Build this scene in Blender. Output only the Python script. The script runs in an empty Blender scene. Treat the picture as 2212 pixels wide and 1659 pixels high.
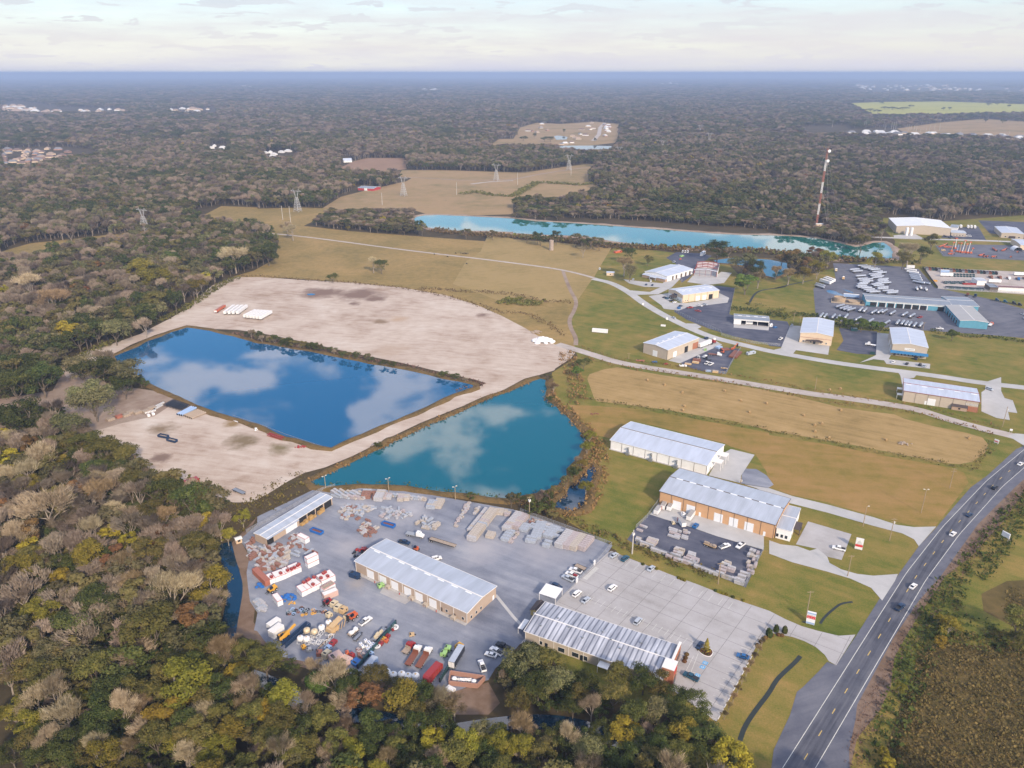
EXPO = 0.62; HAZE = 1.0e-4
import bpy, bmesh, math, random
from mathutils import Vector, Matrix, noise as mnoise
from mathutils.geometry import tessellate_polygon
R = math.radians
random.seed(7)
SC = bpy.context.scene
COL = SC.collection
# ---------------------------------------------------------------- camera
CAMH = 200.0
FPX, CX, CY = 1630.0, 1106.0, 829.5            # focal length in a 2212 px wide frame
PITCH = math.atan(672.5 / FPX)
cd = bpy.data.cameras.new('camera'); cam = bpy.data.objects.new('camera', cd); COL.objects.link(cam)
cam.location = (0, 0, CAMH)
cam.rotation_euler = (math.pi / 2 - PITCH, 0, R(0.1))
cd.sensor_width = 36; cd.lens = 36 * FPX / 2212
cd.clip_start = 1; cd.clip_end = 400000
SC.camera = cam
# ---------------------------------------------------------------- render, sky, sun
SC.view_settings.view_transform = 'Standard'; SC.view_settings.look = 'None'
SC.view_settings.exposure = EXPO; SC.view_settings.gamma = 1
SC.cycles.use_denoising = True
try: SC.cycles.denoiser = 'OPENIMAGEDENOISE'
except Exception: pass
SC.cycles.max_bounces = 5; SC.cycles.diffuse_bounces = 2; SC.cycles.glossy_bounces = 3
SC.cycles.volume_bounces = 1; SC.cycles.transparent_max_bounces = 6
SC.cycles.volume_step_rate = 10
SUN_AZ = 155.0     # compass bearing of the sun, the camera looks to bearing 0
SUN_EL = 30.0
sd = bpy.data.lights.new('sun', 'SUN'); sun = bpy.data.objects.new('sun', sd); COL.objects.link(sun)
sd.energy = 3.1; sd.angle = R(4); sd.color = (1.0, 0.83, 0.64)
sun.rotation_euler = (R(90 - SUN_EL), 0, R(180 - SUN_AZ))
W = bpy.data.worlds.new('World'); SC.world = W; W.use_nodes = True
nt = W.node_tree; N = nt.nodes; Lk = nt.links
for n in list(N): N.remove(n)
def nd(t, **k):
 n = N.new(t)
 for a, b in k.items(): setattr(n, a, b)
 return n
sky = nd('ShaderNodeTexSky', sky_type='NISHITA', sun_disc=False)
sky.sun_elevation = R(SUN_EL); sky.sun_rotation = R(SUN_AZ); sky.air_density = 1.0; sky.dust_density = 0.6; sky.ozone_density = 2.0
hs = nd('ShaderNodeHueSaturation'); hs.inputs['Saturation'].default_value = 1.3; hs.inputs['Value'].default_value = 1.0
Lk.new(sky.outputs[0], hs.inputs['Color'])
tc = nd('ShaderNodeTexCoord'); sx = nd('ShaderNodeSeparateXYZ'); Lk.new(tc.outputs['Generated'], sx.inputs[0])
def mth(op, a, b=None, c=None, clamp=False):
 m = nd('ShaderNodeMath', operation=op, use_clamp=clamp)
 for i, v in enumerate((a, b, c)):
  if v is None: continue
  if isinstance(v, (int, float)): m.inputs[i].default_value = v
  else: Lk.new(v, m.inputs[i])
 return m.outputs[0]
zz = mth('MAXIMUM', mth('ADD', sx.outputs['Z'], 0.12), 0.02)
px_ = mth('DIVIDE', sx.outputs['X'], zz); py_ = mth('DIVIDE', sx.outputs['Y'], zz)
cb = nd('ShaderNodeCombineXYZ'); Lk.new(px_, cb.inputs[0]); Lk.new(py_, cb.inputs[1]); cb.inputs[2].default_value = 4.2
nz = nd('ShaderNodeTexNoise'); nz.inputs['Scale'].default_value = 3.7; nz.inputs['Detail'].default_value = 6; nz.inputs['Roughness'].default_value = 0.5; nz.inputs['Distortion'].default_value = 0.25
Lk.new(cb.outputs[0], nz.inputs['Vector'])
mr = nd('ShaderNodeMapRange', interpolation_type='SMOOTHSTEP'); Lk.new(nz.outputs[0], mr.inputs['Value'])
mr.inputs['From Min'].default_value = 0.48; mr.inputs['From Max'].default_value = 0.585
# thin veil near the horizon, broken by streaks
st = nd('ShaderNodeTexNoise'); st.inputs['Scale'].default_value = 1.0; st.inputs['Detail'].default_value = 6; st.inputs['Roughness'].default_value = 0.6
mp = nd('ShaderNodeMapping'); mp.inputs['Scale'].default_value = (5, 5, 55); Lk.new(tc.outputs['Generated'], mp.inputs[0]); Lk.new(mp.outputs[0], st.inputs['Vector'])
veil = nd('ShaderNodeMapRange', interpolation_type='SMOOTHSTEP'); Lk.new(sx.outputs['Z'], veil.inputs['Value'])
veil.inputs['From Min'].default_value = 0.03; veil.inputs['From Max'].default_value = 0.24; veil.inputs['To Min'].default_value = 0.9; veil.inputs['To Max'].default_value = 0.0
vs = mth('ADD', veil.outputs[0], mth('MULTIPLY', mth('SUBTRACT', st.outputs[0], 0.5), mth('MULTIPLY', veil.outputs[0], 0.9)), clamp=True)
cm = mth('MAXIMUM', mth('MULTIPLY', mr.outputs[0], 0.95), vs)
rampc = nd('ShaderNodeValToRGB'); cr = rampc.color_ramp
zc = mth('MULTIPLY', sx.outputs['Z'], 4.0, clamp=True); Lk.new(zc, rampc.inputs[0])
cr.elements[0].position = 0.0; cr.elements[0].color = (3.75, 3.7, 4.2, 1)
cr.elements[1].position = 0.12; cr.elements[1].color = (4.15, 4.0, 4.05, 1)
e = cr.elements.new(0.32); e.color = (4.0, 4.2, 4.45, 1)
e = cr.elements.new(0.62); e.color = (7.6, 7.4, 7.6, 1)
e = cr.elements.new(1.0); e.color = (8.8, 8.2, 8.3, 1)
mxc = nd('ShaderNodeMix', data_type='RGBA'); Lk.new(cm, mxc.inputs['Factor']); Lk.new(hs.outputs[0], mxc.inputs['A']); mxg = nd('ShaderNodeMix', data_type='RGBA', blend_type='MULTIPLY'); gfac = nd('ShaderNodeMapRange'); Lk.new(nz.outputs[0], gfac.inputs[0]); gfac.inputs['From Min'].default_value = .38; gfac.inputs['From Max'].default_value = .62; gfac.inputs['To Min'].default_value = 0.0; gfac.inputs['To Max'].default_value = 1.0
gf2 = mth('MULTIPLY', gfac.outputs[0], mth('MULTIPLY', mth('SUBTRACT', sx.outputs['Z'], .02), 14.0, clamp=True))
gcol = nd('ShaderNodeMix', data_type='RGBA'); Lk.new(st.outputs[0], gcol.inputs['Factor']); gcol.inputs['A'].default_value = (.74, .80, .88, 1); gcol.inputs['B'].default_value = (1.12, 1.08, 1.06, 1)
Lk.new(gf2, mxg.inputs['Factor']); Lk.new(rampc.outputs[0], mxg.inputs['A']); Lk.new(gcol.outputs['Result'], mxg.inputs['B']); Lk.new(mxg.outputs['Result'], mxc.inputs['B'])
bgn = nd('ShaderNodeBackground'); bgn.inputs['Strength'].default_value = 0.13
Lk.new(mxc.outputs['Result'], bgn.inputs['Color'])
wo = nd('ShaderNodeOutputWorld'); Lk.new(bgn.outputs[0], wo.inputs['Surface'])
# ---------------------------------------------------------------- photograph coordinates -> points on the ground
TILES = {'U': (0, 0, .576), 'E': (2380, 1960, 4.608), 'F': (920, 2040, 4.608), 'G': (920, 1840, 4.608), 'H': (980, 2280, 4.608),
         'I': (1420, 2280, 4.608), 'J': (1240, 1800, 4.608), 'K': (1700, 1840, 4.608), 'L': (2380, 1820, 4.608), 'M': (2100, 2040, 9.217),
         'N': (3040, 940, 4.608), 'O': (3360, 880, 4.608), 'Q': (2480, 880, 4.608), 'R': (500, 1460, 4.608), 'S': (2440, 1200, 4.608)}
for r_, y0 in zip('ABCD', (200, 800, 1440, 2160)):
 for c_ in range(4): TILES[r_ + str(c_)] = (960 * c_, y0, 2.3042)
cP, sP = math.cos(PITCH), math.sin(PITCH)
def upx(t, a, b):
 x0, y0, k = TILES[t]
 return (x0 + a / k) * .576, (y0 + b / k) * .576
def gnd(x, y, z=0.0):
 u = (x - CX) / FPX; v = -(y - CY) / FPX
 d = (u, cP + v * sP, -sP + v * cP); t = (CAMH - z) / -d[2]
 return Vector((d[0] * t, d[1] * t, z))
def P(t, a, b, z=0.0):
 return gnd(*upx(t, a, b), z)
def proj(p):
 dx, dy, dz = p[0], p[1], p[2] - CAMH
 w = dy * cP - dz * sP
 return CX + FPX * dx / w, CY - FPX * (dy * sP + dz * cP) / w
def pts(s, z=0.0):
 out = []; t = 'U'; q = []
 for w in s.split():
  if w in TILES: t = w
  else:
   q.append(float(w))
   if len(q) == 2: out.append(P(t, q[0], q[1], z)); q = []
 return out
def hgt(base, toppx):
 """height at which the vertical line over base reaches the pixel row of toppx"""
 lo, hi = 0.0, 190.0; ty = upx(*toppx)[1]
 for _ in range(40):
  m = (lo + hi) / 2
  if proj((base.x, base.y, m))[1] > ty: lo = m
  else: hi = m
 return lo
# ---------------------------------------------------------------- materials
MATS = {}
def mat(name, col, rough=0.7, metal=0.0, var=0.12, scale=0.6, bump=0.0, col2=None, spec=0.4, rnd=0.0, emit=0):
 if name in MATS: return MATS[name]
 m = bpy.data.materials.new(name); m.use_nodes = True; t = m.node_tree; b = t.nodes['Principled BSDF']
 b.inputs['Roughness'].default_value = rough; b.inputs['Metallic'].default_value = metal
 b.inputs['Specular IOR Level'].default_value = spec
 tcn = t.nodes.new('ShaderNodeTexCoord')
 n = t.nodes.new('ShaderNodeTexNoise'); n.inputs['Scale'].default_value = scale; n.inputs['Detail'].default_value = 4
 t.links.new(tcn.outputs['Object'], n.inputs['Vector'])
 r = t.nodes.new('ShaderNodeValToRGB'); r.color_ramp.elements[0].position = 0.3; r.color_ramp.elements[1].position = 0.7
 c2 = col2 or tuple(min(1, c * (1 + var)) for c in col); c1 = col if col2 else tuple(c * (1 - var) for c in col)
 r.color_ramp.elements[0].color = (*c1, 1); r.color_ramp.elements[1].color = (*c2, 1)
 t.links.new(n.outputs[0], r.inputs[0]); outc = r.outputs[0]
 if rnd:
  oi = t.nodes.new('ShaderNodeObjectInfo'); h = t.nodes.new('ShaderNodeHueSaturation')
  mr_ = t.nodes.new('ShaderNodeMapRange'); mr_.inputs['To Min'].default_value = 1 - rnd; mr_.inputs['To Max'].default_value = 1 + rnd
  t.links.new(oi.outputs['Random'], mr_.inputs[0]); t.links.new(mr_.outputs[0], h.inputs['Value'])
  m2 = t.nodes.new('ShaderNodeMath'); m2.operation = 'MULTIPLY'; m2.inputs[1].default_value = 7.31
  m3 = t.nodes.new('ShaderNodeMath'); m3.operation = 'FRACT'; t.links.new(oi.outputs['Random'], m2.inputs[0]); t.links.new(m2.outputs[0], m3.inputs[0])
  mh = t.nodes.new('ShaderNodeMapRange'); mh.inputs['To Min'].default_value = 0.5 - rnd * .08; mh.inputs['To Max'].default_value = 0.5 + rnd * .05
  t.links.new(m3.outputs[0], mh.inputs[0]); t.links.new(mh.outputs[0], h.inputs['Hue'])
  t.links.new(outc, h.inputs['Color']); outc = h.outputs[0]
 t.links.new(outc, b.inputs['Base Color'])
 if bump:
  bp = t.nodes.new('ShaderNodeBump'); bp.inputs['Strength'].default_value = bump; bp.inputs['Distance'].default_value = 0.2
  t.links.new(n.outputs[0], bp.inputs['Height']); t.links.new(bp.outputs[0], b.inputs['Normal'])
 if emit:
  b.inputs['Emission Color'].default_value = (*col, 1); b.inputs['Emission Strength'].default_value = emit
 MATS[name] = m; return m
def land(name, stops, big=0.012, mid=0.12, fine=1.2, rough=0.95, mix=(0.55, 0.3, 0.15), streak=None, sstr=0.25, patches=()):
 """ground material: a colour ramp driven by three octaves of noise, optional mowing or wheel streaks
 (scale, angle, stretch) and patches (x, y, radius, colour, amount)"""
 m = bpy.data.materials.new(name); m.use_nodes = True; t = m.node_tree; b = t.nodes['Principled BSDF']
 b.inputs['Roughness'].default_value = rough; b.inputs['Specular IOR Level'].default_value = 0.15
 L = t.links
 tcn = t.nodes.new('ShaderNodeTexCoord'); pos = tcn.outputs['Object']
 def mm(op, a, c, cl=False):
  q = t.nodes.new('ShaderNodeMath'); q.operation = op; q.use_clamp = cl
  for i, v in enumerate((a, c)):
   if v is None: continue
   if isinstance(v, (int, float)): q.inputs[i].default_value = v
   else: L.new(v, q.inputs[i])
  return q.outputs[0]
 def nz_(s, det=4, vec=pos, dist=0.0):
  n = t.nodes.new('ShaderNodeTexNoise'); n.inputs['Scale'].default_value = s; n.inputs['Detail'].default_value = det; n.inputs['Distortion'].default_value = dist
  n.inputs['Roughness'].default_value = 0.6
  L.new(vec, n.inputs['Vector']); return n.outputs[0]
 f = mm('ADD', mm('MULTIPLY', nz_(big, 3, dist=0.6), mix[0]), mm('ADD', mm('MULTIPLY', nz_(mid), mix[1]), mm('MULTIPLY', nz_(fine, 3), mix[2])))
 if streak:
  mpn = t.nodes.new('ShaderNodeMapping'); mpn.vector_type = 'TEXTURE'; mpn.inputs['Rotation'].default_value = (0, 0, R(streak[1])); mpn.inputs['Scale'].default_value = (streak[2], 1, 1)
  L.new(pos, mpn.inputs[0]); s_ = nz_(streak[0], 3, mpn.outputs[0], 0.3)
  f = mm('ADD', f, mm('MULTIPLY', mm('SUBTRACT', s_, 0.5), sstr))
 f = mm('MULTIPLY', mm('SUBTRACT', f, 0.32), 1 / 0.36, True)
 r = t.nodes.new('ShaderNodeValToRGB'); L.new(f, r.inputs[0])
 el = r.color_ramp.elements; n_ = len(stops)
 el[0].position = 0; el[0].color = (*stops[0], 1); el[1].position = 1; el[1].color = (*stops[-1], 1)
 for i in range(1, n_ - 1): e = el.new(i / (n_ - 1)); e.color = (*stops[i], 1)
 oc = r.outputs[0]
 for (x, y, rad, colr, amt) in patches:
  v = t.nodes.new('ShaderNodeVectorMath'); v.operation = 'DISTANCE'; L.new(pos, v.inputs[0]); v.inputs[1].default_value = (x, y, 0)
  dd = mm('ADD', mm('DIVIDE', v.outputs['Value'], rad), mm('MULTIPLY', mm('SUBTRACT', nz_(1.2 / rad, 4), 0.5), 1.6))
  k_ = mm('MULTIPLY', mm('SUBTRACT', 1.0, dd, True), amt * 1.6, True)
  mx = t.nodes.new('ShaderNodeMix'); mx.data_type = 'RGBA'; L.new(k_, mx.inputs['Factor']); L.new(oc, mx.inputs['A']); mx.inputs['B'].default_value = (*colr, 1)
  oc = mx.outputs['Result']
 L.new(oc, b.inputs['Base Color'])
 return m
# ---------------------------------------------------------------- objects
def tag(o, label=None, cat=None, group=None, kind=None):
 if label: o['label'] = label
 if cat: o['category'] = cat
 if group: o['group'] = group
 if kind: o['kind'] = kind
 return o
def thing(name, label, cat, loc=(0, 0, 0), rz=0.0, group=None):
 o = bpy.data.objects.new(name, None); COL.objects.link(o); o.empty_display_size = 1
 o.location = loc; o.rotation_euler = (0, 0, rz); return tag(o, label, cat, group)
class MB:
 def __init__(s): s.v = []; s.f = []; s.m = []; s.mi = 0
 def add(s, vs, fs):
  n = len(s.v); s.v += [tuple(v) for v in vs]; s.f += [tuple(i + n for i in f) for f in fs]; s.m += [s.mi] * len(fs); return s
 def quad(s, a, b, c, d): return s.add([a, b, c, d], [(0, 1, 2, 3)])
 def box(s, x0, x1, y0, y1, z0, z1, M=None):
  vs = [Vector(p) for p in ((x0, y0, z0), (x1, y0, z0), (x1, y1, z0), (x0, y1, z0), (x0, y0, z1), (x1, y0, z1), (x1, y1, z1), (x0, y1, z1))]
  if M is not None: vs = [M @ v for v in vs]
  return s.add(vs, [(0, 3, 2, 1), (4, 5, 6, 7), (0, 1, 5, 4), (1, 2, 6, 5), (2, 3, 7, 6), (3, 0, 4, 7)])
 def bar(s, a, b, w, h=None):
  a = Vector(a); b = Vector(b); h = h or w; d = (b - a); L = d.length
  if L < 1e-6: return s
  q = d.to_track_quat('X', 'Z').to_matrix().to_4x4(); M = Matrix.Translation(a) @ q
  return s.box(0, L, -w / 2, w / 2, -h / 2, h / 2, M)
 def tube(s, a, b, r0, r1=None, n=8, cap=True):
  a = Vector(a); b = Vector(b); r1 = r0 if r1 is None else r1; d = b - a
  if d.length < 1e-6: return s
  q = d.to_track_quat('Z', 'Y').to_matrix(); vs = []
  for c, r in ((a, r0), (b, r1)):
   for i in range(n):
    t = 2 * math.pi * i / n; vs.append(c + q @ Vector((math.cos(t) * r, math.sin(t) * r, 0)))
  fs = [(i, (i + 1) % n, n + (i + 1) % n, n + i) for i in range(n)]
  if cap: fs += [tuple(range(n - 1, -1, -1)), tuple(range(n, 2 * n))]
  return s.add(vs, fs)
 def lathe(s, prof, c=(0, 0, 0), n=12, M=None):
  vs = []; fs = []
  for r, z in prof:
   for i in range(n):
    t = 2 * math.pi * i / n; v = Vector((c[0] + math.cos(t) * r, c[1] + math.sin(t) * r, c[2] + z)); vs.append(M @ v if M is not None else v)
  for k in range(len(prof) - 1):
   for i in range(n): fs.append((k * n + i, k * n + (i + 1) % n, (k + 1) * n + (i + 1) % n, (k + 1) * n + i))
  return s.add(vs, fs)
 def prism(s, poly, y0, y1, M=None):
  """poly in the x-z plane, pushed along y"""
  n = len(poly); vs = [Vector((x, y0, z)) for x, z in poly] + [Vector((x, y1, z)) for x, z in poly]
  if M is not None: vs = [M @ v for v in vs]
  return s.add(vs, [tuple(range(n)), tuple(range(2 * n - 1, n - 1, -1))] + [(i, n + i, n + (i + 1) % n, (i + 1) % n) for i in range(n)])
 def mesh(s, name, mats):
  me = bpy.data.meshes.new(name); me.from_pydata(s.v, [], s.f); mats = mats if isinstance(mats, (list, tuple)) else [mats]
  for m in mats: me.materials.append(m)
  if len(mats) > 1: me.polygons.foreach_set('material_index', s.m)
  me.update(); return me
 def build(s, name, mats, parent=None, loc=None, smooth=False):
  me = s.mesh(name, mats)
  if smooth: me.polygons.foreach_set('use_smooth', [True] * len(me.polygons))
  o = bpy.data.objects.new(name, me); COL.objects.link(o)
  if parent: o.parent = parent
  if loc is not None: o.location = loc
  return o
def copytree(o, loc, rz, label=None, group=None, sc=None):
 c = o.copy(); COL.objects.link(c); c.location = loc; c.rotation_euler = (0, 0, rz)
 if sc is not None: c.scale = sc if isinstance(sc, (tuple, list)) else (sc, sc, sc)
 if label: c['label'] = label
 if group: c['group'] = group
 for ch in list(o.children):
  d = ch.copy(); COL.objects.link(d); d.parent = c
  for g in list(ch.children):
   e_ = g.copy(); COL.objects.link(e_); e_.parent = d
 return c
def heading(a, b): return math.atan2(b.y - a.y, b.x - a.x)
ORD = ['first', 'second', 'third', 'fourth', 'fifth', 'sixth', 'seventh', 'eighth', 'ninth', 'tenth', 'eleventh', 'twelfth', 'thirteenth', 'fourteenth', 'fifteenth', 'sixteenth', 'seventeenth', 'eighteenth', 'nineteenth', 'twentieth']
ORD += ['twenty-' + w for w in ORD[:9]] + ['thirtieth'] + ['thirty-' + w for w in ORD[:9]]
def nth(i, n, end='left'):
 a, b, c, d = (' from left', ' from right', 'leftmost', 'rightmost') if end == 'left' else (' from near end', ' from far end', 'nearest', 'farthest')
 if n == 1: return ''
 if i == 0: return c
 if i == n - 1: return d
 return ORD[i] + a if i <= n // 2 else ORD[n - 1 - i] + b
# ---------------------------------------------------------------- land sheets
def sheet(name, outline, z, m, kind='structure'):
 ps = pts(outline) if isinstance(outline, str) else outline
 ps = [Vector((p.x, p.y, 0)) for p in ps]
 tr = tessellate_polygon([ps])
 me = bpy.data.meshes.new(name)
 fs = []
 for t in tr:
  a, b, c = (ps[i] for i in t)
  fs.append(t if (b - a).cross(c - a).z > 0 else (t[0], t[2], t[1]))
 me.from_pydata([(p.x, p.y, z) for p in ps], [], fs); me.materials.append(m); me.update()
 o = bpy.data.objects.new(name, me); COL.objects.link(o); tag(o, kind=kind); return o
def smooth(ps, it=2, closed=False):
 for _ in range(it):
  q = []
  n = len(ps)
  for i in range(n if closed else n - 1):
   a, b = ps[i], ps[(i + 1) % n]; q += [a * .75 + b * .25, a * .25 + b * .75]
  if not closed: q = [ps[0]] + q + [ps[-1]]
  ps = q
 return ps
def ribpts(ps, w, off=0.0):
 L_, R_ = [], []
 for i, p in enumerate(ps):
  d = (ps[min(i + 1, len(ps) - 1)] - ps[max(i - 1, 0)]); d.z = 0; d.normalize(); nrm = Vector((-d.y, d.x, 0))
  L_.append(p + nrm * (off + w / 2)); R_.append(p + nrm * (off - w / 2))
 return L_, R_
def ribbon(name, ps, w, z, m, off=0.0, kind='structure', parent=None):
 ps = pts(ps) if isinstance(ps, str) else ps
 A, B = ribpts(ps, w, off); mb = MB()
 mb.add([(p.x, p.y, z) for p in A] + [(p.x, p.y, z) for p in B], [(i, len(A) + i, len(A) + i + 1, i + 1) for i in range(len(A) - 1)])
 o = mb.build(name, m, parent)
 if not parent: tag(o, kind=kind)
 return o
def wiggle(ps, amp, step, closed=True, seed=0):
 q = []; n = len(ps)
 for i in range(n if closed else n - 1):
  a, b = ps[i], ps[(i + 1) % n]; L = (b - a).length; k = max(1, int(L / step))
  for j in range(k): q.append(a.lerp(b, j / k))
 if not closed: q.append(ps[-1])
 return [p + Vector((mnoise.noise(Vector((p.x * .09, p.y * .09, seed))), mnoise.noise(Vector((p.x * .09, p.y * .09, seed + 9))), 0)) * amp for p in q]
M_floor = land('forest_floor', [(.035, .026, .014), (.06, .047, .024), (.085, .062, .032), (.06, .055, .025)], .02, .3, 2)
M_grass = land('lawn_grass', [(.065, .095, .014), (.125, .135, .024), (.22, .17, .045), (.32, .205, .072)], .016, .10, 1.6, streak=(.25, -33, 7), sstr=.22, mix=(.42, .3, .28))
M_hay = land('hay_stubble', [(.215, .15, .055), (.30, .205, .082), (.36, .245, .105), (.41, .28, .13)], .02, .13, 1.5, streak=(.32, -31, 12), sstr=.4, mix=(.42, .3, .28))
M_field = land('brown_grass', [(.13, .115, .026), (.225, .16, .04), (.30, .185, .065), (.33, .205, .08)], .018, .12, 1.5, streak=(.2, -10, 9), sstr=.25, mix=(.42, .3, .28))
M_past = land('pasture_grass', [(.12, .098, .032), (.215, .16, .055), (.30, .205, .077), (.36, .24, .10)], .014, .16, 1.1, mix=(.42, .3, .28))
M_pale = land('mown_pasture', [(.21, .16, .06), (.28, .205, .08), (.33, .235, .1), (.28, .215, .08)], .02, .15, 1.5, streak=(.2, 20, 6), sstr=.2, mix=(.42, .3, .28))
M_farf = land('far_pasture', [(.15, .13, .05), (.26, .19, .09), (.33, .225, .12), (.25, .2, .08)], .008, .05, .4)
M_red = land('ploughed_field', [(.22, .14, .09), (.27, .17, .11), (.3, .2, .13)], .01, .06, .4)
M_yel = land('yellow_field', [(.2, .24, .05), (.33, .33, .07), (.4, .38, .08), (.25, .27, .07)], .004, .03, .3)
mud = (.2, .135, .105)
def pw(t, a, b): p = P(t, a, b); return p.x, p.y
M_lime = land('crushed_limestone', [(.30, .215, .155), (.43, .34, .275), (.51, .425, .355), (.57, .505, .44)], .02, .11, 1.3, streak=(.3, -14, 6), sstr=.34,
 patches=((*pw('B1', 560, 690), 24, mud, 1.2), (*pw('B1', 900, 700), 26, mud, 1.1), (*pw('B1', 1020, 740), 12, mud, 1.0), (*pw('B1', 840, 780), 8, mud, .8), (*pw('B1', 1060, 940), 9, (.24, .17, .11), .9),
             (*pw('B1', 1230, 915), 13, (.42, .3, .2), .5), (*pw('B1', 1150, 1170), 18, (.4, .3, .22), .5), (*pw('B1', 1950, 880), 8, mud, .7), (*pw('C0', 1380, 640), 7, mud, .8),
             (*pw('R', 1850, 900), 12, (.2, .15, .09), .9), (*pw('R', 1700, 590), 7, (.25, .17, .08), .9), (*pw('R', 480, 690), 10, (.23, .17, .11), .8), (*pw('R', 450, 1190), 7, (.2, .14, .11), .8), (*pw('C1', 200, 560), 9, (.2, .16, .09), .8)))
M_road1 = land('limestone_road', [(.32, .27, .235), (.42, .37, .335), (.5, .45, .42)], .05, .3, 2, streak=(.5, -20, 8), sstr=.3)
M_yard = land('grey_gravel', [(.135, .15, .195), (.195, .21, .255), (.25, .265, .31), (.33, .34, .37)], .024, .13, 1.6, streak=(.22, -30, 8), sstr=.42,
 patches=((*pw('K', 500, 1000), 16, (.36, .35, .37), .6), (*pw('K', 1500, 1050), 18, (.34, .335, .36), .5), (*pw('J', 1350, 500), 16, (.37, .365, .39), .6), (*pw('J', 900, 950), 16, (.33, .33, .36), .5), (*pw('G', 1750, 950), 12, (.35, .34, .36), .5),
             (*pw('J', 380, 450), 10, (.37, .36, .38), .5), (*pw('I', 1800, 900), 14, (.12, .14, .19), .6), (*pw('D1', 860, 80), 7, (.33, .3, .28), .5)))
M_conc = land('concrete_paving', [(.3, .285, .275), (.37, .355, .35), (.415, .4, .4), (.45, .44, .445)], .03, .16, 1.8, mix=(.45, .35, .2), streak=(.16, -34, 6), sstr=.35)
M_conc2 = land('pale_concrete', [(.36, .355, .345), (.43, .425, .42), (.5, .49, .48)], .05, .2, 2)
M_asph = land('worn_asphalt', [(.062, .067, .088), (.098, .103, .128), (.14, .143, .165)], .03, .2, 2.2, streak=(.75, 49, 26), sstr=.75)
M_asph2 = land('dark_asphalt', [(.05, .056, .085), (.075, .082, .115), (.105, .11, .145), (.15, .155, .18)], .03, .16, 1.6, streak=(.25, -30, 6), sstr=.4)
M_asph3 = land('trailer_yard_asphalt', [(.085, .09, .12), (.13, .135, .165), (.175, .178, .205)], .03, .16, 1.4, streak=(.3, 20, 8), sstr=.4)
M_brown = land('bank_soil', [(.11, .07, .045), (.165, .11, .075), (.22, .155, .115), (.17, .13, .08)], .05, .3, 2)
M_dirt = land('dirt', [(.19, .135, .095), (.26, .19, .145), (.33, .26, .21), (.24, .18, .12)], .03, .2, 2)
M_weed = land('weedy_bank', [(.05, .042, .018), (.10, .07, .03), (.17, .11, .045), (.08, .075, .025)], .1, .6, 3, mix=(.35, .35, .3))
M_scrub = land('scrub_floor', [(.06, .05, .018), (.115, .085, .03), (.17, .115, .045)], .04, .3, 2)
M_green = land('damp_grass', [(.045, .065, .014), (.075, .09, .02), (.11, .105, .03)], .04, .3, 2)
M_line = mat('road_paint', (.6, .6, .56), .8, var=.15, scale=1.5)
M_yline = mat('yellow_road_paint', (.55, .4, .13), .8, var=.15, scale=1.5)
g = 300000
gm = MB(); gm.quad((-g, -2000, 0), (g, -2000, 0), (g, g, 0), (-g, g, 0)); gr = gm.build('ground', M_floor); tag(gr, kind='structure')
GRASS = 'U 1245 770 1190 805 1184 845 1215 885 1262 930 1268 960 1255 1000 1270 1060 1240 1105 1180 1100 1330 1190 1300 1250 1140 1390 1180 1420 1300 1500 1540 1560 1600 1700 2400 1700 2400 460 2200 465 2000 480 1905 470 1900 490 1930 520 1925 560 1860 560 1760 590 1600 600 1560 560 1330 530 1310 545 1240 640 1225 700 1236 745'
sheet('grass', GRASS, .03, M_grass)
PAST = 'U 560 478 760 500 1000 518 1100 525 1310 545 1280 600 1240 650 1228 700 1240 752 1190 745 1130 708 1050 668 960 638 870 622 750 611 620 601 540 600 500 598 545 585 590 560 600 520'
sheet('field', PAST, .04, M_past)
sheet('field', 'B1 2000 170 2212 220 B2 0 225 700 275 850 295 690 560 560 745 300 770 B1 2100 760 1690 610 1800 420 1930 330', .06, M_pale)
HAY = 'B2 640 1430 660 1390 780 1350 900 1330 1300 1400 1900 1480 2212 1530 C3 0 65 200 98 600 200 900 240 1080 260 1170 300 1400 360 1700 420 1840 460 1890 520 1860 600 1750 670 1640 690 1500 680 1200 620 800 540 400 470 0 400 C2 1900 320 1300 220 900 170 720 150 B2 700 1600'
sheet('field', HAY, .06, M_hay)
LOWF = 'C2 480 180 700 190 1000 210 1500 290 2212 420 C3 0 440 500 520 1000 620 1560 720 1680 760 1720 850 1640 960 1440 1220 1200 1215 800 1110 500 1020 200 960 0 890 C2 2190 760 2090 600 1880 540 1820 510 1020 310 840 470 700 440'
sheet('field', LOWF, .05, M_field)
FARG = 'C3 1240 1500 1000 1640 700 1560 600 1500'
for nm, s_, m_ in (('field', 'A1 690 1000 840 930 950 905 1270 905 1290 1000 1060 1030 900 1010', M_red),
                   ('pasture', 'A1 560 1340 720 1240 1000 1170 1290 1105 1330 1080 1220 1060 1250 1010 1500 1010 1700 1012 2212 1030 A2 100 1030 300 1000 640 955 720 960 640 1010 650 1100 760 1160 640 1190 400 1240 0 1250 A1 2212 1390 1900 1400 1480 1395 1300 1340 1000 1340 700 1350', M_farf),
                   ('pasture', 'B0 0 330 250 260 500 235 800 200 1250 150 1400 130 1660 60 1900 -62 2212 -50 B1 0 -40 400 -50 620 -40 500 60 400 110 0 90 B0 2200 90 1700 130 1400 170 900 215 600 260 300 330 0 400', M_past),
                   ('pasture', 'A2 0 740 60 640 200 600 420 610 700 590 910 610 900 770 640 800 0 790 A1 2212 790 2000 800 2090 740', M_farf),
                   ('field', 'A3 690 430 1000 420 1500 416 2212 440 2700 440 2700 500 1900 512 1500 524 1000 527 870 520', M_yel),
                   ('pasture', 'A3 1100 650 1450 600 1850 565 2212 590 2700 600 2700 760 1900 712 1500 700 1200 700', M_farf)):
 sheet(nm, s_, .05, m_)
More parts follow.
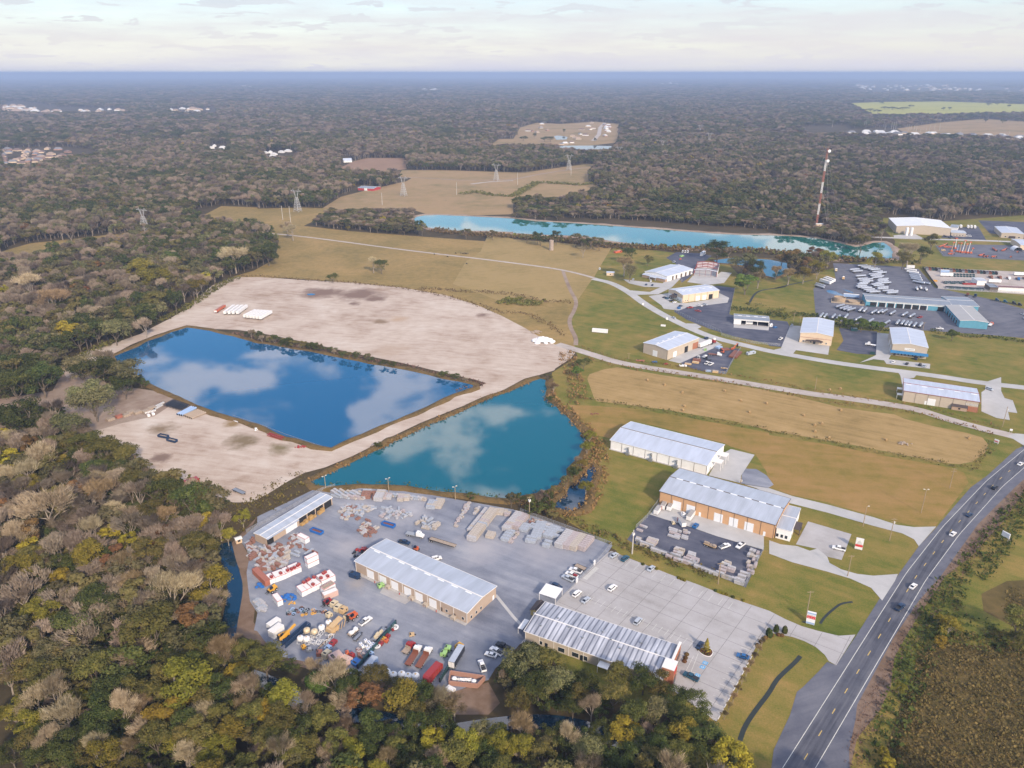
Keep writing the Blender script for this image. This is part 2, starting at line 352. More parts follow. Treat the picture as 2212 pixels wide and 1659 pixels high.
LIME = 'U 125 795 175 762 240 743 300 722 330 706 365 688 395 670 425 642 455 617 505 599 560 599 650 605 760 611 870 622 960 638 1030 660 1080 682 1130 708 1175 735 1215 752 1240 762 1230 775 1214 785 1197 796 1195 800 1150 814 1060 853 980 884 905 914 830 950 760 985 700 1010 655 1022 620 1040 575 1068 540 1086 500 1086 460 1070 400 1040 330 1020 290 990 240 965 190 945 185 937 260 915 330 900 385 864 390 866 450 893 500 908 550 922 612 948 655 960 690 970 716 973 760 953 855 913 955 868 1025 840 1046 828 1030 822 960 806 860 783 760 763 660 740 560 720 510 713 450 711 400 707 368 713 330 725 280 745 230 772 185 795 140 815'
lime = sheet('gravel_lot', LIME, .08, M_lime)
DIRT = 'U -60 868 0 862 110 845 128 812 145 800 190 806 230 830 330 845 390 866 400 885 300 912 200 938 150 915 130 882 60 880 -60 884'
sheet('dirt_lot', DIRT, .06, M_dirt)
YARD = 'C1 540 890 900 903 1300 925 1700 995 2212 1085 C2 200 1150 500 1260 860 1395 M 1640 270 180 1700 D2 430 170 110 530 50 600 D1 2212 660 2060 800 2000 900 1680 1010 1400 970 1100 915 860 860 600 790 400 740 200 700 60 560 0 480 F 130 1500 190 1200 60 1000 20 700 0 500 C0 2150 1480 2060 1350 2212 1215 C1 0 1150'
sheet('gravel_yard', YARD, .08, M_yard)
CONC = 'C2 815 1460 848 1443 1100 1545 1380 1655 D2 1600 75 1900 195 2212 300 D3 140 372 280 432 430 475 600 515 745 505 580 770 515 735 480 680 400 610 300 560 200 525 60 500 D2 2212 485 2150 570 2100 610 2050 700 1980 840 1880 1040 1755 1262 1650 1180 1400 1000 1250 950 150 560 60 590 430 165'
sheet('car_park', CONC, .11, M_conc)
sheet('gravel_bank', 'C0 2212 1150 2040 1330 1930 1440 2000 1500 2060 1600 D0 2060 30 2050 200 1990 330 1960 480 2120 540 D1 60 600 200 740 420 800 700 860 860 880 600 760 200 690 50 540 D0 2180 400 2212 100 C0 2180 1550 2080 1380', .07, M_brown)
sheet('bank', 'D1 1000 900 1660 1010 2000 920 2100 1100 2000 1200 1500 1200 1000 1000', .07, M_brown)
# asphalt and concrete of the workshops
ASPH = ['L 230 500 500 580 950 725 1400 880 2200 1115 E 1900 1120 1400 920 850 690 520 560 250 450 0 375 C2 985 1345 L 0 740',
  'Q 240 300 650 325 850 365 700 480 560 640 460 740 330 830 240 690 230 500 60 400', 'Q 880 880 1245 920 1150 1375 1240 1395 2150 1500 2230 1660 B3 110 1150 0 1145 B2 2212 1130 1900 1060 1700 1000 1500 920 1390 850 Q 220 1300 780 1200 1120 1160',
  'S 480 740 780 620 950 540 1100 465 1530 500 1400 700 1280 930 900 890 700 840', 'B3 600 990 930 1020 920 1222 750 1212 580 1180 640 1100',
  'O 650 190 1370 170 2600 190 2600 460 1900 430 1400 400 780 370', 'B3 1560 130 1690 120 1800 110 1870 230 1480 210', 'B3 1800 60 2212 75 2600 100 2600 210 2212 220 1900 170', 'B3 0 940 160 985 110 1155 0 1145 B2 2200 1130 2000 900']
for i_, s_ in enumerate(ASPH): sheet('asphalt_lot', s_, .095 + .0025 * i_, M_asph2 if s_[0] in 'LQSB' else M_asph3)
TRYARD = 'B3 550 430 1150 460 1290 480 1430 640 1900 740 2212 830 2700 860 2700 1120 1900 1050 1330 1010 930 980 400 900 380 650 570 560'
sheet('asphalt_lot', TRYARD, .09, M_asph3)
sheet('gravel_lot', 'O 430 570 1300 600 2600 660 2600 1060 1600 990 690 930', .10, M_road1)
PADS = ['B2 950 570 1120 590 1290 605 1380 520 1410 500 1490 515 1370 640 1250 700 1060 705 1000 665 1180 680 1270 640 1130 635 1000 605', 'Q 425 820 530 700 960 680 1010 640 1195 660 1060 835 790 868',
  'B2 1170 715 1340 690 1350 770 1500 775 1700 745 1780 690 1865 730 1850 772 1500 815 1430 840 1300 825 1280 795 1230 760', 'Q 1235 1530 1840 1585 1830 1655 1225 1605', 'S 790 300 1120 370 1215 430 1100 470 950 540 480 750 280 700 560 560 800 480',
  'B3 180 968 290 975 250 1112 520 1145 508 1222 230 1182 205 1212 0 1190 100 1165', 'B3 930 1030 1070 1045 1060 1200 1030 1260 1388 1300 1385 1342 1010 1300 990 1270 900 1260 780 1290 920 1225',
  'B3 1100 1360 1290 1372 1250 1420 1180 1430 1150 1500 1130 1400', 'C3 1830 70 1860 50 1870 -20 2000 -60 2000 60 2030 120 2100 140 2140 250 2060 240 2075 310 1960 292 1830 235',
  'C2 1690 790 1740 700 1830 590 1880 562 2085 612 1970 790 1960 855', 'L 400 300 2212 870 2212 1115 1400 880 950 722 500 588 245 505', 'S 600 60 760 65 860 120 700 190 560 90', 'B3 1070 190 1250 175 1330 215 1080 215']
for i_, s_ in enumerate(PADS): sheet('concrete_pad', s_, .127 + .0015 * i_, M_conc2)
sheet('gravel_pad', 'C2 1990 730 2100 735 2190 790 2250 870 2200 900 1960 860', .12, M_yard)
sheet('concrete_drive', 'C3 0 1350 100 1385 240 1400 350 1440 420 1420 500 1490 520 1545 620 1600 760 1640 900 1655 1110 1640 1085 1700 975 1870 880 1760 700 1680 500 1620 200 1540 0 1465', .12, M_conc2)
sheet('car_park', 'C3 335 1187 710 1297 625 1520 505 1492 420 1425 230 1385', .13, M_conc)
sheet('concrete_drive', 'C2 1960 855 2212 900 C3 200 968 500 1040 900 1150 1100 1215 1250 1235 1440 1230 1290 1400 1250 1340 1150 1290 900 1225 500 1110 180 1030 0 960 C2 2100 900', .12, M_conc2)
sheet('concrete_drive', 'C3 2060 445 2120 425 2300 440 2400 560 2212 540', .12, M_conc2)
# roads
road_e = pts('B2 380 1130 450 1150 650 1210 900 1290 1200 1340 1600 1400 2212 1500 B3 400 1565 C3 500 100 1000 168 1300 222 1500 290 1800 375 2080 440 2212 480')
ribbon('limestone_road', smooth(road_e), 8.5, .10, M_road1)
road_n = pts('B2 690 565 850 600 1000 680 1130 780 1300 880 1450 955 1600 1025 1750 1080 2000 1140 2212 1190 B3 300 1245 600 1295 900 1335 1200 1372 1500 1412 1800 1460 2212 1505 2700 1560')
ribbon('concrete_road', smooth(road_n), 8.5, .11, M_conc2)
ribbon('dirt_track', smooth(pts('B2 720 565 600 530 430 490 200 455 0 430 B1 1900 390 1500 345 1100 295 700 240 300 190 -300 140')), 4.5, .09, M_road1)
ribbon('dirt_track', smooth(pts('B2 540 1140 545 1080 500 1000 480 920 530 840 550 760 500 680 450 560 430 495')), 3.6, .085, M_dirt)
ribbon('dirt_track', smooth(pts('A1 1230 1070 1500 1080 1800 1100 2212 1090 A2 0 1090 300 1030 640 985')), 7, .09, M_dirt)
ribbon('dirt_track', smooth(pts('A1 1850 1130 2000 1110 2212 1100')), 9, .10, M_road1)
ribbon('street', pts('A2 690 755 740 700 750 640 790 600'), 14, .09, M_road1)
ribbon('street', pts('B3 700 200 1050 210 1480 225 1870 235 2212 250 2700 265'), 9, .11, M_conc2)
# the highway
la = pts('D3 140 1659 C3 1168 1659 C3 1480 1270 1890 820 2212 562'); lb = pts('D3 375 1659 C3 1368 1659 1650 1265 2000 895 2212 700')
def ext(ps, n0=1.3, n1=4.0):
 return [ps[0] + (ps[0] - ps[1]) * n0] + ps + [ps[-1] + (ps[-1] - ps[-2]) * n1]
cl = [(a + b) / 2 for a, b in zip([la[0], la[1], la[2], la[3], la[4]], [lb[0], lb[1], lb[2], lb[3], lb[4]])]
HW = []
for a, b in zip(ext(cl)[:-1], ext(cl)[1:]):
 k = max(1, int((b - a).length / 10))
 HW += [a.lerp(b, i / k) for i in range(k)]
HW.append(ext(cl)[-1])
HW = smooth(HW, 1)
sheet('verge', 'D3 1520 0 1440 120 1250 400 1080 700 1050 950 960 1150 760 1400 690 1700 300 1700 80 1700 400 1100 C3 1400 1650 2212 650 2500 500 2500 700 2212 900 2050 1150 1750 1480', .05, M_brown)
sheet('asphalt_shoulder', 'D3 980 150 760 500 580 770 500 740 430 820 290 960 240 1000 180 1200 40 1500 0 1800 700 1800 690 1500 745 1240 760 1110 830 980 900 850 1080 520 1300 200 1480 0 C3 1480 1659 1800 1210 2120 890 2330 700 2330 480 2130 560 1880 790 1740 890 1600 1050 1440 1240 1290 1400 1100 1665', .085, M_asph3)
sheet('field', 'D3 1300 640 1500 560 1800 600 2700 560 2700 1900 1000 1900 1010 1500 1120 1150 1230 850', .055, M_scrub); sheet('field', 'D3 1830 150 2050 40 2700 0 2700 420 2100 430 1850 300', .055, M_scrub)
ribbon('road', HW, 8.0, .105, M_asph)
ribbon('road_line', HW, .22, .13, M_line, 3.85); ribbon('road_line', HW, .22, .13, M_line, -3.85)
acc = 0.0; dm = MB()
for a, b in zip(HW[:-1], HW[1:]):
 d = (b - a); L = d.length; d = d.normalized(); nrm = Vector((-d.y, d.x, 0)); t = 0.0
 while t < L:
  ph = (acc + t) % 12.2
  if ph < 3.0:
   q0 = a + d * t; q1 = a + d * min(L, t + .5)
   dm.quad(*[(q.x, q.y, .135) for q in (q0 - nrm * .14, q1 - nrm * .14, q1 + nrm * .14, q0 + nrm * .14)])
  t += .5
 acc += L
tag(dm.build('road_line', M_yline), kind='structure')
# concrete car park joints and bay lines
M_joint = mat('joint_dirt', (.2, .19, .185), .9, var=.2)
jm = MB()
A_, B_, C_ = P('C2', 848, 1450), P('D2', 2212, 300), P('D2', 430, 170)
u_ = (B_ - A_).normalized(); v_ = (C_ - A_).normalized()
def inpoly(x, y, poly):
 c = False; j = len(poly) - 1
 for i in range(len(poly)):
  xi, yi = poly[i][0], poly[i][1]; xj, yj = poly[j][0], poly[j][1]
  if (yi > y) != (yj > y) and x < (xj - xi) * (y - yi) / (yj - yi) + xi: c = not c
  j = i
 return c
cpoly = pts(CONC)
def dashed(mb, a, b, w, z, test):
 d = b - a; n = int(d.length / 1.0); d.normalize(); nr = Vector((-d.y, d.x, 0)) * w / 2; run = None
 for i in range(n + 1):
  q = a + d * i; ok = test(q) and i < n
  if ok and run is None: run = q
  if not ok and run is not None:
   mb.quad(*[(p.x, p.y, z) for p in (run - nr, q - nr, q + nr, run + nr)]); run = None
incp = lambda q: inpoly(q.x, q.y, cpoly)
for i in range(0, 16): a = A_ + u_ * i * 9.2; dashed(jm, a - v_ * 5, a + v_ * 75, .16, .125, incp)
for j in range(0, 9): a = A_ + v_ * j * 8.7; dashed(jm, a - u_ * 20, a + u_ * 140, .16, .125, incp)
tag(jm.build('paving_joints', M_joint), kind='structure')
bm_ = MB()
for i in range(22):                                   # bays beside the showroom
 q = P('D2', 520, 100).lerp(P('D2', 1560, 560), i / 21.0); dashed(bm_, q, q - v_ * 5 * -1, .12, .14, incp)
for i in range(14):
 q = P('C2', 870, 1470).lerp(P('D2', 1900, 230), i / 13.0); dashed(bm_, q, q + v_ * 5.2, .12, .14, incp)
for i in range(13):
 q = P('D2', 2080, 660).lerp(P('D2', 1760, 1240), i / 12.0); dashed(bm_, q, q - u_ * 5.2, .12, .14, incp)
for i in range(20):                                   # cross-hatched strip by the yard gate
 q = P('M', 1160, 800).lerp(P('M', 760, 1180), i / 19.0); dashed(bm_, q, q + u_ * 2.6, .25, .14, lambda q: True)
for t_ in ('D2 1560 690 1490 830', 'D2 1600 670 1530 850', 'D2 1530 830 1610 845'):
 a, b = pts(t_); dashed(bm_, a, b, .14, .142, lambda q: True)
tag(bm_.build('bay_lines', M_line), kind='structure')
M_blue = mat('accessible_bay_blue', (.12, .35, .6), .8)
hm = MB(); hw_ = MB()
for a, b in ((1660, 752), (1637, 787), (1594, 860)):
 q = P('D2', a, b); hm.quad(*[(q + u_ * i + v_ * j + Vector((0, 0, .142))) for i, j in ((-.9, -.9), (.9, -.9), (.9, .9), (-.9, .9))])
 hw_.lathe([(.35, .146), (.5, .146)], (q.x, q.y, 0), 14)
 c = q + u_ * .0 + v_ * -.5; hw_.lathe([(.0, .146), (.13, .146)], (c.x, c.y, 0), 8)
tag(hm.build('accessible_bay_marks', M_blue), kind='structure'); tag(hw_.build('accessible_bay_marks', M_line), kind='structure')
# ---------------------------------------------------------------- water
def water(name, outline, body, refl=.42, ior=1.9, wob=.25):
 mm = MATS.get('w' + str(body))
 if not mm:
  mm = bpy.data.materials.new('pond_water'); mm.use_nodes = True; t = mm.node_tree; b = t.nodes['Principled BSDF']
  b.inputs['Base Color'].default_value = (*body, 1); b.inputs['Roughness'].default_value = .03; b.inputs['IOR'].default_value = ior
  b.inputs['Specular IOR Level'].default_value = .5
  tcn = t.nodes.new('ShaderNodeTexCoord')
  n1 = t.nodes.new('ShaderNodeTexNoise'); n1.inputs['Scale'].default_value = .05; n1.inputs['Detail'].default_value = 3
  n2 = t.nodes.new('ShaderNodeTexNoise'); n2.inputs['Scale'].default_value = .8; n2.inputs['Detail'].default_value = 3
  for n in (n1, n2): t.links.new(tcn.outputs['Object'], n.inputs['Vector'])
  mrr = t.nodes.new('ShaderNodeMapRange'); mrr.inputs['From Min'].default_value = .45; mrr.inputs['From Max'].default_value = .7; mrr.inputs['To Max'].default_value = wob * .05
  t.links.new(n1.outputs[0], mrr.inputs[0])
  bp = t.nodes.new('ShaderNodeBump'); bp.inputs['Distance'].default_value = .1
  t.links.new(mrr.outputs[0], bp.inputs['Strength']); t.links.new(n2.outputs[0], bp.inputs['Height']); t.links.new(bp.outputs[0], b.inputs['Normal'])
  MATS['w' + str(body)] = mm
 ps = pts(outline); ps = wiggle(ps, 1.4, 6.0)
 return sheet(name, ps, .35, mm), ps
POND1 = 'B0 1600 990 1480 1030 1270 1110 1080 1200 980 1240 1000 1300 1290 1480 1400 1530 1540 1590 C0 1800 230 2000 290 2212 352 C1 250 460 420 500 520 535 640 553 820 470 1000 395 1200 310 1400 230 1600 130 1750 70 1870 30 B1 1870 1490 1600 1430 1300 1360 1000 1310 800 1270 500 1210 250 1165 0 1125 B0 2000 1070 1800 1020'
POND2 = 'C1 460 850 700 740 900 640 1100 545 1400 400 1500 350 1700 270 1900 175 2050 115 2212 55 B2 150 1460 230 1430 280 1440 290 1520 C2 280 80 300 150 420 240 520 350 600 430 620 490 590 600 540 660 470 740 460 810 400 870 300 920 200 950 100 965 0 985 C1 2160 1000 2000 980 1850 955 1700 940 1500 925 1300 885 1100 870 900 870 750 880 640 890 500 880'
POND3 = 'C2 345 1050 390 1000 450 960 480 890 560 830 640 740 690 700 710 740 690 820 660 870 640 960 640 1010 590 1080 510 1105 420 1090 360 1070'
POND4 = 'B1 1340 60 1380 30 1450 18 1550 15 1800 25 2212 45 B2 200 70 500 85 800 105 1200 135 1600 165 1900 185 2212 190 B3 200 200 400 215 550 245 650 270 740 290 800 285 900 255 980 250 1040 290 1065 340 1055 390 900 395 700 395 550 400 400 370 200 350 0 330 B2 2212 330 2000 310 1850 300 1640 310 1400 300 1180 280 900 250 600 200 300 190 0 175 B1 2212 165 1900 155 1600 150 1480 125 1380 90'
POND5 = 'B2 1730 405 1900 385 2212 400 B3 150 430 160 500 50 560 B2 2180 540 2150 480 1900 440 1760 430'
_, W1 = water('water', POND1, (.006, .08, .18)); _, W2 = water('water', POND2, (.004, .10, .125)); _, W3 = water('water', POND3, (.006, .03, .06))
_, W4 = water('water', POND4, (.004, .13, .11)); _, W5 = water('water', POND5, (.01, .06, .07))
_, W6 = water('water', 'A2 340 800 700 798 850 803 842 832 700 838 430 822', (.1, .12, .14)); _, W6 = water('water', 'A2 350 715 400 712 470 722 460 745 370 748', (.1, .12, .14))
creek = smooth(pts('C0 1930 1380 1960 1520 2000 1650 D0 2030 120 1990 330 1950 560 1900 800 D1 120 920 400 1130 700 1200 1100 1230 1500 1380 1900 1310 D2 100 1260 450 1270 800 1370 1100 1520 1300 1700'))
_, W7 = (ribbon('water', creek, 6, .3, MATS['w' + str((.006, .03, .06))]), None)
sheet('puddle', wiggle(pts('B1 425 700 460 694 505 698 490 708 440 710'), .4, 2), .12, MATS['w' + str((.006, .08, .18))])
for s_ in ('N 240 690 300 680 400 700 540 760 520 790 400 760 290 730', 'N 530 670 600 680 710 720 700 735 600 700'): sheet('puddle', wiggle(pts(s_), .5, 3), .12, MATS['w' + str((.006, .08, .18))])
M_wet = mat('ditch_mud', (.022, .03, .026), .6)
for s_, w_ in (('B1 1700 1340 1770 1300 1850 1290 1950 1270 2080 1240 2212 1230', 1.5), ('B1 1560 1600 1700 1540', .8)): pass
DITCH = (('D3 270 690 230 740 130 830 60 900', 'D2 2212 1010 2100 1150 2000 1300 1960 1420', 1.6), ('D3 440 410 480 350 560 280 620 235 720 222', '', 1.0), ('Q 1480 1215 1540 1100 1600 1010 1700 960 1900 930 2212 880', 'B3 0 660 200 610 380 575', 2.0))
for s1, s2, w_ in DITCH: ribbon('ditch_water', smooth(pts(s1 + ' ' + s2)), w_, .10, M_wet)
# banks round the ponds: a low berm with a soft top
def berm(name, ps, w, h, m, closed=True, seed=1, side=1, inner=-.8):
 mb = MB(); rows = []; n = len(ps)
 for i, p in enumerate(ps):
  a = ps[(i - 1) % n] if closed else ps[max(i - 1, 0)]; b = ps[(i + 1) % n] if closed else ps[min(i + 1, n - 1)]
  d = (b - a); d.z = 0
  if d.length < 1e-6: d = Vector((1, 0, 0))
  d.normalize(); nr = Vector((d.y, -d.x, 0)) * side; k = 1 + .45 * mnoise.noise(Vector((p.x * .06, p.y * .06, seed)))
  rows.append([p + nr * inner, p + nr * .8 + Vector((0, 0, h * .6 * k)), p + nr * w * .45 * k + Vector((0, 0, h * k)), p + nr * w * .8 * k + Vector((0, 0, h * .75 * k)), p + nr * w * k])
 vs = [(q.x, q.y, q.z + (.0 if j in (0, 4) else .35)) for r in rows for j, q in enumerate(r)]; fs = []
 for i in range(n if closed else n - 1):
  for j in range(4): a = i * 5 + j; b = ((i + 1) % n) * 5 + j; fs.append((a, a + 1, b + 1, b))
 mb.add(vs, fs); o = mb.build(name, m, smooth=True); tag(o, kind='structure'); return o
def area(ps): return sum(a.x * b.y - b.x * a.y for a, b in zip(ps, ps[1:] + ps[:1])) / 2
for w_, wd, h_, m_ in ((W1, 5, .8, M_weed), (W2, 5.5, .9, M_weed), (W3, 5, 1.0, M_weed), (W4, 9, .8, M_dirt), (W5, 5, .6, M_weed)):
 berm('bank', w_, wd, h_, m_, True, 1, 1 if area(w_) > 0 else -1)
# ---------------------------------------------------------------- buildings
def roofmat(name, col, rib=0.6, rough=.38, metal=.0, dirt=.12, col2=None, bstr=.5):
 if name in MATS: return MATS[name]
 m = bpy.data.materials.new(name); m.use_nodes = True; t = m.node_tree; b = t.nodes['Principled BSDF']; L = t.links
 b.inputs['Roughness'].default_value = rough; b.inputs['Metallic'].default_value = metal; b.inputs['Specular IOR Level'].default_value = .5
 tcn = t.nodes.new('ShaderNodeTexCoord'); w = t.nodes.new('ShaderNodeTexWave'); w.wave_type = 'BANDS'; w.bands_direction = 'X'
 w.inputs['Scale'].default_value = .314 / rib; L.new(tcn.outputs['Object'], w.inputs['Vector'])
 n = t.nodes.new('ShaderNodeTexNoise'); n.inputs['Scale'].default_value = .25; n.inputs['Detail'].default_value = 5
 mp_ = t.nodes.new('ShaderNodeMapping'); mp_.inputs['Scale'].default_value = (1.6, .25, 1); L.new(tcn.outputs['Object'], mp_.inputs[0]); L.new(mp_.outputs[0], n.inputs['Vector'])
 r = t.nodes.new('ShaderNodeValToRGB'); r.color_ramp.elements[0].position = .3; r.color_ramp.elements[1].position = .72
 r.color_ramp.elements[0].color = (*(c * (1 - dirt) for c in col), 1); r.color_ramp.elements[1].color = (*(col2 or tuple(min(1, c * (1 + dirt)) for c in col)), 1)
 L.new(n.outputs[0], r.inputs[0])
 mx = t.nodes.new('ShaderNodeMix'); mx.data_type = 'RGBA'; mx.blend_type = 'MULTIPLY'; mr_ = t.nodes.new('ShaderNodeMapRange'); mr_.inputs['From Max'].default_value = .35; mr_.inputs['To Min'].default_value = bstr * .45; mr_.inputs['To Max'].default_value = 0
 L.new(w.outputs['Fac'], mr_.inputs[0]); L.new(mr_.outputs[0], mx.inputs['Factor']); L.new(r.outputs[0], mx.inputs['A']); mx.inputs['B'].default_value = (.25, .27, .32, 1)
 L.new(mx.outputs['Result'], b.inputs['Base Color'])
 bp = t.nodes.new('ShaderNodeBump'); bp.inputs['Strength'].default_value = .4; bp.inputs['Distance'].default_value = .08; L.new(w.outputs['Fac'], bp.inputs['Height']); L.new(bp.outputs[0], b.inputs['Normal'])
 MATS[name] = m; return m
RF_BLUE = roofmat('galvanised_roof', (.40, .44, .51), 1.0, dirt=.13, bstr=.12)
RF_PALE = roofmat('pale_metal_roof', (.46, .51, .61), 1.0, dirt=.11, bstr=.1)
RF_WHITE = roofmat('white_metal_roof', (.74, .75, .78), 1.2, dirt=.06, bstr=.15)
RF_STRIPE = roofmat('weathered_ribbed_roof', (.30, .32, .39), 1.9, dirt=.3, col2=(.6, .62, .68), bstr=1.9, rough=.45)
RF_GREY = roofmat('grey_metal_roof', (.20, .235, .29), 1.0, dirt=.08, bstr=.3)
RF_TAN = roofmat('tan_metal_roof', (.36, .35, .34), 1.2, dirt=.08, bstr=.2)
RF_RED = roofmat('red_metal_roof', (.16, .06, .055), 1.0, dirt=.1, bstr=.3)
M_tanw = mat('tan_wall', (.43, .33, .255), .8, var=.05, scale=.5); M_oran = mat('orange_tan_wall', (.56, .33, .175), .8, var=.05, scale=.4); M_whw = mat('white_wall', (.82, .81, .79), .8, var=.05, scale=.4)
M_beig = mat('beige_wall', (.47, .40, .32), .8, var=.05, scale=.4); M_cream = mat('cream_wall', (.66, .52, .37), .8, var=.05, scale=.4); M_blw = mat('blue_wall', (.10, .30, .40), .7, var=.08, scale=.4)
M_brick = mat('red_brick_wall', (.34, .14, .08), .85, var=.2, scale=4); M_brickt = mat('tan_brick_wall', (.40, .28, .2), .85, var=.15, scale=4)
M_door = mat('white_rollup_door', (.76, .77, .78), .6, var=.04, scale=2); M_trim = mat('white_trim', (.74, .72, .69), .6, var=.04); M_dtrim = mat('bronze_trim', (.12, .09, .07), .6)
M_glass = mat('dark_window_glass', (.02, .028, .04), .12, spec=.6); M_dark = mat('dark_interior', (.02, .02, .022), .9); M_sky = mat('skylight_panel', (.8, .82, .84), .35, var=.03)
M_steel = mat('red_primer_steel', (.27, .06, .055), .6); M_shing = mat('brown_shingle', (.075, .06, .06), .9, var=.2, scale=3); M_awn = mat('blue_metal_awning', (.03, .17, .36), .4)
M_slab = mat('slab_concrete', (.42, .4, .38), .85, var=.1, scale=1.0); M_galv = mat('galvanised_steel', (.35, .37, .4), .35, metal=.6); M_white = mat('white_paint', (.76, .76, .76), .35, var=.04, spec=.5)
class Bld:
 def __init__(s, name, label, cat, A, B, C, base=None, eave=None, rise=1.2, axis='AB', roof=RF_BLUE, wall=M_tanw, over=.35, D=None, gwall=None, group=None, ridge=.5, opening=None):
  """A, B: near-left and near-right eave corners (tile, x, y); C: far-right eave corner (or D: far-left)"""
  bp = P(*B)
  if eave is None:
   lo, hi = 0.5, 30.0           # the eave height at which B stands straight over its base
   gb = P(*base)
   for _ in range(40):
    m = (lo + hi) / 2; q = P(*B, m)
    if (Vector((q.x, q.y)) - Vector((0, 0))).length > gb.xy.length: lo = m
    else: hi = m
   eave = lo
  s.eave = eave; a, b = P(*A, eave), P(*B, eave)
  if C is not None: c = P(*C, eave)
  else: c = b + (P(*D, eave) - a)
  u = (b - a); u.z = 0; s.L = u.length; u.normalize(); w = Vector((-u.y, u.x, 0)); s.W = abs((c - b).dot(w)); s.u, s.w = u, w
  s.a = Vector((a.x, a.y, 0)); s.rz = math.atan2(u.y, u.x); s.rise = rise; s.axis = axis; s.over = over
  s.o = thing(name, label, cat, s.a, s.rz, group); L, Wd, E = s.L, s.W, eave
  mb = MB(); t = .0
  if axis == 'AB':
   prof = [(0, 0), (0, E), (Wd * ridge, E + rise), (Wd, E), (Wd, 0)]
   loop0 = [(0, y, z) for y, z in prof]; loop1 = [(L, y, z) for y, z in prof]
   mb.quad((0, 0, 0), (L, 0, 0), (L, 0, E), (0, 0, E)) if opening != 'front' else None
   mb.quad((L, Wd, 0), (0, Wd, 0), (0, Wd, E), (L, Wd, E))
   mb.add(loop0, [(4, 3, 2, 1, 0)][::1]); mb.add(loop1, [(0, 1, 2, 3, 4)])
  else:
   prof = [(0, 0), (0, E), (L * ridge, E + rise), (L, E), (L, 0)]
   mb.add([(x, 0, z) for x, z in prof], [(4, 3, 2, 1, 0)]); mb.add([(x, Wd, z) for x, z in prof], [(0, 1, 2, 3, 4)])
   mb.quad((0, Wd, 0), (0, 0, 0), (0, 0, E), (0, Wd, E)); mb.quad((L, 0, 0), (L, Wd, 0), (L, Wd, E), (L, 0, E))
  s.wall = mb.build('wall', wall, s.o)
  rb = MB(); ov = over; th = .14
  if axis == 'AB':
   k = rise / (Wd * ridge) if rise else 0; k2 = rise / (Wd * (1 - ridge)) if rise else 0
   r_ = [(-ov, E - k * ov + .04), (Wd * ridge, E + rise + .04), (Wd + ov, E - k2 * ov + .04)]
   for (y0, z0), (y1, z1) in ((r_[0], r_[1]), (r_[1], r_[2])):
    vs = [(-ov, y0, z0), (L + ov, y0, z0), (L + ov, y1, z1), (-ov, y1, z1)]
    rb.add([(x, y, z + th) for x, y, z in vs] + vs, [(0, 1, 2, 3), (7, 6, 5, 4), (0, 4, 5, 1), (1, 5, 6, 2), (2, 6, 7, 3), (3, 7, 4, 0)])
  else:
   k = rise / (L * ridge) if rise else 0; k2 = rise / (L * (1 - ridge)) if rise else 0
   r_ = [(-ov, E - k * ov + .04), (L * ridge, E + rise + .04), (L + ov, E - k2 * ov + .04)]
   for (x0, z0), (x1, z1) in ((r_[0], r_[1]), (r_[1], r_[2])):
    vs = [(x0, -ov, z0), (x1, -ov, z1), (x1, Wd + ov, z1), (x0, Wd + ov, z0)]
    rb.add([(x, y, z + th) for x, y, z in vs] + vs, [(0, 1, 2, 3), (7, 6, 5, 4), (0, 4, 5, 1), (1, 5, 6, 2), (2, 6, 7, 3), (3, 7, 4, 0)])
  if axis != 'AB':        # ribs run across the ridge, so turn the roof's own axes
   o = rb; M = Matrix.Rotation(math.pi / 2, 4, 'Z'); Mi = M.inverted(); rb2 = MB(); rb2.add([Mi @ Vector(v) for v in rb.v], rb.f)
   s.roof = rb2.build('roof', roof, s.o); s.roof.rotation_euler = (0, 0, math.pi / 2)
  else: s.roof = rb.build('roof', roof, s.o)
  tb = MB(); w_ = .16       # ridge cap, eave and rake trim
  if axis == 'AB':
   tb.bar((-ov, Wd * ridge, E + rise + .2), (L + ov, Wd * ridge, E + rise + .2), .5, .12)
   for y in (-ov - .05, Wd + ov + .05): tb.bar((-ov, y, E - k * ov + .1), (L + ov, y, E - k * ov + .1), .12, .28)
   for x in (-ov - .02, L + ov + .02):
    tb.bar((x, -ov, E - k * ov + .1), (x, Wd * ridge, E + rise + .1), .14, .3); tb.bar((x, Wd + ov, E - k2 * ov + .1), (x, Wd * ridge, E + rise + .1), .14, .3)
  else:
   tb.bar((L * ridge, -ov, E + rise + .2), (L * ridge, Wd + ov, E + rise + .2), .5, .12)
   for x in (-ov - .05, L + ov + .05): tb.bar((x, -ov, E - k * ov + .1), (x, Wd + ov, E - k * ov + .1), .12, .28)
   for y in (-ov - .02, Wd + ov + .02):
    tb.bar((-ov, y, E - k * ov + .1), (L * ridge, y, E + rise + .1), .14, .3); tb.bar((L + ov, y, E - k2 * ov + .1), (L * ridge, y, E + rise + .1), .14, .3)
  s.tb = tb
 def trim(s, m=M_trim): s.tb.build('trim', m, s.o); return s
 def place(s, side, f, w, z0, z1, d=.06):
  """corner points of a panel on a wall: side front/back/left/right, f the centre as a fraction of its length"""
  L, Wd = s.L, s.W
  if side == 'front': c = f * L; return (c - w / 2, c + w / 2, -d, d * .2, z0, z1)
  if side == 'back': c = f * L; return (c - w / 2, c + w / 2, Wd - d * .2, Wd + d, z0, z1)
  if side == 'right': c = f * Wd; return (L - d * .2, L + d, c - w / 2, c + w / 2, z0, z1)
  c = f * Wd; return (-d, d * .2, c - w / 2, c + w / 2, z0, z1)
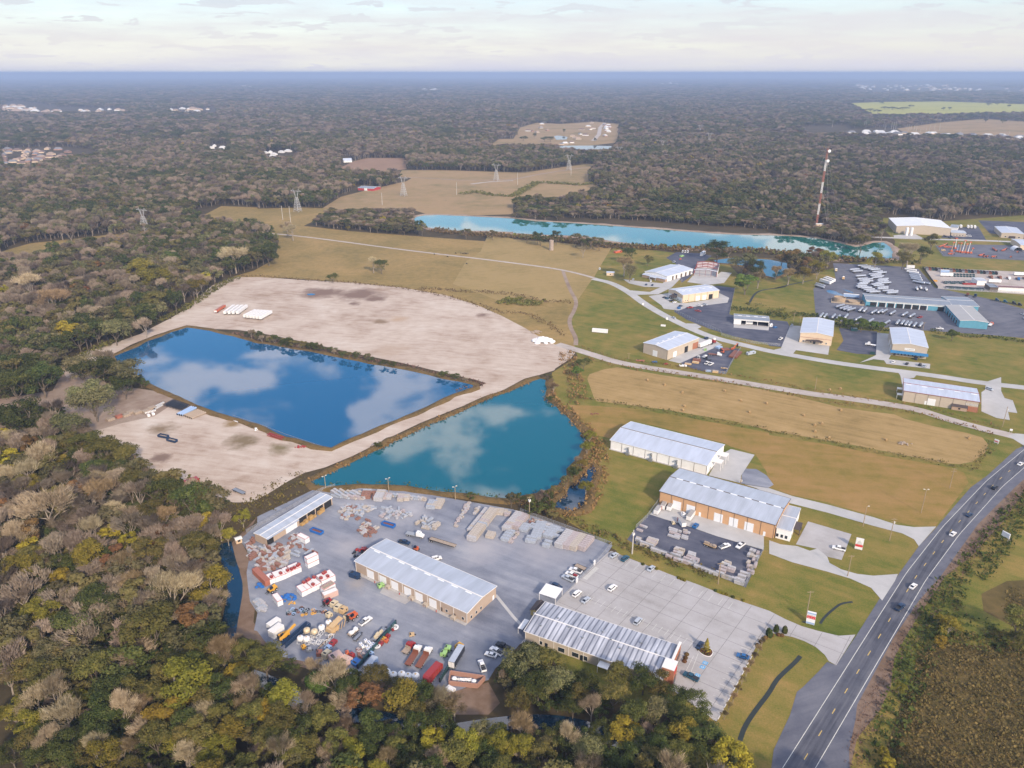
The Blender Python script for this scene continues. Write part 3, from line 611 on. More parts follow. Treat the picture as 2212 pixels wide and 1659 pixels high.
 def panel(s, name, side, fs, w, z0, z1, m, d=.08, label=None):
  for f in fs:
   mb = MB(); mb.box(*s.place(side, f, w, z0, z1, d)); o = mb.build(name, m, s.o)
   if label: o['label'] = label
   if name in ('door', 'rollup_door') and w > 2:
    fb = MB(); x = s.place(side, f, w + .3, z0, z1 + .15, d * .6); fb.box(*x); fb.build('frame', M_trim, o)
   if name == 'window':
    fb = MB(); x = s.place(side, f, w + .24, z0 - .12, z1 + .12, d * .6); fb.box(*x); fb.build('frame', M_trim, o)
  return s
 def downpipes(s, n, m=M_trim, sides=('front', 'back')):
  for sd_ in sides:
   for i in range(n + 1): mb = MB(); f = min(max(i / n, .003), .997); mb.box(*s.place(sd_, f, .16, .0, s.eave - .05, .13)); mb.build('downpipe', m, s.o)
  return s
 def skylights(s, n, yf=.42, ln=3.0, wd=.55, m=M_sky, f0=.06, f1=.94, rows=1):
  for i in range(n):
   f = f0 + (f1 - f0) * i / max(1, n - 1); mb = MB()
   if s.axis == 'AB':
    y = s.W * yf; z = s.eave + s.rise * (yf / .5 if yf < .5 else (1 - yf) / .5) + .24; mb.box(f * s.L - ln / 2, f * s.L + ln / 2, y - wd / 2, y + wd / 2, z - .1, z + .08)
   else:
    x = s.L * yf; z = s.eave + s.rise * (yf / .5 if yf < .5 else (1 - yf) / .5) + .24; mb.box(x - wd / 2, x + wd / 2, f * s.W - ln / 2, f * s.W + ln / 2, z - .1, z + .08)
   mb.build('skylight', m, s.o)
  return s
 def base(s, m=M_slab, e=.9, h=.14, side='front'):
  mb = MB(); mb.box(-e * .3, s.L + e * .3, -e, s.W + e * .3, 0.01, h + .1); mb.build('floor_slab', m, s.o); return s
def text(body, size, m, parent, loc, rot, name='lettering', ext=.03, align='CENTER'):
 cu = bpy.data.curves.new(name, 'FONT'); cu.body = body; cu.size = size; cu.extrude = ext; cu.align_x = align; cu.align_y = 'CENTER'
 o = bpy.data.objects.new(name, cu); COL.objects.link(o); o.data.materials.append(m)
 dg = bpy.context.evaluated_depsgraph_get(); me = bpy.data.meshes.new_from_object(o.evaluated_get(dg)); bpy.data.objects.remove(o)
 o = bpy.data.objects.new(name, me); COL.objects.link(o); o.parent = parent; o.location = loc; o.rotation_euler = rot
 if not me.materials: me.materials.append(m)
 return o
# 1 long workshop in the yard
B1 = Bld('workshop', 'long tan workshop with pale blue-grey metal roof in the middle of the gravel yard', 'workshop', ('C1', 848, 1532), ('D1', 1815, 318), ('D1', 2062, 90), base=('D1', 1812, 415), rise=1.1, wall=M_tanw)
B1.trim(); B1.downpipes(9); B1.skylights(8, .46, 3.2, .5, f0=.07, f1=.9)
B1.panel('rollup_door', 'front', (.145, .262, .372, .49, .592, .712), 3.6, .1, 4.0, M_door); B1.panel('window', 'front', (.83, .965), 1.0, 1.1, 2.3, M_glass); B1.panel('window', 'right', (.13, .3, .46), 1.0, 1.1, 2.3, M_glass)
B1.panel('door', 'front', (.785, .895), 1.1, .1, 2.2, M_dtrim); B1.panel('door', 'right', (.9,), 1.1, .1, 2.2, M_door)
for f in (.205, .32, .435, .54, .655, .76): mb = MB(); mb.box(f * B1.L - .12, f * B1.L + .12, -1.6, -1.36, 0, 1.1); mb.build('bollard', mat('red_bollard_paint', (.45, .05, .04), .5), B1.o)
mb = MB(); mb.box(-.2, B1.L, -1.5, -.05, .02, .3); mb.build('kerb', M_slab, B1.o)
for f in (.325, .54, .665, .90):                     # air-conditioning and compressor cages along the wall
 mb = MB(); c = f * B1.L
 for x in (-1, 1):
  for y in (-1.9, -.5): mb.box(c + x * .9 - .06, c + x * .9 + .06, y - .06, y + .06, .1, 1.6)
 mb.box(c - .7, c + .7, -1.6, -.6, .25, 1.2); mb.box(c - 1, c + 1, -2, -.4, 1.55, 1.65); mb.build('equipment_cage', M_beig, B1.o)
sheet('concrete_pad', 'D1 1095 90 1340 205 1280 248 1060 150', .14, M_conc)
ribbon('walkway', pts('D1 2062 165 2215 355 D2 85 440'), 1.3, .13, M_conc2)
# 2 showroom
B2_ = Bld('showroom', 'showroom with a streaked silver ribbed roof and brick entrance end facing the car park', 'building', ('D2', 105, 475), ('D2', 1296, 888), ('D2', 1470, 618), eave=4.6, rise=1.0, roof=RF_STRIPE, wall=M_beig, over=.4)
B2_.trim(); B2_.downpipes(9); B2_.panel('window', 'front', (.125, .62), 1.1, .9, 2.4, M_glass); B2_.panel('window', 'front', (.28, .385, .45), 2.6, .7, 2.6, M_glass); B2_.panel('door', 'front', (.165, .43), 1.2, .05, 2.3, M_glass); B2_.panel('door', 'left', (.3,), 1.2, .05, 2.3, M_glass)
W_, L_ = B2_.W, B2_.L
mb = MB(); mb.box(L_ + .45, L_ + 1.2, -.3, W_ + .3, 0, 6.3); mb.build('parapet_wall', M_brick, B2_.o)
mb = MB(); mb.box(L_ + .35, L_ + 1.3, -.4, W_ + .4, 6.3, 6.55); mb.build('parapet_cap', M_trim, B2_.o)
mb = MB(); mb.box(L_ - 1.2, L_ + 3.0, W_ * .12, W_ * .38, 0, 7.6); en = mb.build('entrance_tower', M_brick, B2_.o)
mb = MB(); mb.box(L_ - 1.35, L_ + 3.15, W_ * .12 - .15, W_ * .38 + .15, 7.6, 7.85); mb.build('cap', M_trim, en)
mb = MB(); mb.box(L_ + 3.0, L_ + 3.1, W_ * .18, W_ * .32, .1, 3.2); mb.build('doorway', M_glass, en)
mb = MB(); mb.box(L_ + 3.0, L_ + 3.12, W_ * .16, W_ * .34, 5.5, 6.9); mb.build('sign_panel', mat('red_sign_letters', (.6, .03, .03), .4), en)
for f in (.52, .66, .8, .93):
 mb = MB(); mb.box(L_ + 1.2, L_ + 1.28, W_ * f - .9, W_ * f + .9, .8, 3.2); mb.build('window', M_glass, B2_.o)
mb = MB(); mb.box(L_ * .565, L_ * .64, -3.2, -.1, 3.0, 3.18)
for f in (.568, .637): mb.box(L_ * f - .07, L_ * f + .07, -3.1, -2.95, 0, 3.0)
mb.build('porch_roof', M_white, B2_.o)
for k in range(9): mb = MB(); x = L_ * (.08 + .1 * k + .02 * math.sin(k * 5)); y = W_ * (.25 + .5 * ((k * 37) % 10) / 10); mb.box(x - .4, x + .4, y - .3, y + .3, 5.0, 6.15 - abs(y / W_ - .5) * 1.4); mb.build('roof_vent', M_galv, B2_.o)
# canopy, brown-roofed kiosk and porch at the showroom's yard end
t = thing('carport', 'flat white carport roof at the yard end of the silver-roofed showroom', 'carport', P('D2', 330, 195), B2_.rz)
mb = MB(); mb.box(-4.2, 3.4, -3.2, 4.0, 3.3, 3.5); mb.build('roof', M_white, t)
for x in (-4, 3.2):
 for y in (-3, 3.8): mb = MB(); mb.box(x - .08, x + .08, y - .08, y + .08, 0, 3.3); mb.build('post', M_trim, t)
def shed(name, label, q, L, Wd, h, rz, wall, roof, rise=1.0, cat='shed', door=True, over=.3):
 t = thing(name, label, cat, q, rz)
 mb = MB(); mb.add([(-L/2, -Wd/2, 0), (L/2, -Wd/2, 0), (L/2, Wd/2, 0), (-L/2, Wd/2, 0), (-L/2, -Wd/2, h), (L/2, -Wd/2, h), (L/2, Wd/2, h), (-L/2, Wd/2, h), (-L/2, 0, h+rise), (L/2, 0, h+rise)],
  [(0, 1, 5, 4), (2, 3, 7, 6), (3, 0, 4, 8, 7), (1, 2, 6, 9, 5)]); mb.build('wall', wall, t)
 rb = MB(); o_ = over
 for s_ in (-1, 1):
  z0 = h - rise * o_ / (Wd/2); vs = [(-L/2-o_, s_*(Wd/2+o_), z0+.03), (L/2+o_, s_*(Wd/2+o_), z0+.03), (L/2+o_, 0, h+rise+.03), (-L/2-o_, 0, h+rise+.03)]
  if s_ > 0: vs = [vs[1], vs[0], vs[3], vs[2]]
  rb.add([(x, y, z + .12) for x, y, z in vs] + vs, [(0, 1, 2, 3), (7, 6, 5, 4), (0, 4, 5, 1), (1, 5, 6, 2), (3, 7, 4, 0)])
 rb.build('roof', roof, t)
 if door: mb = MB(); mb.box(-L/2-.05, -L/2+.01, -.55, .55, .05, min(2.1, h - .1)); mb.build('door', M_trim, t); mb = MB(); mb.box(-.6, .6, -Wd/2-.05, -Wd/2+.01, .9, min(1.9, h - .2)); mb.build('window', M_glass, t)
 return t
shed('kiosk', 'small yellow-walled kiosk with a brown roof beside the showroom', P('D2', 215, 310), 6.2, 3.6, 2.5, B2_.rz + math.pi / 2, mat('yellow_wall', (.55, .4, .15), .7), M_shing, 1.0, 'kiosk')
t = thing('porch', 'small white lean-to porch on the blank corner of the showroom', 'porch', P('D2', 95, 500), B2_.rz + math.pi / 2)
mb = MB(); mb.box(-1, 5, .2, 2.2, 2.6, 2.75); mb.build('roof', M_white, t)
for x in (-.9, 2, 4.9): mb = MB(); mb.box(x - .06, x + .06, 2.0, 2.12, 0, 2.6); mb.build('post', M_trim, t)
# 3 orange warehouse
B3_ = Bld('warehouse', 'orange-tan warehouse with pale blue-grey roof, roll-up doors and a white office wing', 'warehouse', ('C2', 1268, 925), ('C3', 52, 1216), ('C3', 183, 992), base=('C3', 45, 1338), rise=1.6, wall=M_oran)
B3_.trim(M_dtrim); B3_.downpipes(9, M_dtrim); B3_.skylights(8, .5, 3.4, .6, f0=.09, f1=.95)
B3_.panel('rollup_door', 'front', (.165, .29, .535, .665, .795), 4.0, .1, 4.6, M_door); B3_.panel('door', 'front', (.375, .925), 1.1, .1, 2.4, M_door); B3_.panel('door', 'right', (.3,), 1.1, .1, 2.4, M_door)
OF = Bld('office', 'low white-fronted office wing with pale roof joined to the orange warehouse', 'office', ('C3', 66, 1240), ('C3', 190, 1273), ('C3', 300, 1082), base=('C3', 183, 1362), rise=.5, wall=M_whw, over=.2); OF.trim()
OF.panel('window', 'front', (.1, .42, .72), 1.1, 1.0, 2.6, M_glass); OF.panel('window', 'right', (.15, .3), 1.2, 1.0, 2.4, M_glass); OF.panel('door', 'right', (.45,), 1.2, .1, 2.4, M_glass)
mb = MB(); mb.box(OF.L + .1, OF.L + 3.0, OF.W * .3, OF.W * .62, 3.0, 3.2); mb.box(OF.L + 2.6, OF.L + 2.9, OF.W * .32, OF.W * .36, 0, 3); mb.box(OF.L + 2.6, OF.L + 2.9, OF.W * .56, OF.W * .6, 0, 3); mb.build('porch_roof', M_shing, OF.o)
# 4 white warehouse
B4 = Bld('warehouse', 'tall white warehouse with dark downpipes and a pale blue ribbed roof beside the turquoise pond', 'warehouse', ('C2', 842, 484), ('C2', 1677, 704), ('C2', 1826, 526), base=('C2', 1673, 786), rise=1.9, wall=M_whw, roof=RF_PALE)
B4.trim(M_trim); B4.downpipes(8, M_dtrim); B4.base()
mb = MB(); mb.bar((-.3, B4.W / 2, B4.eave + B4.rise + .3), (B4.L + .3, B4.W / 2, B4.eave + B4.rise + .3), .45, .2); mb.build('ridge_vent', M_dtrim, B4.o)
B4.panel('door', 'front', (.315, .69), 1.1, .1, 2.3, M_door); B4.panel('rollup_door', 'right', (.45, .72), 3.2, .1, 4.2, M_door); B4.panel('door', 'right', (.2,), 1.1, .1, 2.3, M_dtrim)
for f, hh in ((.2, 3.6), (.445, 3.8), (.705, 3.8)):
 mb = MB(); c = f * B4.L; mb.box(c - 1.1, c + 1.1, -2.2, -.7, .1, 1.6); mb.box(c - .35, c + .35, -.7, -.1, .8, hh); mb.box(c - .35, c + .35, -1.6, -.1, hh, hh + .7); mb.build('air_handler', M_galv, B4.o)
for f in (.36, .68):
 mb = MB(); y = f * B4.W; mb.box(B4.L + .1, B4.L + 5.2, y - 2.6, y + 2.2, 4.6, 4.9); mb.box(B4.L + 4.9, B4.L + 5.1, y - 2.5, y - 2.3, 0, 4.6); mb.box(B4.L + 4.9, B4.L + 5.1, y + 1.9, y + 2.1, 0, 4.6); mb.build('canopy', M_trim, B4.o)
# 5 long tan building with red brick office, by the limestone road
B5 = Bld('workshop', 'long beige workshop with a brick office corner lettered SAMSON', 'workshop', ('B3', 1163, 1531), ('B3', 1815, 1629), ('B3', 1800, 1515), base=('C3', 1822, 252), rise=1.0, wall=M_beig, roof=RF_PALE)
B5.trim(mat('maroon_trim', (.3, .06, .05), .6)); B5.downpipes(6, M_dtrim); B5.skylights(5, .42, 3.2, .7); B5.panel('rollup_door', 'front', (.39,), 4.4, .1, 4.6, M_door); B5.panel('door', 'front', (.315, .93), 1.2, .1, 2.6, M_door)
mb = MB(); mb.box(B5.L * .82, B5.L + .12, -.12, 6, .05, 3.6); bk = mb.build('brick_office_wall', M_brick, B5.o); mb = MB(); mb.box(B5.L * .85, B5.L * .872, -.2, -.12, 1, 2.4); mb.build('window', M_glass, bk)
text('SAMSON', 1.7, M_white, B5.o, (B5.L * .91, -.16, 4.9), (R(90), 0, 0), 'wall_lettering', .05)
for f in (.1, .55): mb = MB(); y = B5.W * f; mb.box(-3.4, -.1, y, y + 3.6, 2.9, 3.1); mb.box(-3.3, -3.15, y + .1, y + .25, 0, 2.9); mb.box(-3.3, -3.15, y + 3.3, y + 3.45, 0, 2.9); mb.build('lean_to', M_trim, B5.o)
t = shed('porch', 'square brown-roofed porch in front of the brick office of the long beige workshop', P('C3', 1632, 215), 8.5, 5.5, 2.6, B5.rz, M_brickt, M_shing, 1.9, 'porch')
# 6, 7 two gable-fronted units on the north road
B6 = Bld('industrial_unit', 'cream gable-fronted unit with a brown porch roof and pale roof', 'industrial unit', ('B3', 270, 1030), ('B3', 546, 1062), ('B3', 572, 932), base=('B3', 532, 1146), axis='BC', rise=1.5, wall=M_cream, roof=RF_PALE)
B6.trim(); B6.panel('window', 'front', (.12, .36, .68, .84), .9, 1.0, 2.2, M_glass); B6.panel('door', 'front', (.47,), 1.8, .1, 2.3, M_glass); B6.panel('canopy_band', 'front', (.5,), B6.L * .96, 4.7, 4.95, mat('maroon_trim', (.3, .06, .05), .6)); B6.panel('rollup_door', 'left', (.4, .7), 3.6, .1, 4, M_door)
mb = MB(); mb.prism([(-1, 3.0), (B6.L * .27, 4.0), (B6.L * .35, 4.0), (B6.L * .5, 3.0)], -3.2, -.1, Matrix.Translation((B6.L * .24, 0, 0))); mb.build('porch_roof', M_shing, B6.o)
B7 = Bld('industrial_unit', 'gable-fronted unit with pale blue roof and a bright blue awning across its front', 'industrial unit', ('B3', 1068, 1127), ('B3', 1370, 1161), ('B3', 1366, 1021), base=('B3', 1372, 1262), axis='BC', rise=1.6, wall=M_beig, roof=RF_PALE)
B7.trim(); mb = MB(); mb.prism([(-3.2, 3.0), (-.06, 4.3), (-.06, 3.0)], -1.0, B7.L + 1.0, Matrix(((0, 1, 0, 0), (1, 0, 0, 0), (0, 0, 1, 0), (0, 0, 0, 1)))); mb.build('awning', M_awn, B7.o)
B7.panel('window', 'front', (.2, .3, .4, .5, .62, .85), 1.0, .9, 2.2, M_glass); B7.panel('door', 'front', (.1, .7), 1.6, .1, 2.4, M_dtrim); B7.panel('sign_board', 'front', (.5,), 7.0, 5.4, 7.1, M_white); B7.panel('rollup_door', 'left', (.3, .6), 3.6, .1, 4, M_door)
mb = MB()
for x0, x1 in ((-3.0, -2.2), (-1.7, -.9), (-.7, .2), (.35, 1.4), (1.55, 2.9)): mb.box(B7.L * .5 + x0, B7.L * .5 + x1, -.17, -.09, 6.0, 6.5)
mb.build('sign_lettering', mat('faded_sign_letters', (.42, .42, .4), .6), B7.o)
# 8 tan workshop with brown porch
B8 = Bld('workshop', 'cream workshop with parked cars at its white end and a long side of doors', 'workshop', ('B2', 1465, 706), ('B2', 1780, 664), None, base=('B2', 1778, 730), D=('B2', 1340, 656), rise=1.6, wall=M_cream, roof=RF_PALE)
B8.trim(); B8.downpipes(6, M_dtrim, ('front',)); B8.skylights(5, .35, 3, .8, f0=.15, f1=.9); B8.panel('rollup_door', 'front', (.42, .6), 4.2, .1, 4.6, M_door); B8.panel('open_doorway', 'front', (.77,), 4.4, .1, 4.8, M_dark); B8.panel('window', 'front', (.04, .09, .14), .8, 1, 2, M_glass); B8.panel('white_end_wall', 'left', (.5,), B8.W * .98, .1, 4.2, M_whw); B8.panel('window', 'left', (.15, .3, .8), 1, 1.1, 2.2, M_glass, .12)
B8.panel('wall_sign', 'left', (.5,), 5.5, 4.9, 6.1, mat('navy_sign', (.03, .05, .12), .5), .14)
mb = MB(); mb.box(-4.2, -.1, B8.W * .4, B8.W * .68, 3.0, 3.25); mb.prism([(-4.4, 3.25), (-.1, 4.6), (-.1, 3.25)], B8.W * .38, B8.W * .7)
for y in (.41, .54, .67): mb.box(-4.0, -3.6, B8.W * y - .2, B8.W * y + .2, 0, 3)
mb.build('porch_roof', M_shing, B8.o)
# 9 first unit, with long side of doors
B9 = Bld('workshop', 'white and tan workshop with a row of tall doors, left of the red steel frame', 'workshop', ('B2', 1138, 503), ('B2', 1330, 545), ('B2', 1412, 452), base=('B2', 1332, 590), axis='BC', rise=1.5, wall=M_whw, roof=RF_PALE)
B9.trim(); B9.panel('open_doorway', 'right', (.22, .36, .55, .72, .88), 3.0, .1, 4.2, M_dtrim); B9.panel('window', 'front', (.1, .3, .75), 1, 3, 4, M_glass); mb = MB(); mb.box(-.6, B9.L + .2, -3.6, -.05, .05, 2.9); fr = mb.build('brick_front', M_brickt, B9.o); mb = MB(); mb.prism([(-4, 2.95), (-.05, 3.9), (-.05, 2.95)], -.9, B9.L + .4, Matrix(((0, 1, 0, 0), (1, 0, 0, 0), (0, 0, 1, 0), (0, 0, 0, 1)))); mb.build('roof', RF_PALE, fr)
mb = MB(); mb.box(B9.L * .35, B9.L * .65, -6.0, -3.6, 2.7, 2.95); mb.box(B9.L * .36, B9.L * .38, -5.9, -5.6, 0, 2.7); mb.box(B9.L * .62, B9.L * .64, -5.9, -5.6, 0, 2.7); mb.build('porch_roof', RF_PALE, B9.o)
# 10 red steel frame of an unfinished building
fa, fb_, fc_ = P('Q', 545, 612, 6), P('Q', 940, 640, 6), P('Q', 1042, 500, 6)
u = (fb_ - fa); fL = u.length; u.normalize(); w = Vector((-u.y, u.x, 0)); fW = abs((fc_ - fb_).dot(w)); fo = thing('steel_frame_building', 'unfinished building of dark red steel frames with white back and side walls', 'building frame', (fa.x, fa.y, 0), math.atan2(u.y, u.x))
for k in range(4):
 y = fW * k / 3; mb = MB(); mb.bar((0, y, 0), (0, y, 6), .45); mb.bar((fL, y, 0), (fL, y, 6), .45); mb.bar((0, y, 6), (fL / 2, y, 7.6), .45, .6); mb.bar((fL, y, 6), (fL / 2, y, 7.6), .45, .6)
 if k in (0, 3):
  for f in (.25, .5, .75): mb.bar((fL * f, y, 0), (fL * f, y, 6.6), .28)
 mb.build('portal_frame', M_steel, fo)
mb = MB()
for z in (1.8, 3.4, 5.0):
 for y0, y1, x in ((0, fW, 0), (0, fW, fL)): mb.bar((x, y0, z), (x, y1, z), .18)
 mb.bar((0, fW, z), (fL, fW, z), .18)
for k in range(7): x = fL * (k + .5) / 7; z = 6.2 + 1.6 * (1 - abs(x / fL - .5) * 2); mb.bar((x, fW * .33, z), (x, fW, z), .14)
mb.build('girts_and_purlins', M_steel, fo)
mb = MB(); mb.box(0, fL, fW + .2, fW + .3, .1, 6.4); mb.build('back_wall', mat('pinkish_white_sheeting', (.66, .6, .62), .6), fo)
mb = MB(); mb.box(fL + .25, fL + .35, 0, fW, .1, 6.2); mb.build('side_wall', M_whw, fo)
mb = MB(); mb.add([(-.3, -1.2, 6.3), (fL / 2, -1.2, 7.9), (fL + .3, -1.2, 6.3), (fL + .3, 1.6, 6.3), (fL / 2, 1.6, 7.9), (-.3, 1.6, 6.3)], [(0, 1, 4, 5), (1, 2, 3, 4)]); mb.build('roof_edge', RF_WHITE, fo)
mb = MB(); mb.box(-.4, fL + .4, -.4, fW + .4, .02, .2); mb.build('floor_slab', M_slab, fo)
# 11 tan warehouse of the steel yard
B11 = Bld('warehouse', 'tan warehouse with pale blue roof beside the fenced steel yard on the limestone road', 'warehouse', ('B2', 1127, 1119), ('B2', 1335, 1181), ('B2', 1601, 1074), base=('B2', 1330, 1268), axis='BC', rise=1.2, wall=M_beig, roof=RF_PALE)
B11.trim(); B11.downpipes(1, M_dtrim, ('front',)); B11.skylights(5, .42, 2.6, .9, f0=.12, f1=.8); B11.panel('rollup_door', 'front', (.5,), 4, .1, 4.6, M_door); B11.panel('rollup_door', 'right', (.24,), 4, .1, 4.4, M_door); B11.panel('open_doorway', 'right', (.6,), 4.4, .1, 5, M_dark); B11.panel('brick_panel', 'right', (.9,), B11.W * .18, .1, 5.2, M_brick)
# 12 small white open-fronted shed
B12 = Bld('open_shed', 'small white open-fronted shed with grey roof and four skylights on the asphalt', 'shed', ('Q', 1240, 1452), ('Q', 1840, 1496), ('Q', 1845, 1412), base=('Q', 1832, 1590), rise=.6, wall=M_whw, roof=RF_GREY, opening='front'); B12.trim(); B12.skylights(4, .6, 3.2, 1.0, f0=.16, f1=.86)
mb = MB()
for f in (.0, .2, .35, .68, 1): mb.box(f * B12.L - .15, f * B12.L + .15, -.15, .15, 0, B12.eave)
mb.box(0, B12.L, -.08, .1, B12.eave - 1.0, B12.eave); mb.box(.2, B12.L * .2, .1, .2, .1, B12.eave - 1); mb.box(B12.L * .35, B12.L * .55, 3, 3.1, .1, B12.eave - 1); mb.build('front_posts', M_whw, B12.o)
# 13 blue trailer works
B13 = Bld('trailer_workshop', 'long low blue workshop with a row of open service bays facing the parked tankers', 'workshop', ('B3', 836, 747), ('B3', 1572, 800), ('B3', 1562, 744), base=('B3', 1566, 852), rise=1.2, wall=M_blw, roof=RF_GREY); B13.trim()
bays = (.09, .195, .3, .405, .5, .59, .68, .885, .965)
B13.panel('service_bay', 'front', bays, B13.L * .072, .15, 4.0, M_dark); B13.panel('wall_fascia', 'front', (.5,), B13.L * .99, 4.3, 5.0, M_trim, .1)
for i, f in enumerate(bays[:-1]): mb = MB(); x = (f + .036 + .012) * B13.L; mb.box(x - .35, x + .35, -.5, -.02, 0, 4.6); mb.build('pillar', M_trim, B13.o)
B14 = Bld('trailer_workshop', 'blue gable-ended wing with grey roof running towards the road from the long blue workshop', 'workshop', ('B3', 1648, 924), ('B3', 1890, 941), ('B3', 1800, 812), base=('B3', 1882, 1002), axis='BC', rise=1.0, wall=M_blw, roof=RF_TAN); B14.trim(); B14.panel('rollup_door', 'left', (.2, .35, .5, .65, .8), 3.4, .1, 3.8, M_dark)
B15 = Bld('trailer_workshop', 'tall blue block with a curved grey roof where the two blue workshops meet', 'workshop', ('B3', 1580, 792), ('B3', 1808, 803), ('B3', 1722, 727), base=('B3', 1800, 855), rise=1.0, wall=M_blw, roof=RF_GREY); B15.trim()
# 16 big cream warehouse at the top right
B16 = Bld('warehouse', 'very large cream warehouse with white roof and twin white silos, far right behind the pond', 'warehouse', ('B3', 1100, 108), ('B3', 1570, 130), None, D=('B3', 1052, 40), base=('B3', 1566, 195), axis='BC', rise=2.4, wall=M_beig, roof=RF_WHITE); B16.trim()
for a in (1180, 1220):
 q = P('B3', a, 190); o = thing('silo', ('left' if a == 1180 else 'right') + ' one of two white silos against the large cream warehouse', 'silo', q, 0, 'silos at the large warehouse'); mb = MB(); mb.lathe([(0, 0), (1.9, 0), (1.9, 9.5), (1.2, 10.6), (0, 10.9)], n=14); mb.build('tank', M_white, o); mb = MB(); mb.bar((1.95, 0, 0), (1.95, 0, 10.5), .3); mb.build('ladder', M_galv, o)
Bld('annex', 'low beige annex with blue-grey roof at the right end of the large cream warehouse', 'annex', ('B3', 1572, 165), ('B3', 1698, 172), ('B3', 1690, 150), base=('B3', 1696, 203), rise=.4, wall=M_beig, roof=RF_BLUE).trim().panel('window', 'front', (.2, .4, .6, .8), 1.2, 1, 2.2, M_glass)
Bld('annex', 'low white annex with grey roof behind the parked box trailers, top right', 'annex', ('B3', 1560, 118), ('B3', 1625, 124), ('B3', 1605, 98), eave=4, rise=.3, wall=M_whw, roof=RF_GREY).trim()
B17 = Bld('industrial_unit', 'beige gable-fronted unit with arched entrance canopy near the top right corner', 'industrial unit', ('B3', 2005, 168), ('B3', 2200, 180), None, D=('B3', 1942, 112), base=('B3', 2198, 222), axis='BC', rise=1.0, wall=M_beig, roof=RF_PALE); B17.trim(); B17.panel('window', 'front', (.2, .8), 2, 1, 2.4, M_glass); B17.panel('doorway', 'front', (.5,), 7, .1, 3, M_shing, .9)
Bld('industrial_unit', 'tan unit at the right edge of the photo above the orange lifts', 'industrial unit', ('B3', 2170, 272), ('B3', 2420, 285), ('B3', 2400, 235), eave=6, rise=1, wall=M_cream, roof=RF_PALE).trim()
o = thing('tunnel_shelter', 'white arched fabric shelter with open mouth beside the orange boom lifts', 'shelter', P('B3', 2130, 318), R(-10)); mb = MB(); pr = [(5 * math.cos(t * math.pi / 10), 4.6 * math.sin(t * math.pi / 10)) for t in range(11)]
mb.add([(x, -5, z) for x, z in pr] + [(x, 6, z) for x, z in pr], [(i + 1, i, 11 + i, 12 + i) for i in range(10)]); mb.build('cover', M_white, o); mb = MB(); mb.add([(x * .98, 5.9, z * .98) for x, z in pr], [tuple(range(11))]); mb.build('dark_back', M_dark, o)
Bld('store', 'long white store with a dark red roof beside the container and skip yard', 'store', ('O', 1745, 905), ('O', 2200, 925), ('O', 2170, 885), base=('O', 2195, 1010), rise=.6, wall=M_whw, roof=RF_RED).trim()
Bld('shed', 'dark grey shed at the end of the red-roofed white store', 'shed', ('O', 1600, 905), ('O', 1740, 912), ('O', 1700, 850), eave=4.5, rise=.2, wall=M_dtrim, roof=RF_GREY).trim(M_dtrim)
Bld('shed', 'blue-grey roofed white shed in the middle of the skip yard', 'shed', ('O', 1380, 795), ('O', 1540, 800), ('O', 1520, 745), eave=4.5, rise=.5, wall=M_whw, roof=RF_BLUE).trim()
# 18 open-sided store shed at the left of the yard
B18 = Bld('open_store', 'long narrow tan store with open bays at the upper left of the yard', 'store', ('G', 338, 828), ('G', 1475, 122), ('G', 1290, 42), eave=4.2, rise=.35, wall=M_tanw, over=.3); B18.trim()
B18.panel('open_bay', 'front', (.53, .66, .79, .925), B18.L * .115, .05, 3.8, M_dark, .05); B18.panel('open_bay', 'front', (.05,), B18.L * .09, .05, 3.6, M_dark, .05); B18.panel('rollup_door', 'front', (.335,), 5, .1, 3.4, M_door); B18.panel('door', 'front', (.415,), 2, .1, 3, M_door)
mb = MB(); L_ = B18.L
mb.box(-.4, L_ * .45, -1.5, 0, 4.05, 4.2); mb.build('roof_overhang', RF_BLUE, B18.o)
mb = MB()
for k, (f, y, s_, c) in enumerate(((.5, -.6, 2.2, 0), (.555, -.5, 1.8, 0), (.63, -.4, 2.4, 0), (.69, -.3, 1.4, 0), (.77, -.4, 1.8, 0), (.82, -.2, 2.0, 0))): mb.box(f * L_ - s_ / 2, f * L_ + s_ / 2, y - 1.0, y + .5, .1, 1.2 + (k % 3) * .5)
mb.build('stored_timber', mat('stored_timber', (.42, .26, .1), .8), B18.o)
# farmstead and small sheds
Bld('barn', 'long red barn with grey roof and white door in the far pasture', 'barn', ('A1', 868, 1163), ('A1', 1003, 1170), ('A1', 1000, 1150), base=('A1', 1002, 1190), rise=1.6, wall=mat('barn_red', (.42, .04, .045), .7), roof=RF_GREY).trim().panel('door', 'front', (.5,), 6, .1, 4.5, M_door)
shed('farmhouse', 'white farmhouse with pale blue roof at the edge of the ploughed field', P('A1', 778, 940), 20, 15, 4, R(20), M_whw, RF_PALE, 5, 'farmhouse')
shed('shed', 'pale shed with lean roof on the grass left of the first white and tan workshop', P('B2', 838, 533), 8, 6, 3.2, R(-5), M_cream, RF_PALE, .6)
shed('shed', 'tiny white shed at the foot of the tall red and white mast', P('B3', 430, 108), 10, 5, 3, R(-5), M_cream, M_trim, .5)
shed('privy', 'small white pitched hut at the far left corner of the yard fence', P('C0', 2052, 1370), 2.6, 2.4, 2.2, R(35), mat('cream_plywood', (.6, .45, .3), .8), M_trim, .4)
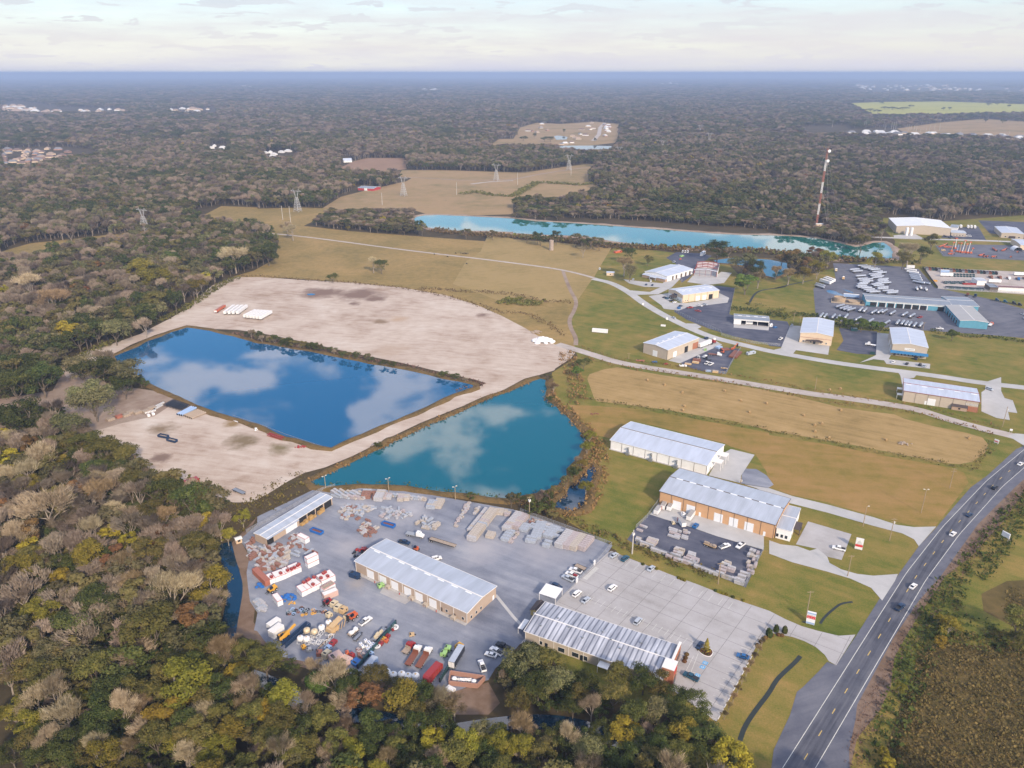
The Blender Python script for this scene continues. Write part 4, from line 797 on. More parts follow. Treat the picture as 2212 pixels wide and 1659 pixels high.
# water tank of the pasture
o = thing('silo', 'lone pale concrete silo standing in the pasture below the turquoise pond', 'silo', P('B2', 329, 318)); mb = MB(); mb.lathe([(0, 0), (2.7, 0), (2.7, 12.2), (2.5, 12.3), (2.5, 11.8), (0, 11.8)], n=16); mb.build('shaft', mat('old_concrete', (.36, .29, .24), .9, var=.15, scale=.5), o)
mb = MB()
for z in (2, 4, 6, 8, 10): mb.lathe([(2.75, z), (2.75, z + .12)], n=16)
mb.build('hoops', M_galv, o)
# treatment pits left of the blue works
o = thing('settling_basin', 'walled concrete basin with round tanks left of the long blue workshop', 'basin', P('N', 330, 895), heading(P('N', 330, 895), P('N', 900, 950))); bl = (P('N', 900, 950) - P('N', 330, 895)).length
mb = MB(); mb.box(0, bl, -.2, .2, 0, 1.3); mb.box(-.2, .2, 0, 14, 0, 1.3); mb.box(0, bl, 14, 14.4, 0, 1.3); mb.build('basin_wall', mat('basin_concrete', (.4, .33, .25), .9), o); mb = MB(); mb.box(.3, bl, .3, 14, .02, .2); mb.build('basin_floor', M_dtrim, o)
for x, s_ in ((7, 2.6), (20, 1.0), (32, .9)): mb = MB(); mb.lathe([(5.2, 0), (5.2, s_ * 1.6), (4.8, s_ * 1.6), (4.8, s_ * 1.2), (0, s_ * 1.2)], (x, 7, .2), 16); mb.build('tank', mat('old_concrete2', (.4, .3, .2), .9), o)
# brick-walled enclosure near the trees
o = thing('brick_enclosure', 'pinkish brick enclosure with pipework inside, at the lower edge of the yard', 'enclosure', (0, 0, 0)); eps = pts('D1 1672 855 1970 900 1905 970 1660 945')
mb = MB()
for a, b in zip(eps, eps[1:] + eps[:1]): mb.bar(a + Vector((0, 0, 1)), b + Vector((0, 0, 1)), .4, 2.0)
mb.build('wall', mat('pink_brick', (.36, .2, .15), .9, var=.12, scale=3), o); mb = MB()
for k in range(9): q = P('D1', 1740 + k * 14, 905 + (k % 3) * 9); mb.tube((q.x - 1.2, q.y, .8), (q.x + 1.2, q.y + .3, .8), .16, n=6); mb.tube((q.x, q.y, 0), (q.x, q.y, 1.2), .12, n=6)
for a_ in ((1705, 905), (1875, 928)): q = P('D1', *a_); mb.lathe([(0, 0), (.9, 0), (.9, 1.2), (.6, 1.4), (0, 1.4)], q, 12)
mb.build('pipework', M_white, o); o2 = thing('lid_panel', 'white flat panel lying beside the pink brick enclosure', 'panel', P('D1', 1675, 985), B1.rz); mb = MB(); mb.box(-1.6, 1.6, -.9, .9, .1, .9); mb.build('panel', M_white, o2)
# ---------------------------------------------------------------- vegetation
def leafmat(name, stops, rnd=.28, trans=.2):
 m = bpy.data.materials.new(name); m.use_nodes = True; t = m.node_tree; L = t.links
 b = t.nodes['Principled BSDF']; b.inputs['Roughness'].default_value = .8; b.inputs['Specular IOR Level'].default_value = .1
 ge = t.nodes.new('ShaderNodeTexCoord'); n = t.nodes.new('ShaderNodeTexNoise'); n.inputs['Scale'].default_value = .55; n.inputs['Detail'].default_value = 3
 L.new(ge.outputs['Object'], n.inputs['Vector']); r = t.nodes.new('ShaderNodeValToRGB'); el = r.color_ramp.elements
 el[0].position = .33; el[0].color = (*stops[0], 1); el[1].position = .68; el[1].color = (*stops[-1], 1)
 if len(stops) > 2: e = el.new(.5); e.color = (*stops[1], 1)
 L.new(n.outputs[0], r.inputs[0])
 oi = t.nodes.new('ShaderNodeObjectInfo'); h = t.nodes.new('ShaderNodeHueSaturation')
 a = t.nodes.new('ShaderNodeMapRange'); a.inputs['To Min'].default_value = 1 - rnd; a.inputs['To Max'].default_value = 1 + rnd * 1.1; L.new(oi.outputs['Random'], a.inputs[0]); L.new(a.outputs[0], h.inputs['Value'])
 m2 = t.nodes.new('ShaderNodeMath'); m2.operation = 'MULTIPLY'; m2.inputs[1].default_value = 13.7; m3 = t.nodes.new('ShaderNodeMath'); m3.operation = 'FRACT'; L.new(oi.outputs['Random'], m2.inputs[0]); L.new(m2.outputs[0], m3.inputs[0])
 a2 = t.nodes.new('ShaderNodeMapRange'); a2.inputs['To Min'].default_value = .5 - rnd * .09; a2.inputs['To Max'].default_value = .5 + rnd * .06; L.new(m3.outputs[0], a2.inputs[0]); L.new(a2.outputs[0], h.inputs['Hue'])
 L.new(r.outputs[0], h.inputs['Color']); L.new(h.outputs[0], b.inputs['Base Color'])
 tr = t.nodes.new('ShaderNodeBsdfTranslucent'); L.new(h.outputs[0], tr.inputs['Color']); mx = t.nodes.new('ShaderNodeMixShader'); mx.inputs[0].default_value = trans
 L.new(b.outputs[0], mx.inputs[1]); L.new(tr.outputs[0], mx.inputs[2]); L.new(mx.outputs[0], t.nodes['Material Output'].inputs['Surface'])
 return m
LF = {'oak': leafmat('dark_green_leaves', [(.035, .052, .014), (.068, .084, .022), (.115, .125, .036)]),
      'olive': leafmat('olive_leaves', [(.08, .082, .02), (.14, .13, .034), (.215, .185, .05)]),
      'grey': leafmat('grey_green_leaves', [(.085, .088, .036), (.15, .145, .06), (.24, .215, .10)]),
      'gold': leafmat('golden_leaves', [(.17, .135, .02), (.30, .24, .028), (.42, .34, .04)]),
      'goldolive': leafmat('yellow_green_leaves', [(.115, .108, .018), (.20, .18, .026), (.30, .25, .04)]),
      'rust': leafmat('rusty_leaves', [(.11, .065, .025), (.18, .105, .04), (.26, .155, .06)]),
      'green': leafmat('fresh_green_leaves', [(.06, .10, .02), (.11, .16, .03), (.17, .21, .05)])}
TWIG = leafmat('pale_twigs', [(.22, .17, .10), (.35, .28, .17), (.47, .39, .26)], .22, .05)
TWIGB = leafmat('brown_twigs', [(.16, .115, .055), (.25, .185, .095), (.34, .255, .145)], .2, .05)
TWIGF = leafmat('far_grey_twigs', [(.16, .125, .09), (.235, .185, .135), (.30, .245, .185)], .18, .05); LF2 = {'olive': leafmat('far_olive_leaves', [(.075, .072, .03), (.12, .108, .048), (.17, .148, .07)], .18), 'goldolive': leafmat('far_yellowish_leaves', [(.10, .09, .03), (.155, .135, .045), (.21, .175, .065)], .18)}
BARK = mat('grey_bark', (.15, .12, .09), .9, var=.25, scale=1.5); BARKP = mat('pale_bark', (.30, .25, .2), .9, var=.2, scale=1.5)
def card(mb, c, s, n, asp=1.0, rnd=random):
 t = n.orthogonal().normalized(); b = n.cross(t).normalized(); a = rnd.random() * 6.283
 u = (t * math.cos(a) + b * math.sin(a)) * s * .5; v = (b * math.cos(a) - t * math.sin(a)) * s * .5 * asp
 mb.add([c - u - v * .6, c + u * .3 - v, c + u + v * .5, c - u * .4 + v], [(0, 1, 2, 3)])
def rv(r): 
 z = r.uniform(-1, 1); a = r.uniform(0, 6.2832); k = math.sqrt(1 - z * z); return Vector((k * math.cos(a), k * math.sin(a), z))
def grow(r, base, d, L, rad, depth, segs, tips, spread=.75, up=.25, kmin=2, kmax=3, bend=.25):
 mid = base + d * L * .5 + rv(r) * L * .07; end = base + (d + rv(r) * bend).normalized() * L
 segs.append((base, mid, rad, rad * .8)); segs.append((mid, end, rad * .8, rad * .58))
 if depth == 0: tips.append((end, (end - base).normalized())); return
 for _ in range(r.randint(kmin, kmax)):
  nd_ = (d + rv(r) * spread + Vector((0, 0, up))).normalized(); grow(r, end, nd_, L * r.uniform(.62, .85), rad * .55, depth - 1, segs, tips, spread, up, kmin, kmax, bend)
def make_tree(kind, seed, H=20.0, Wd=14.0, leaves=1500, ls=.75, lo=False):
 """returns (trunk mesh, crown mesh) with the tree's foot at the origin"""
 r = random.Random(seed); segs = []; tips = []
 bare = kind in ('bare', 'brown')
 th = H * (r.uniform(.16, .26) if not bare else r.uniform(.2, .34)); lean = Vector((r.uniform(-.08, .08), r.uniform(-.08, .08), 1)).normalized()
 top = lean * th; segs.append((Vector((0, 0, -.3)), top, H * .022, H * .017))
 nl = r.randint(4, 6); R_ = Wd / 2
 for i in range(nl):
  a = 6.283 * i / nl + r.uniform(-.4, .4); tilt = r.uniform(.35, .95) if not bare else r.uniform(.2, .65)
  d = Vector((math.cos(a) * tilt, math.sin(a) * tilt, 1 - tilt * .45)).normalized()
  grow(r, top, d, (H - th) * (.40 if not bare else .40), H * .011, 2 if not lo else 1, segs, tips, .62 if not bare else .5, .22 if not bare else .3, 2, 3)
 zt = max(t[0].z for t in tips); k = (H * .93) / max(zt, 1); rx = max(math.hypot(t[0].x, t[0].y) for t in tips); kr = (R_ * .85) / max(rx, 1)
 sc = lambda v: Vector((v.x * kr if v.z > th else v.x * (1 + (kr - 1) * max(0, v.z / th)), v.y * kr if v.z > th else v.y * (1 + (kr - 1) * max(0, v.z / th)), v.z * (k if v.z > th else 1 + (k - 1) * max(0, v.z / th))))
 tb = MB()
 for a, b, r0, r1 in segs: tb.tube(sc(a), sc(b), r0, r1, n=4 if lo or r0 < .12 else 6, cap=False)
 cb_ = MB(); T = [(sc(p), d) for p, d in tips]
 if bare:
  n_ = leaves
  for i in range(n_):
   p, d = T[r.randrange(len(T))]; q = p + rv(r) * R_ * r.uniform(.03, .34) ; out = (q - Vector((0, 0, th + (H - th) * .25)))
   out = (out.normalized() + rv(r) * .55 + Vector((0, 0, .3))).normalized(); ln = r.uniform(.9, 2.4) * (1 if not lo else 1.7); w = .075 if not lo else .22
   s_ = out.orthogonal().normalized() * w; q0 = q - out * ln * .5; q1 = q + out * ln * .5
   cb_.add([q0 - s_, q0 + s_, q1], [(0, 1, 2)])
  return tb, cb_
 # leafy crown: lobes round the limb tips, each a hollow cloud of leaf clumps
 lobes = []
 for p, d in T: lobes.append((p + rv(r) * .4, R_ * r.uniform(.2, .36)))
 for i in range(max(3, len(T) // 4)):
  a = r.uniform(0, 6.283); rr = R_ * r.uniform(.1, .75); lobes.append((Vector((math.cos(a) * rr, math.sin(a) * rr, H * r.uniform(.45, .92) * (1 - .25 * (rr / R_) ** 2))), R_ * r.uniform(.2, .33)))
 r.shuffle(lobes); tot = sum(l[1] ** 2 for l in lobes)
 for c, rad in lobes:
  k_ = int(leaves * rad ** 2 / tot)
  for i in range(k_):
   n = rv(r)
   if n.z < -.35 and r.random() < .75: n.z = -n.z
   q = c + Vector((n.x, n.y, n.z * .72)) * rad * (r.uniform(.72, 1.08) if r.random() < .8 else r.uniform(.3, .8))
   nn = (n + rv(r) * .8 + Vector((0, 0, .25))).normalized(); card(cb_, q, ls * r.uniform(.6, 1.35), nn, r.uniform(.55, 1.0), r)
 return tb, cb_
KMAT = dict(LF); KMAT['bare'] = TWIG; KMAT['brown'] = TWIGB
SHAPE = {'oak': (17, 17), 'grey': (17, 17), 'olive': (19, 15), 'goldolive': (19, 14), 'gold': (18, 11), 'rust': (19, 12), 'green': (14, 10), 'bare': (21, 15), 'brown': (20, 12)}
PROTO = {}; PIDX = []
def protos():
 pc = bpy.data.collections.new('tree_sources')
 for kind, (H, Wd) in SHAPE.items():
  for v in range(4 if kind in ('oak', 'olive', 'bare', 'grey', 'goldolive') else 2):
   tb, cr_ = make_tree(kind, hash_(kind) + v * 17, H, Wd, 4200 if kind not in ('bare', 'brown') else 3000, .54)
   PROTO[(kind, v)] = (tb.mesh('trunk', BARKP if kind in ('bare', 'brown', 'goldolive') else BARK), cr_.mesh('crown', KMAT[kind]), H, Wd)
 for kind in ('oak', 'grey', 'olive', 'goldolive', 'gold', 'rust', 'green', 'bare', 'brown'):
  H, Wd = SHAPE[kind]
  for v in range(3 if kind not in ('gold', 'rust', 'green') else 1):
   tb, cr_ = make_tree(kind, hash_(kind) + 300 + v * 31, H, Wd, 1100 if kind not in ('bare', 'brown') else 1000, .95, True)
   m_ = MB(); m_.v = list(cr_.v); m_.f = list(cr_.f); m_.m = [0] * len(cr_.f); m_.mi = 1; m_.add(tb.v, tb.f)
   o = bpy.data.objects.new('w%03d' % len(PIDX), m_.mesh('w', [TWIGF if kind in ('bare', 'brown') else LF2.get(kind, KMAT[kind]), BARKP if kind in ('bare', 'brown') else BARK])); pc.objects.link(o); PIDX.append(kind)
 return pc
def hash_(s): return sum(ord(c) * (i + 3) for i, c in enumerate(s))
PC = protos()
LOOK = {'oak': 'dark green broad-crowned tree', 'grey': 'grey-green spreading tree', 'olive': 'olive-green tree', 'goldolive': 'yellowish green tree', 'gold': 'bright golden-yellow tree', 'rust': 'rust-brown leafy tree',
  'green': 'fresh green small tree', 'bare': 'bare pale grey-branched tree', 'brown': 'bare brown-twigged tree'}
TREES = []
def tree(kind, base, h, w, px, rnd=random):
 vs = [k for k in PROTO if k[0] == kind]; k = vs[rnd.randrange(len(vs))]; tm, cm_, H, Wd = PROTO[k]
 o = bpy.data.objects.new({'oak': 'oak_tree', 'bare': 'bare_tree', 'brown': 'bare_tree', 'gold': 'golden_tree', 'rust': 'cypress_tree'}.get(kind, 'broadleaf_tree'), None); COL.objects.link(o)
 o.location = base; o.rotation_euler = (0, 0, rnd.uniform(0, 6.28)); o.scale = (w / Wd, w / Wd, h / H)
 for nm, me in (('trunk', tm), ('crown', cm_)): c = bpy.data.objects.new(nm, me); COL.objects.link(c); c.parent = o
 o['category'] = 'tree'; TREES.append((o, kind, px)); return o
def mtree(s, H0=1.0):
 """tile then x y r kind ...: crown centre, crown radius in tile pixels"""
 t = None; q = []
 for w_ in s.split():
  if w_ in TILES: t = w_; continue
  q.append(w_)
  if len(q) == 4:
   a, b, rr, kind = float(q[0]), float(q[1]), float(q[2]), q[3]; q = []
   rnd = random.Random(int(a * 7 + b)); Hn, Wn = SHAPE[kind]; px = upx(t, a, b); h = Hn * H0
   for _ in range(3):
    c = P(t, a, b, h * .62); dist = (c - Vector((0, 0, CAMH))).length; w = 2 * rr / TILES[t][2] * .576 / FPX * dist * 1.2; h = max(w * .95 if kind not in ('oak', 'grey') else w * .85, Hn * .55 * H0); h = min(h, Hn * 1.35)
   tree(kind, Vector((c.x, c.y, 0)), h, w, px, rnd)
mtree('C0 790 150 150 grey 190 290 170 oak 330 330 90 oak 560 370 130 grey 690 380 80 oak 60 500 90 bare 80 640 75 gold 340 640 130 bare 600 520 100 olive 740 520 110 olive 880 600 130 olive 1040 640 110 olive 500 710 80 goldolive 800 760 110 oak 230 780 120 bare 60 800 90 bare 560 850 110 bare 990 740 100 oak 160 890 80 goldolive 280 880 80 goldolive 860 840 100 bare 690 910 90 rust 850 950 120 brown 470 970 80 goldolive 1150 860 110 olive 1370 930 150 oak 1640 1000 160 oak 1800 1010 100 olive 410 1090 170 bare 680 1080 80 bare 100 1160 100 bare 960 1120 90 bare 1120 1160 90 bare 1410 1150 90 brown 780 1270 115 bare 540 1210 100 bare 120 1310 120 bare 940 1300 75 gold 1290 1130 110 olive 1390 1320 90 rust 1730 1400 150 olive 1280 1470 130 olive 1490 1520 90 olive 740 1480 120 goldolive 340 1540 90 bare 520 1560 90 oak 240 1480 90 olive 1060 1580 120 brown 150 1620 120 goldolive 2080 1150 60 goldolive 1950 1300 60 goldolive 1560 1240 90 oak 640 680 100 oak 420 560 90 olive')
mtree('D0 510 40 80 gold 1130 90 120 brown 1470 150 180 bare 1810 80 140 goldolive 1850 220 100 bare 1650 380 120 rust 800 240 150 oak 350 330 110 goldolive 1290 470 190 olive 640 440 160 oak 120 480 120 olive 620 620 90 bare 430 680 130 grey 1150 690 130 bare 800 800 150 olive 1710 660 120 olive 1480 760 100 olive 1560 930 190 goldolive 2030 870 110 gold 2090 640 120 olive 380 900 140 olive 300 1090 130 bare 110 1180 110 goldolive 560 1220 140 bare 950 1000 150 oak 900 1180 150 oak 1190 1140 90 brown 1430 1210 130 gold 1250 1340 110 bare 1740 1230 120 bare 1960 1360 120 goldolive 1480 1420 90 goldolive 1600 1560 130 bare 1850 1550 120 goldolive 820 1420 130 oak 180 800 110 olive 60 900 80 brown 350 1380 120 oak 2110 1150 100 brown 680 1560 110 olive 300 1600 110 oak 80 1550 100 oak 1080 1540 110 brown')
mtree('D1 70 740 130 olive 220 1060 140 goldolive 100 1180 100 gold 470 800 80 bare 660 880 150 bare 520 930 90 green 920 1060 120 rust 760 1090 100 bare 580 1250 120 olive 1010 880 110 olive 1270 1080 160 goldolive 1340 1220 120 olive 1550 1080 120 bare 1700 1120 110 brown 1500 1420 110 gold 760 1350 100 brown 450 1480 110 olive 260 1530 120 olive 800 1530 100 goldolive 1130 1600 90 brown 1350 1570 110 oak 1720 1550 130 olive 1950 1370 110 grey 2130 1450 100 goldolive 1000 1450 120 oak 90 1420 110 olive 640 1560 90 bare 1180 1400 100 oak 1560 1600 80 bare 1980 1560 110 oak')
mtree('D2 100 740 150 grey 330 730 130 olive 380 930 140 grey 140 980 120 oak 600 930 110 oak 900 860 120 olive 1130 890 130 oak 870 1020 120 olive 680 1130 90 bare 1260 930 100 olive 1400 1050 110 oak 1580 1130 130 oak 1230 1150 110 grey 1470 1250 130 oak 1640 1370 140 oak 950 1330 120 gold 1050 1420 110 oak 70 1300 100 brown 80 1480 110 goldolive 420 1360 90 oak 640 1510 120 grey 250 1530 110 olive 770 1350 90 oak 980 1560 110 oak 1440 1560 120 olive 1620 1550 120 oak 1900 1580 150 gold 1180 1600 100 olive 1280 1420 110 oak 30 860 110 oak 520 1120 100 oak')
mtree('B0 800 1350 150 oak 690 1340 120 grey 1100 1380 130 grey 1050 1480 100 oak 770 1580 140 grey 200 1350 150 oak 110 1490 130 oak 340 1430 130 oak 750 1030 90 grey 970 1010 100 grey 1190 480 110 goldolive 1340 560 115 goldolive 1470 390 80 green 450 760 120 brown 240 620 110 bare 1330 760 90 olive 1680 640 70 goldolive 1720 590 70 bare 2010 380 100 bare 560 1020 90 gold 1110 880 70 olive', .95)
mtree('B1 1000 430 60 bare 1070 450 60 oak 650 550 42 oak 300 150 60 bare 255 120 50 bare 90 350 80 oak 100 290 50 goldolive', .7)
mtree('B2 1000 350 65 oak 960 440 75 brown 1010 500 70 grey 1165 400 38 olive 603 320 45 bare 1770 310 105 oak 1990 420 110 grey 2090 460 80 oak 2010 600 85 green 2030 500 45 rust 2120 560 60 brown B3 110 390 48 rust 210 370 65 rust 400 340 55 rust 330 430 55 rust 60 500 50 brown 420 470 65 goldolive 510 380 60 goldolive 300 520 60 goldolive 170 530 60 brown 1320 345 65 oak 1210 330 80 bare 1160 390 60 olive 920 390 55 goldolive 1410 225 55 olive 800 240 60 olive 620 930 40 green 690 950 38 green 800 950 50 green 890 965 36 green 960 975 36 green 1585 1040 38 green', .62)
mtree('D3 2160 400 110 olive 2150 540 70 olive 1130 970 40 goldolive 1560 420 70 goldolive 1480 370 40 gold 1490 560 45 gold 990 1520 35 gold 1030 1630 50 gold C2 630 880 62 goldolive 640 545 55 goldolive 660 450 50 goldolive 525 740 45 olive 590 690 42 goldolive B2 555 1360 45 green 610 1290 60 oak 350 1500 40 brown', .5)
# ---- clearings in photograph coordinates
CLEARS = [GRASS, PAST, LIME, DIRT, YARD, CONC, POND1, POND2, POND3, POND4, POND5,
 'C0 2212 1150 2040 1330 1930 1440 1840 1520 1860 1659 2040 1700 D0 1960 100 1940 330 1900 560 2120 540 D1 60 640 200 740 420 800 700 860 860 880 600 760 200 690 50 540 D0 2180 400 2212 100 C0 2180 1550 2080 1380',
 'D1 60 860 220 850 180 980 40 980', 'C1 0 880 440 800 700 900 560 930 0 1220 C0 2212 960 1960 980 1900 1200 2060 1330 2212 1230', 'D2 200 1180 600 1200 520 1340 180 1340', 'D1 1820 1080 2100 950 2212 1180 2000 1250 1800 1200', 'D1 1060 1180 1180 1180 1180 1290 1060 1290',
 'A1 690 1000 840 930 950 905 1270 905 1290 1000 1060 1030 900 1010', 'A1 560 1340 720 1240 800 1195 850 1150 1030 1140 1040 1180 1290 1105 1330 1080 1220 1060 1250 1010 1500 1010 1700 1012 2212 1030 A2 100 1030 300 1000 640 955 720 960 640 1010 650 1100 760 1160 640 1190 400 1240 0 1250 A1 2212 1390 1900 1400 1480 1395 1300 1340 1000 1340 700 1350',
 'B0 0 330 250 260 500 235 800 200 1250 150 1400 130 1420 150 900 225 600 270 300 330 0 390', 'B0 1660 -30 1900 -70 2212 -50 B1 0 -40 400 -50 620 -40 500 60 400 110 0 90 B0 2200 60 1950 60 1700 40',
 'A2 0 740 60 640 200 600 420 610 700 590 910 610 900 770 850 835 640 840 420 830 350 795 0 790 A1 2212 790 2000 800 2090 740', 'A3 690 430 1000 420 1500 416 2212 440 2700 440 2700 500 1900 512 1500 524 1000 527 870 520', 'A3 1100 650 1450 600 1850 565 2212 590 2700 600 2700 760 1900 712 1500 700 1200 700 700 700 680 660 1000 640',
 'A3 370 1470 480 1460 480 1500 370 1500', 'A0 0 830 400 800 800 830 820 870 500 900 300 960 0 980', 'A0 0 430 150 410 500 460 1060 480 1080 505 400 510 0 500', 'A0 1450 480 1850 480 1850 515 1450 500', 'A2 1450 -1 1450 0 1451 0', 'A3 300 630 700 620 700 690 300 690', 'A0 1790 790 1950 780 1950 840 1790 840', 'A1 720 890 820 890 820 960 720 960', 'A1 60 850 330 840 340 890 60 900', 'A3 350 285 450 285 450 310 350 310', 'A3 730 260 1570 260 2300 320 2300 345 1900 320 1500 330 900 335 730 290',
 'B3 930 20 1200 0 1300 80 1560 60 1640 20 1900 20 2300 40 2300 500 1400 480 1280 470 1100 250 1000 110', 'B2 -200 20 2300 190 2300 150 2000 130 1000 60 0 30']
def pxpoly(s):
 out = []; t = 'U'; q = []
 for w in s.split():
  if w in TILES: t = w
  else:
   q.append(float(w))
   if len(q) == 2: out.append(upx(t, q[0], q[1])); q = []
 return out
import numpy as np
CPX = [np.array(pxpoly(s)) for s in CLEARS]
def inside(x, y, poly):
 c = np.zeros(len(x), bool); j = len(poly) - 1
 for i in range(len(poly)):
  xi, yi = poly[i]; xj, yj = poly[j]
  if yi != yj:
   m = ((yi > y) != (yj > y)) & (x < (xj - xi) * (y - yi) / (yj - yi) + xi); c ^= m
  j = i
 return c
def projn(X, Y, Z):
 w = Y * cP - (Z - CAMH) * sP; return CX + FPX * X / w, CY - FPX * (Y * sP + (Z - CAMH) * cP) / w
def clear_mask(X, Y, h, rad):
 bad = np.zeros(len(X), bool)
 for dx, dz in ((0, 0), (0, .8), (-.7, .5), (.7, .5), (0, .4)):
  x, y = projn(X + dx * rad, Y, h * dz)
  for p in CPX: bad |= inside(x, y, p)
 return bad
def scatter(r0, r1, cell, rs, half=41):
 xs = []; n = int(r1 / cell)
 gx, gy = np.meshgrid(np.arange(-n, n + 1), np.arange(-3, n + 1)); X = (gx * cell + rs.uniform(-.48, .48, gx.shape) * cell).ravel(); Y = (gy * cell + rs.uniform(-.48, .48, gx.shape) * cell).ravel()
 d = np.hypot(X, Y); m = (d > r0) & (d < r1) & (np.abs(np.arctan2(X, Y)) < R(half)) & (Y > 60); return X[m], Y[m]
rs = np.random.RandomState(5)
fieldn = lambda x, y, s, k: mnoise.noise(Vector((x * s, y * s, k)))
def kinds_for(X, Y):
 out = []
 U_ = rs.rand(len(X))
 for x, y, u in zip(X, Y, U_):
  d = math.hypot(x, y); a = fieldn(x, y, .006, 1.5) ; b = fieldn(x, y, .02, 7.7)
  v = u + a * .55 + b * .25
  far = min(1, max(0, (d - 350) / 900))
  if v < .15 + .02 * far: k = 'oak'
  elif v < .34: k = 'grey' if far > .3 else 'olive'
  elif v < .50: k = 'olive'
  elif v < .60: k = 'goldolive' if u > .3 * far + .1 else 'brown'
  elif v < .86: k = 'bare'
  elif v < .98: k = 'brown'
  else: k = 'rust' if rs.rand() < .12 else ('gold' if rs.rand() < (.3 - .2 * far) else 'bare')
  out.append(k)
 return out
KI = {}
for i, k in enumerate(PIDX): KI.setdefault(k, []).append(i)
def gn_forest(name, label, pos, idx, rot, scl, cat='woodland', kind='stuff'):
 me = bpy.data.meshes.new(name); me.from_pydata([tuple(p) for p in pos], [], [])
 for nm, tp, data in (('pidx', 'INT', idx), ('prot', 'FLOAT', rot)):
  a = me.attributes.new(nm, tp, 'POINT'); a.data.foreach_set('value', data)
 a = me.attributes.new('pscl', 'FLOAT_VECTOR', 'POINT'); a.data.foreach_set('vector', [c for s in scl for c in s])
 o = bpy.data.objects.new(name, me); COL.objects.link(o); tag(o, label, cat, kind=kind)
 ng = bpy.data.node_groups.new(name + '_nodes', 'GeometryNodeTree'); ng.interface.new_socket('Geometry', in_out='INPUT', socket_type='NodeSocketGeometry'); ng.interface.new_socket('Geometry', in_out='OUTPUT', socket_type='NodeSocketGeometry')
 n_ = ng.nodes; gi = n_.new('NodeGroupInput'); go = n_.new('NodeGroupOutput'); ip = n_.new('GeometryNodeInstanceOnPoints'); ci = n_.new('GeometryNodeCollectionInfo')
 ci.inputs['Collection'].default_value = PC; ci.inputs['Separate Children'].default_value = True; ci.inputs['Reset Children'].default_value = True
 def att(nm, tp): q = n_.new('GeometryNodeInputNamedAttribute'); q.data_type = tp; q.inputs['Name'].default_value = nm; return q.outputs['Attribute']
 cx = n_.new('ShaderNodeCombineXYZ'); l_ = ng.links; l_.new(att('prot', 'FLOAT'), cx.inputs['Z'])
 mtp = n_.new('GeometryNodeMeshToPoints'); l_.new(gi.outputs[0], mtp.inputs[0]); l_.new(mtp.outputs[0], ip.inputs['Points']); l_.new(ci.outputs[0], ip.inputs['Instance']); ip.inputs['Pick Instance'].default_value = True
 l_.new(att('pidx', 'INT'), ip.inputs['Instance Index']); l_.new(cx.outputs[0], ip.inputs['Rotation']); l_.new(att('pscl', 'FLOAT_VECTOR'), ip.inputs['Scale']); l_.new(ip.outputs[0], go.inputs[0])
 md = o.modifiers.new('scatter', 'NODES'); md.node_group = ng; return o
def forest(name, label, X, Y, hs, wscale=1.0, kinds=None):
 ks = kinds or kinds_for(X, Y); idx = []; scl = []; pos = []
 for x, y, k, h in zip(X, Y, ks, hs):
  idx.append(KI[k][rs.randint(len(KI[k]))]); s = rs.uniform(.85, 1.2); H = SHAPE[k][0]; pos.append((x, y, 0)); scl.append((s * wscale, s * wscale, h / H * rs.uniform(.85, 1.2)))
 return gn_forest(name, label, pos, idx, list(rs.uniform(0, 6.28, len(idx))), scl)
# near and middle woodland
X, Y = scatter(120, 2600, 9.6, rs)
hs = np.where(np.hypot(X, Y) < 500, rs.uniform(11, 17, len(X)), rs.uniform(12, 19, len(X)))
# young, low growth beside the pond and along the pasture
pxx, pyy = projn(X, Y, 0 * X)
young = inside(pxx, pyy, np.array(pxpoly('A1 380 1340 1400 1300 1480 1380 1300 1659 300 1659'))) | inside(pxx, pyy, np.array(pxpoly('A1 1400 1300 2212 1370 A2 1000 1300 2212 1400 A3 1000 1380 900 1659 A2 0 1500 A1 1340 1450')))
hs = np.where(young, hs * .62, hs)
bad = clear_mask(X, Y, hs, 5.0)
d = np.hypot(X, Y)
mp_ = np.array([[t[2][0], t[2][1]] for t in TREES]); 
ok = ~bad; X, Y, hs, d = X[ok], Y[ok], hs[ok], d[ok]
ks = kinds_for(X, Y)
# keep clear of the individually placed trees
tx = np.array([[t[0].location.x, t[0].location.y, t[0].scale.x * 7] for t in TREES]); keep = np.ones(len(X), bool)
nearm = d < 700
for i in np.nonzero(nearm)[0]:
 if (np.hypot(tx[:, 0] - X[i], tx[:, 1] - Y[i]) < tx[:, 2] * .62).any(): keep[i] = False
order = [i for i in np.argsort(d) if keep[i]]
px_, py_ = projn(X, Y, hs * .6)
NIND = 300; used = set()
for i in order:
 if len(TREES) >= NIND: break
 if -20 < px_[i] < 2232 and py_[i] < 1700:
  k = ks[i]; tree(k, Vector((X[i], Y[i], 0)), hs[i] * (.9 if k not in ('bare', 'brown') else 1.1), hs[i] * .72, (px_[i], py_[i]), random.Random(int(i))); used.add(i)
rest = [i for i in range(len(X)) if keep[i] and i not in used]
forest('woodland', 'mixed brown, grey and green woodland reaching back from the yard to the far houses', X[rest], Y[rest], hs[rest], kinds=[ks[i] for i in rest])
X, Y = scatter(2600, 6000, 21, rs, 38); hs = rs.uniform(11, 21, len(X)); ok = ~clear_mask(X, Y, hs, 8); X, Y, hs = X[ok], Y[ok], hs[ok]
forest('distant_woodland', 'hazy distant woodland filling the plain beyond the power line', X, Y, hs, 1.65)
X, Y = scatter(6000, 12000, 55, rs, 38); hs = rs.uniform(13, 19, len(X)); ok = ~clear_mask(X, Y, hs, 14); X, Y, hs = X[ok], Y[ok], hs[ok]
forest('far_woodland', 'blue-grey far woodland between the towns and the horizon', X, Y, hs, 4.3)
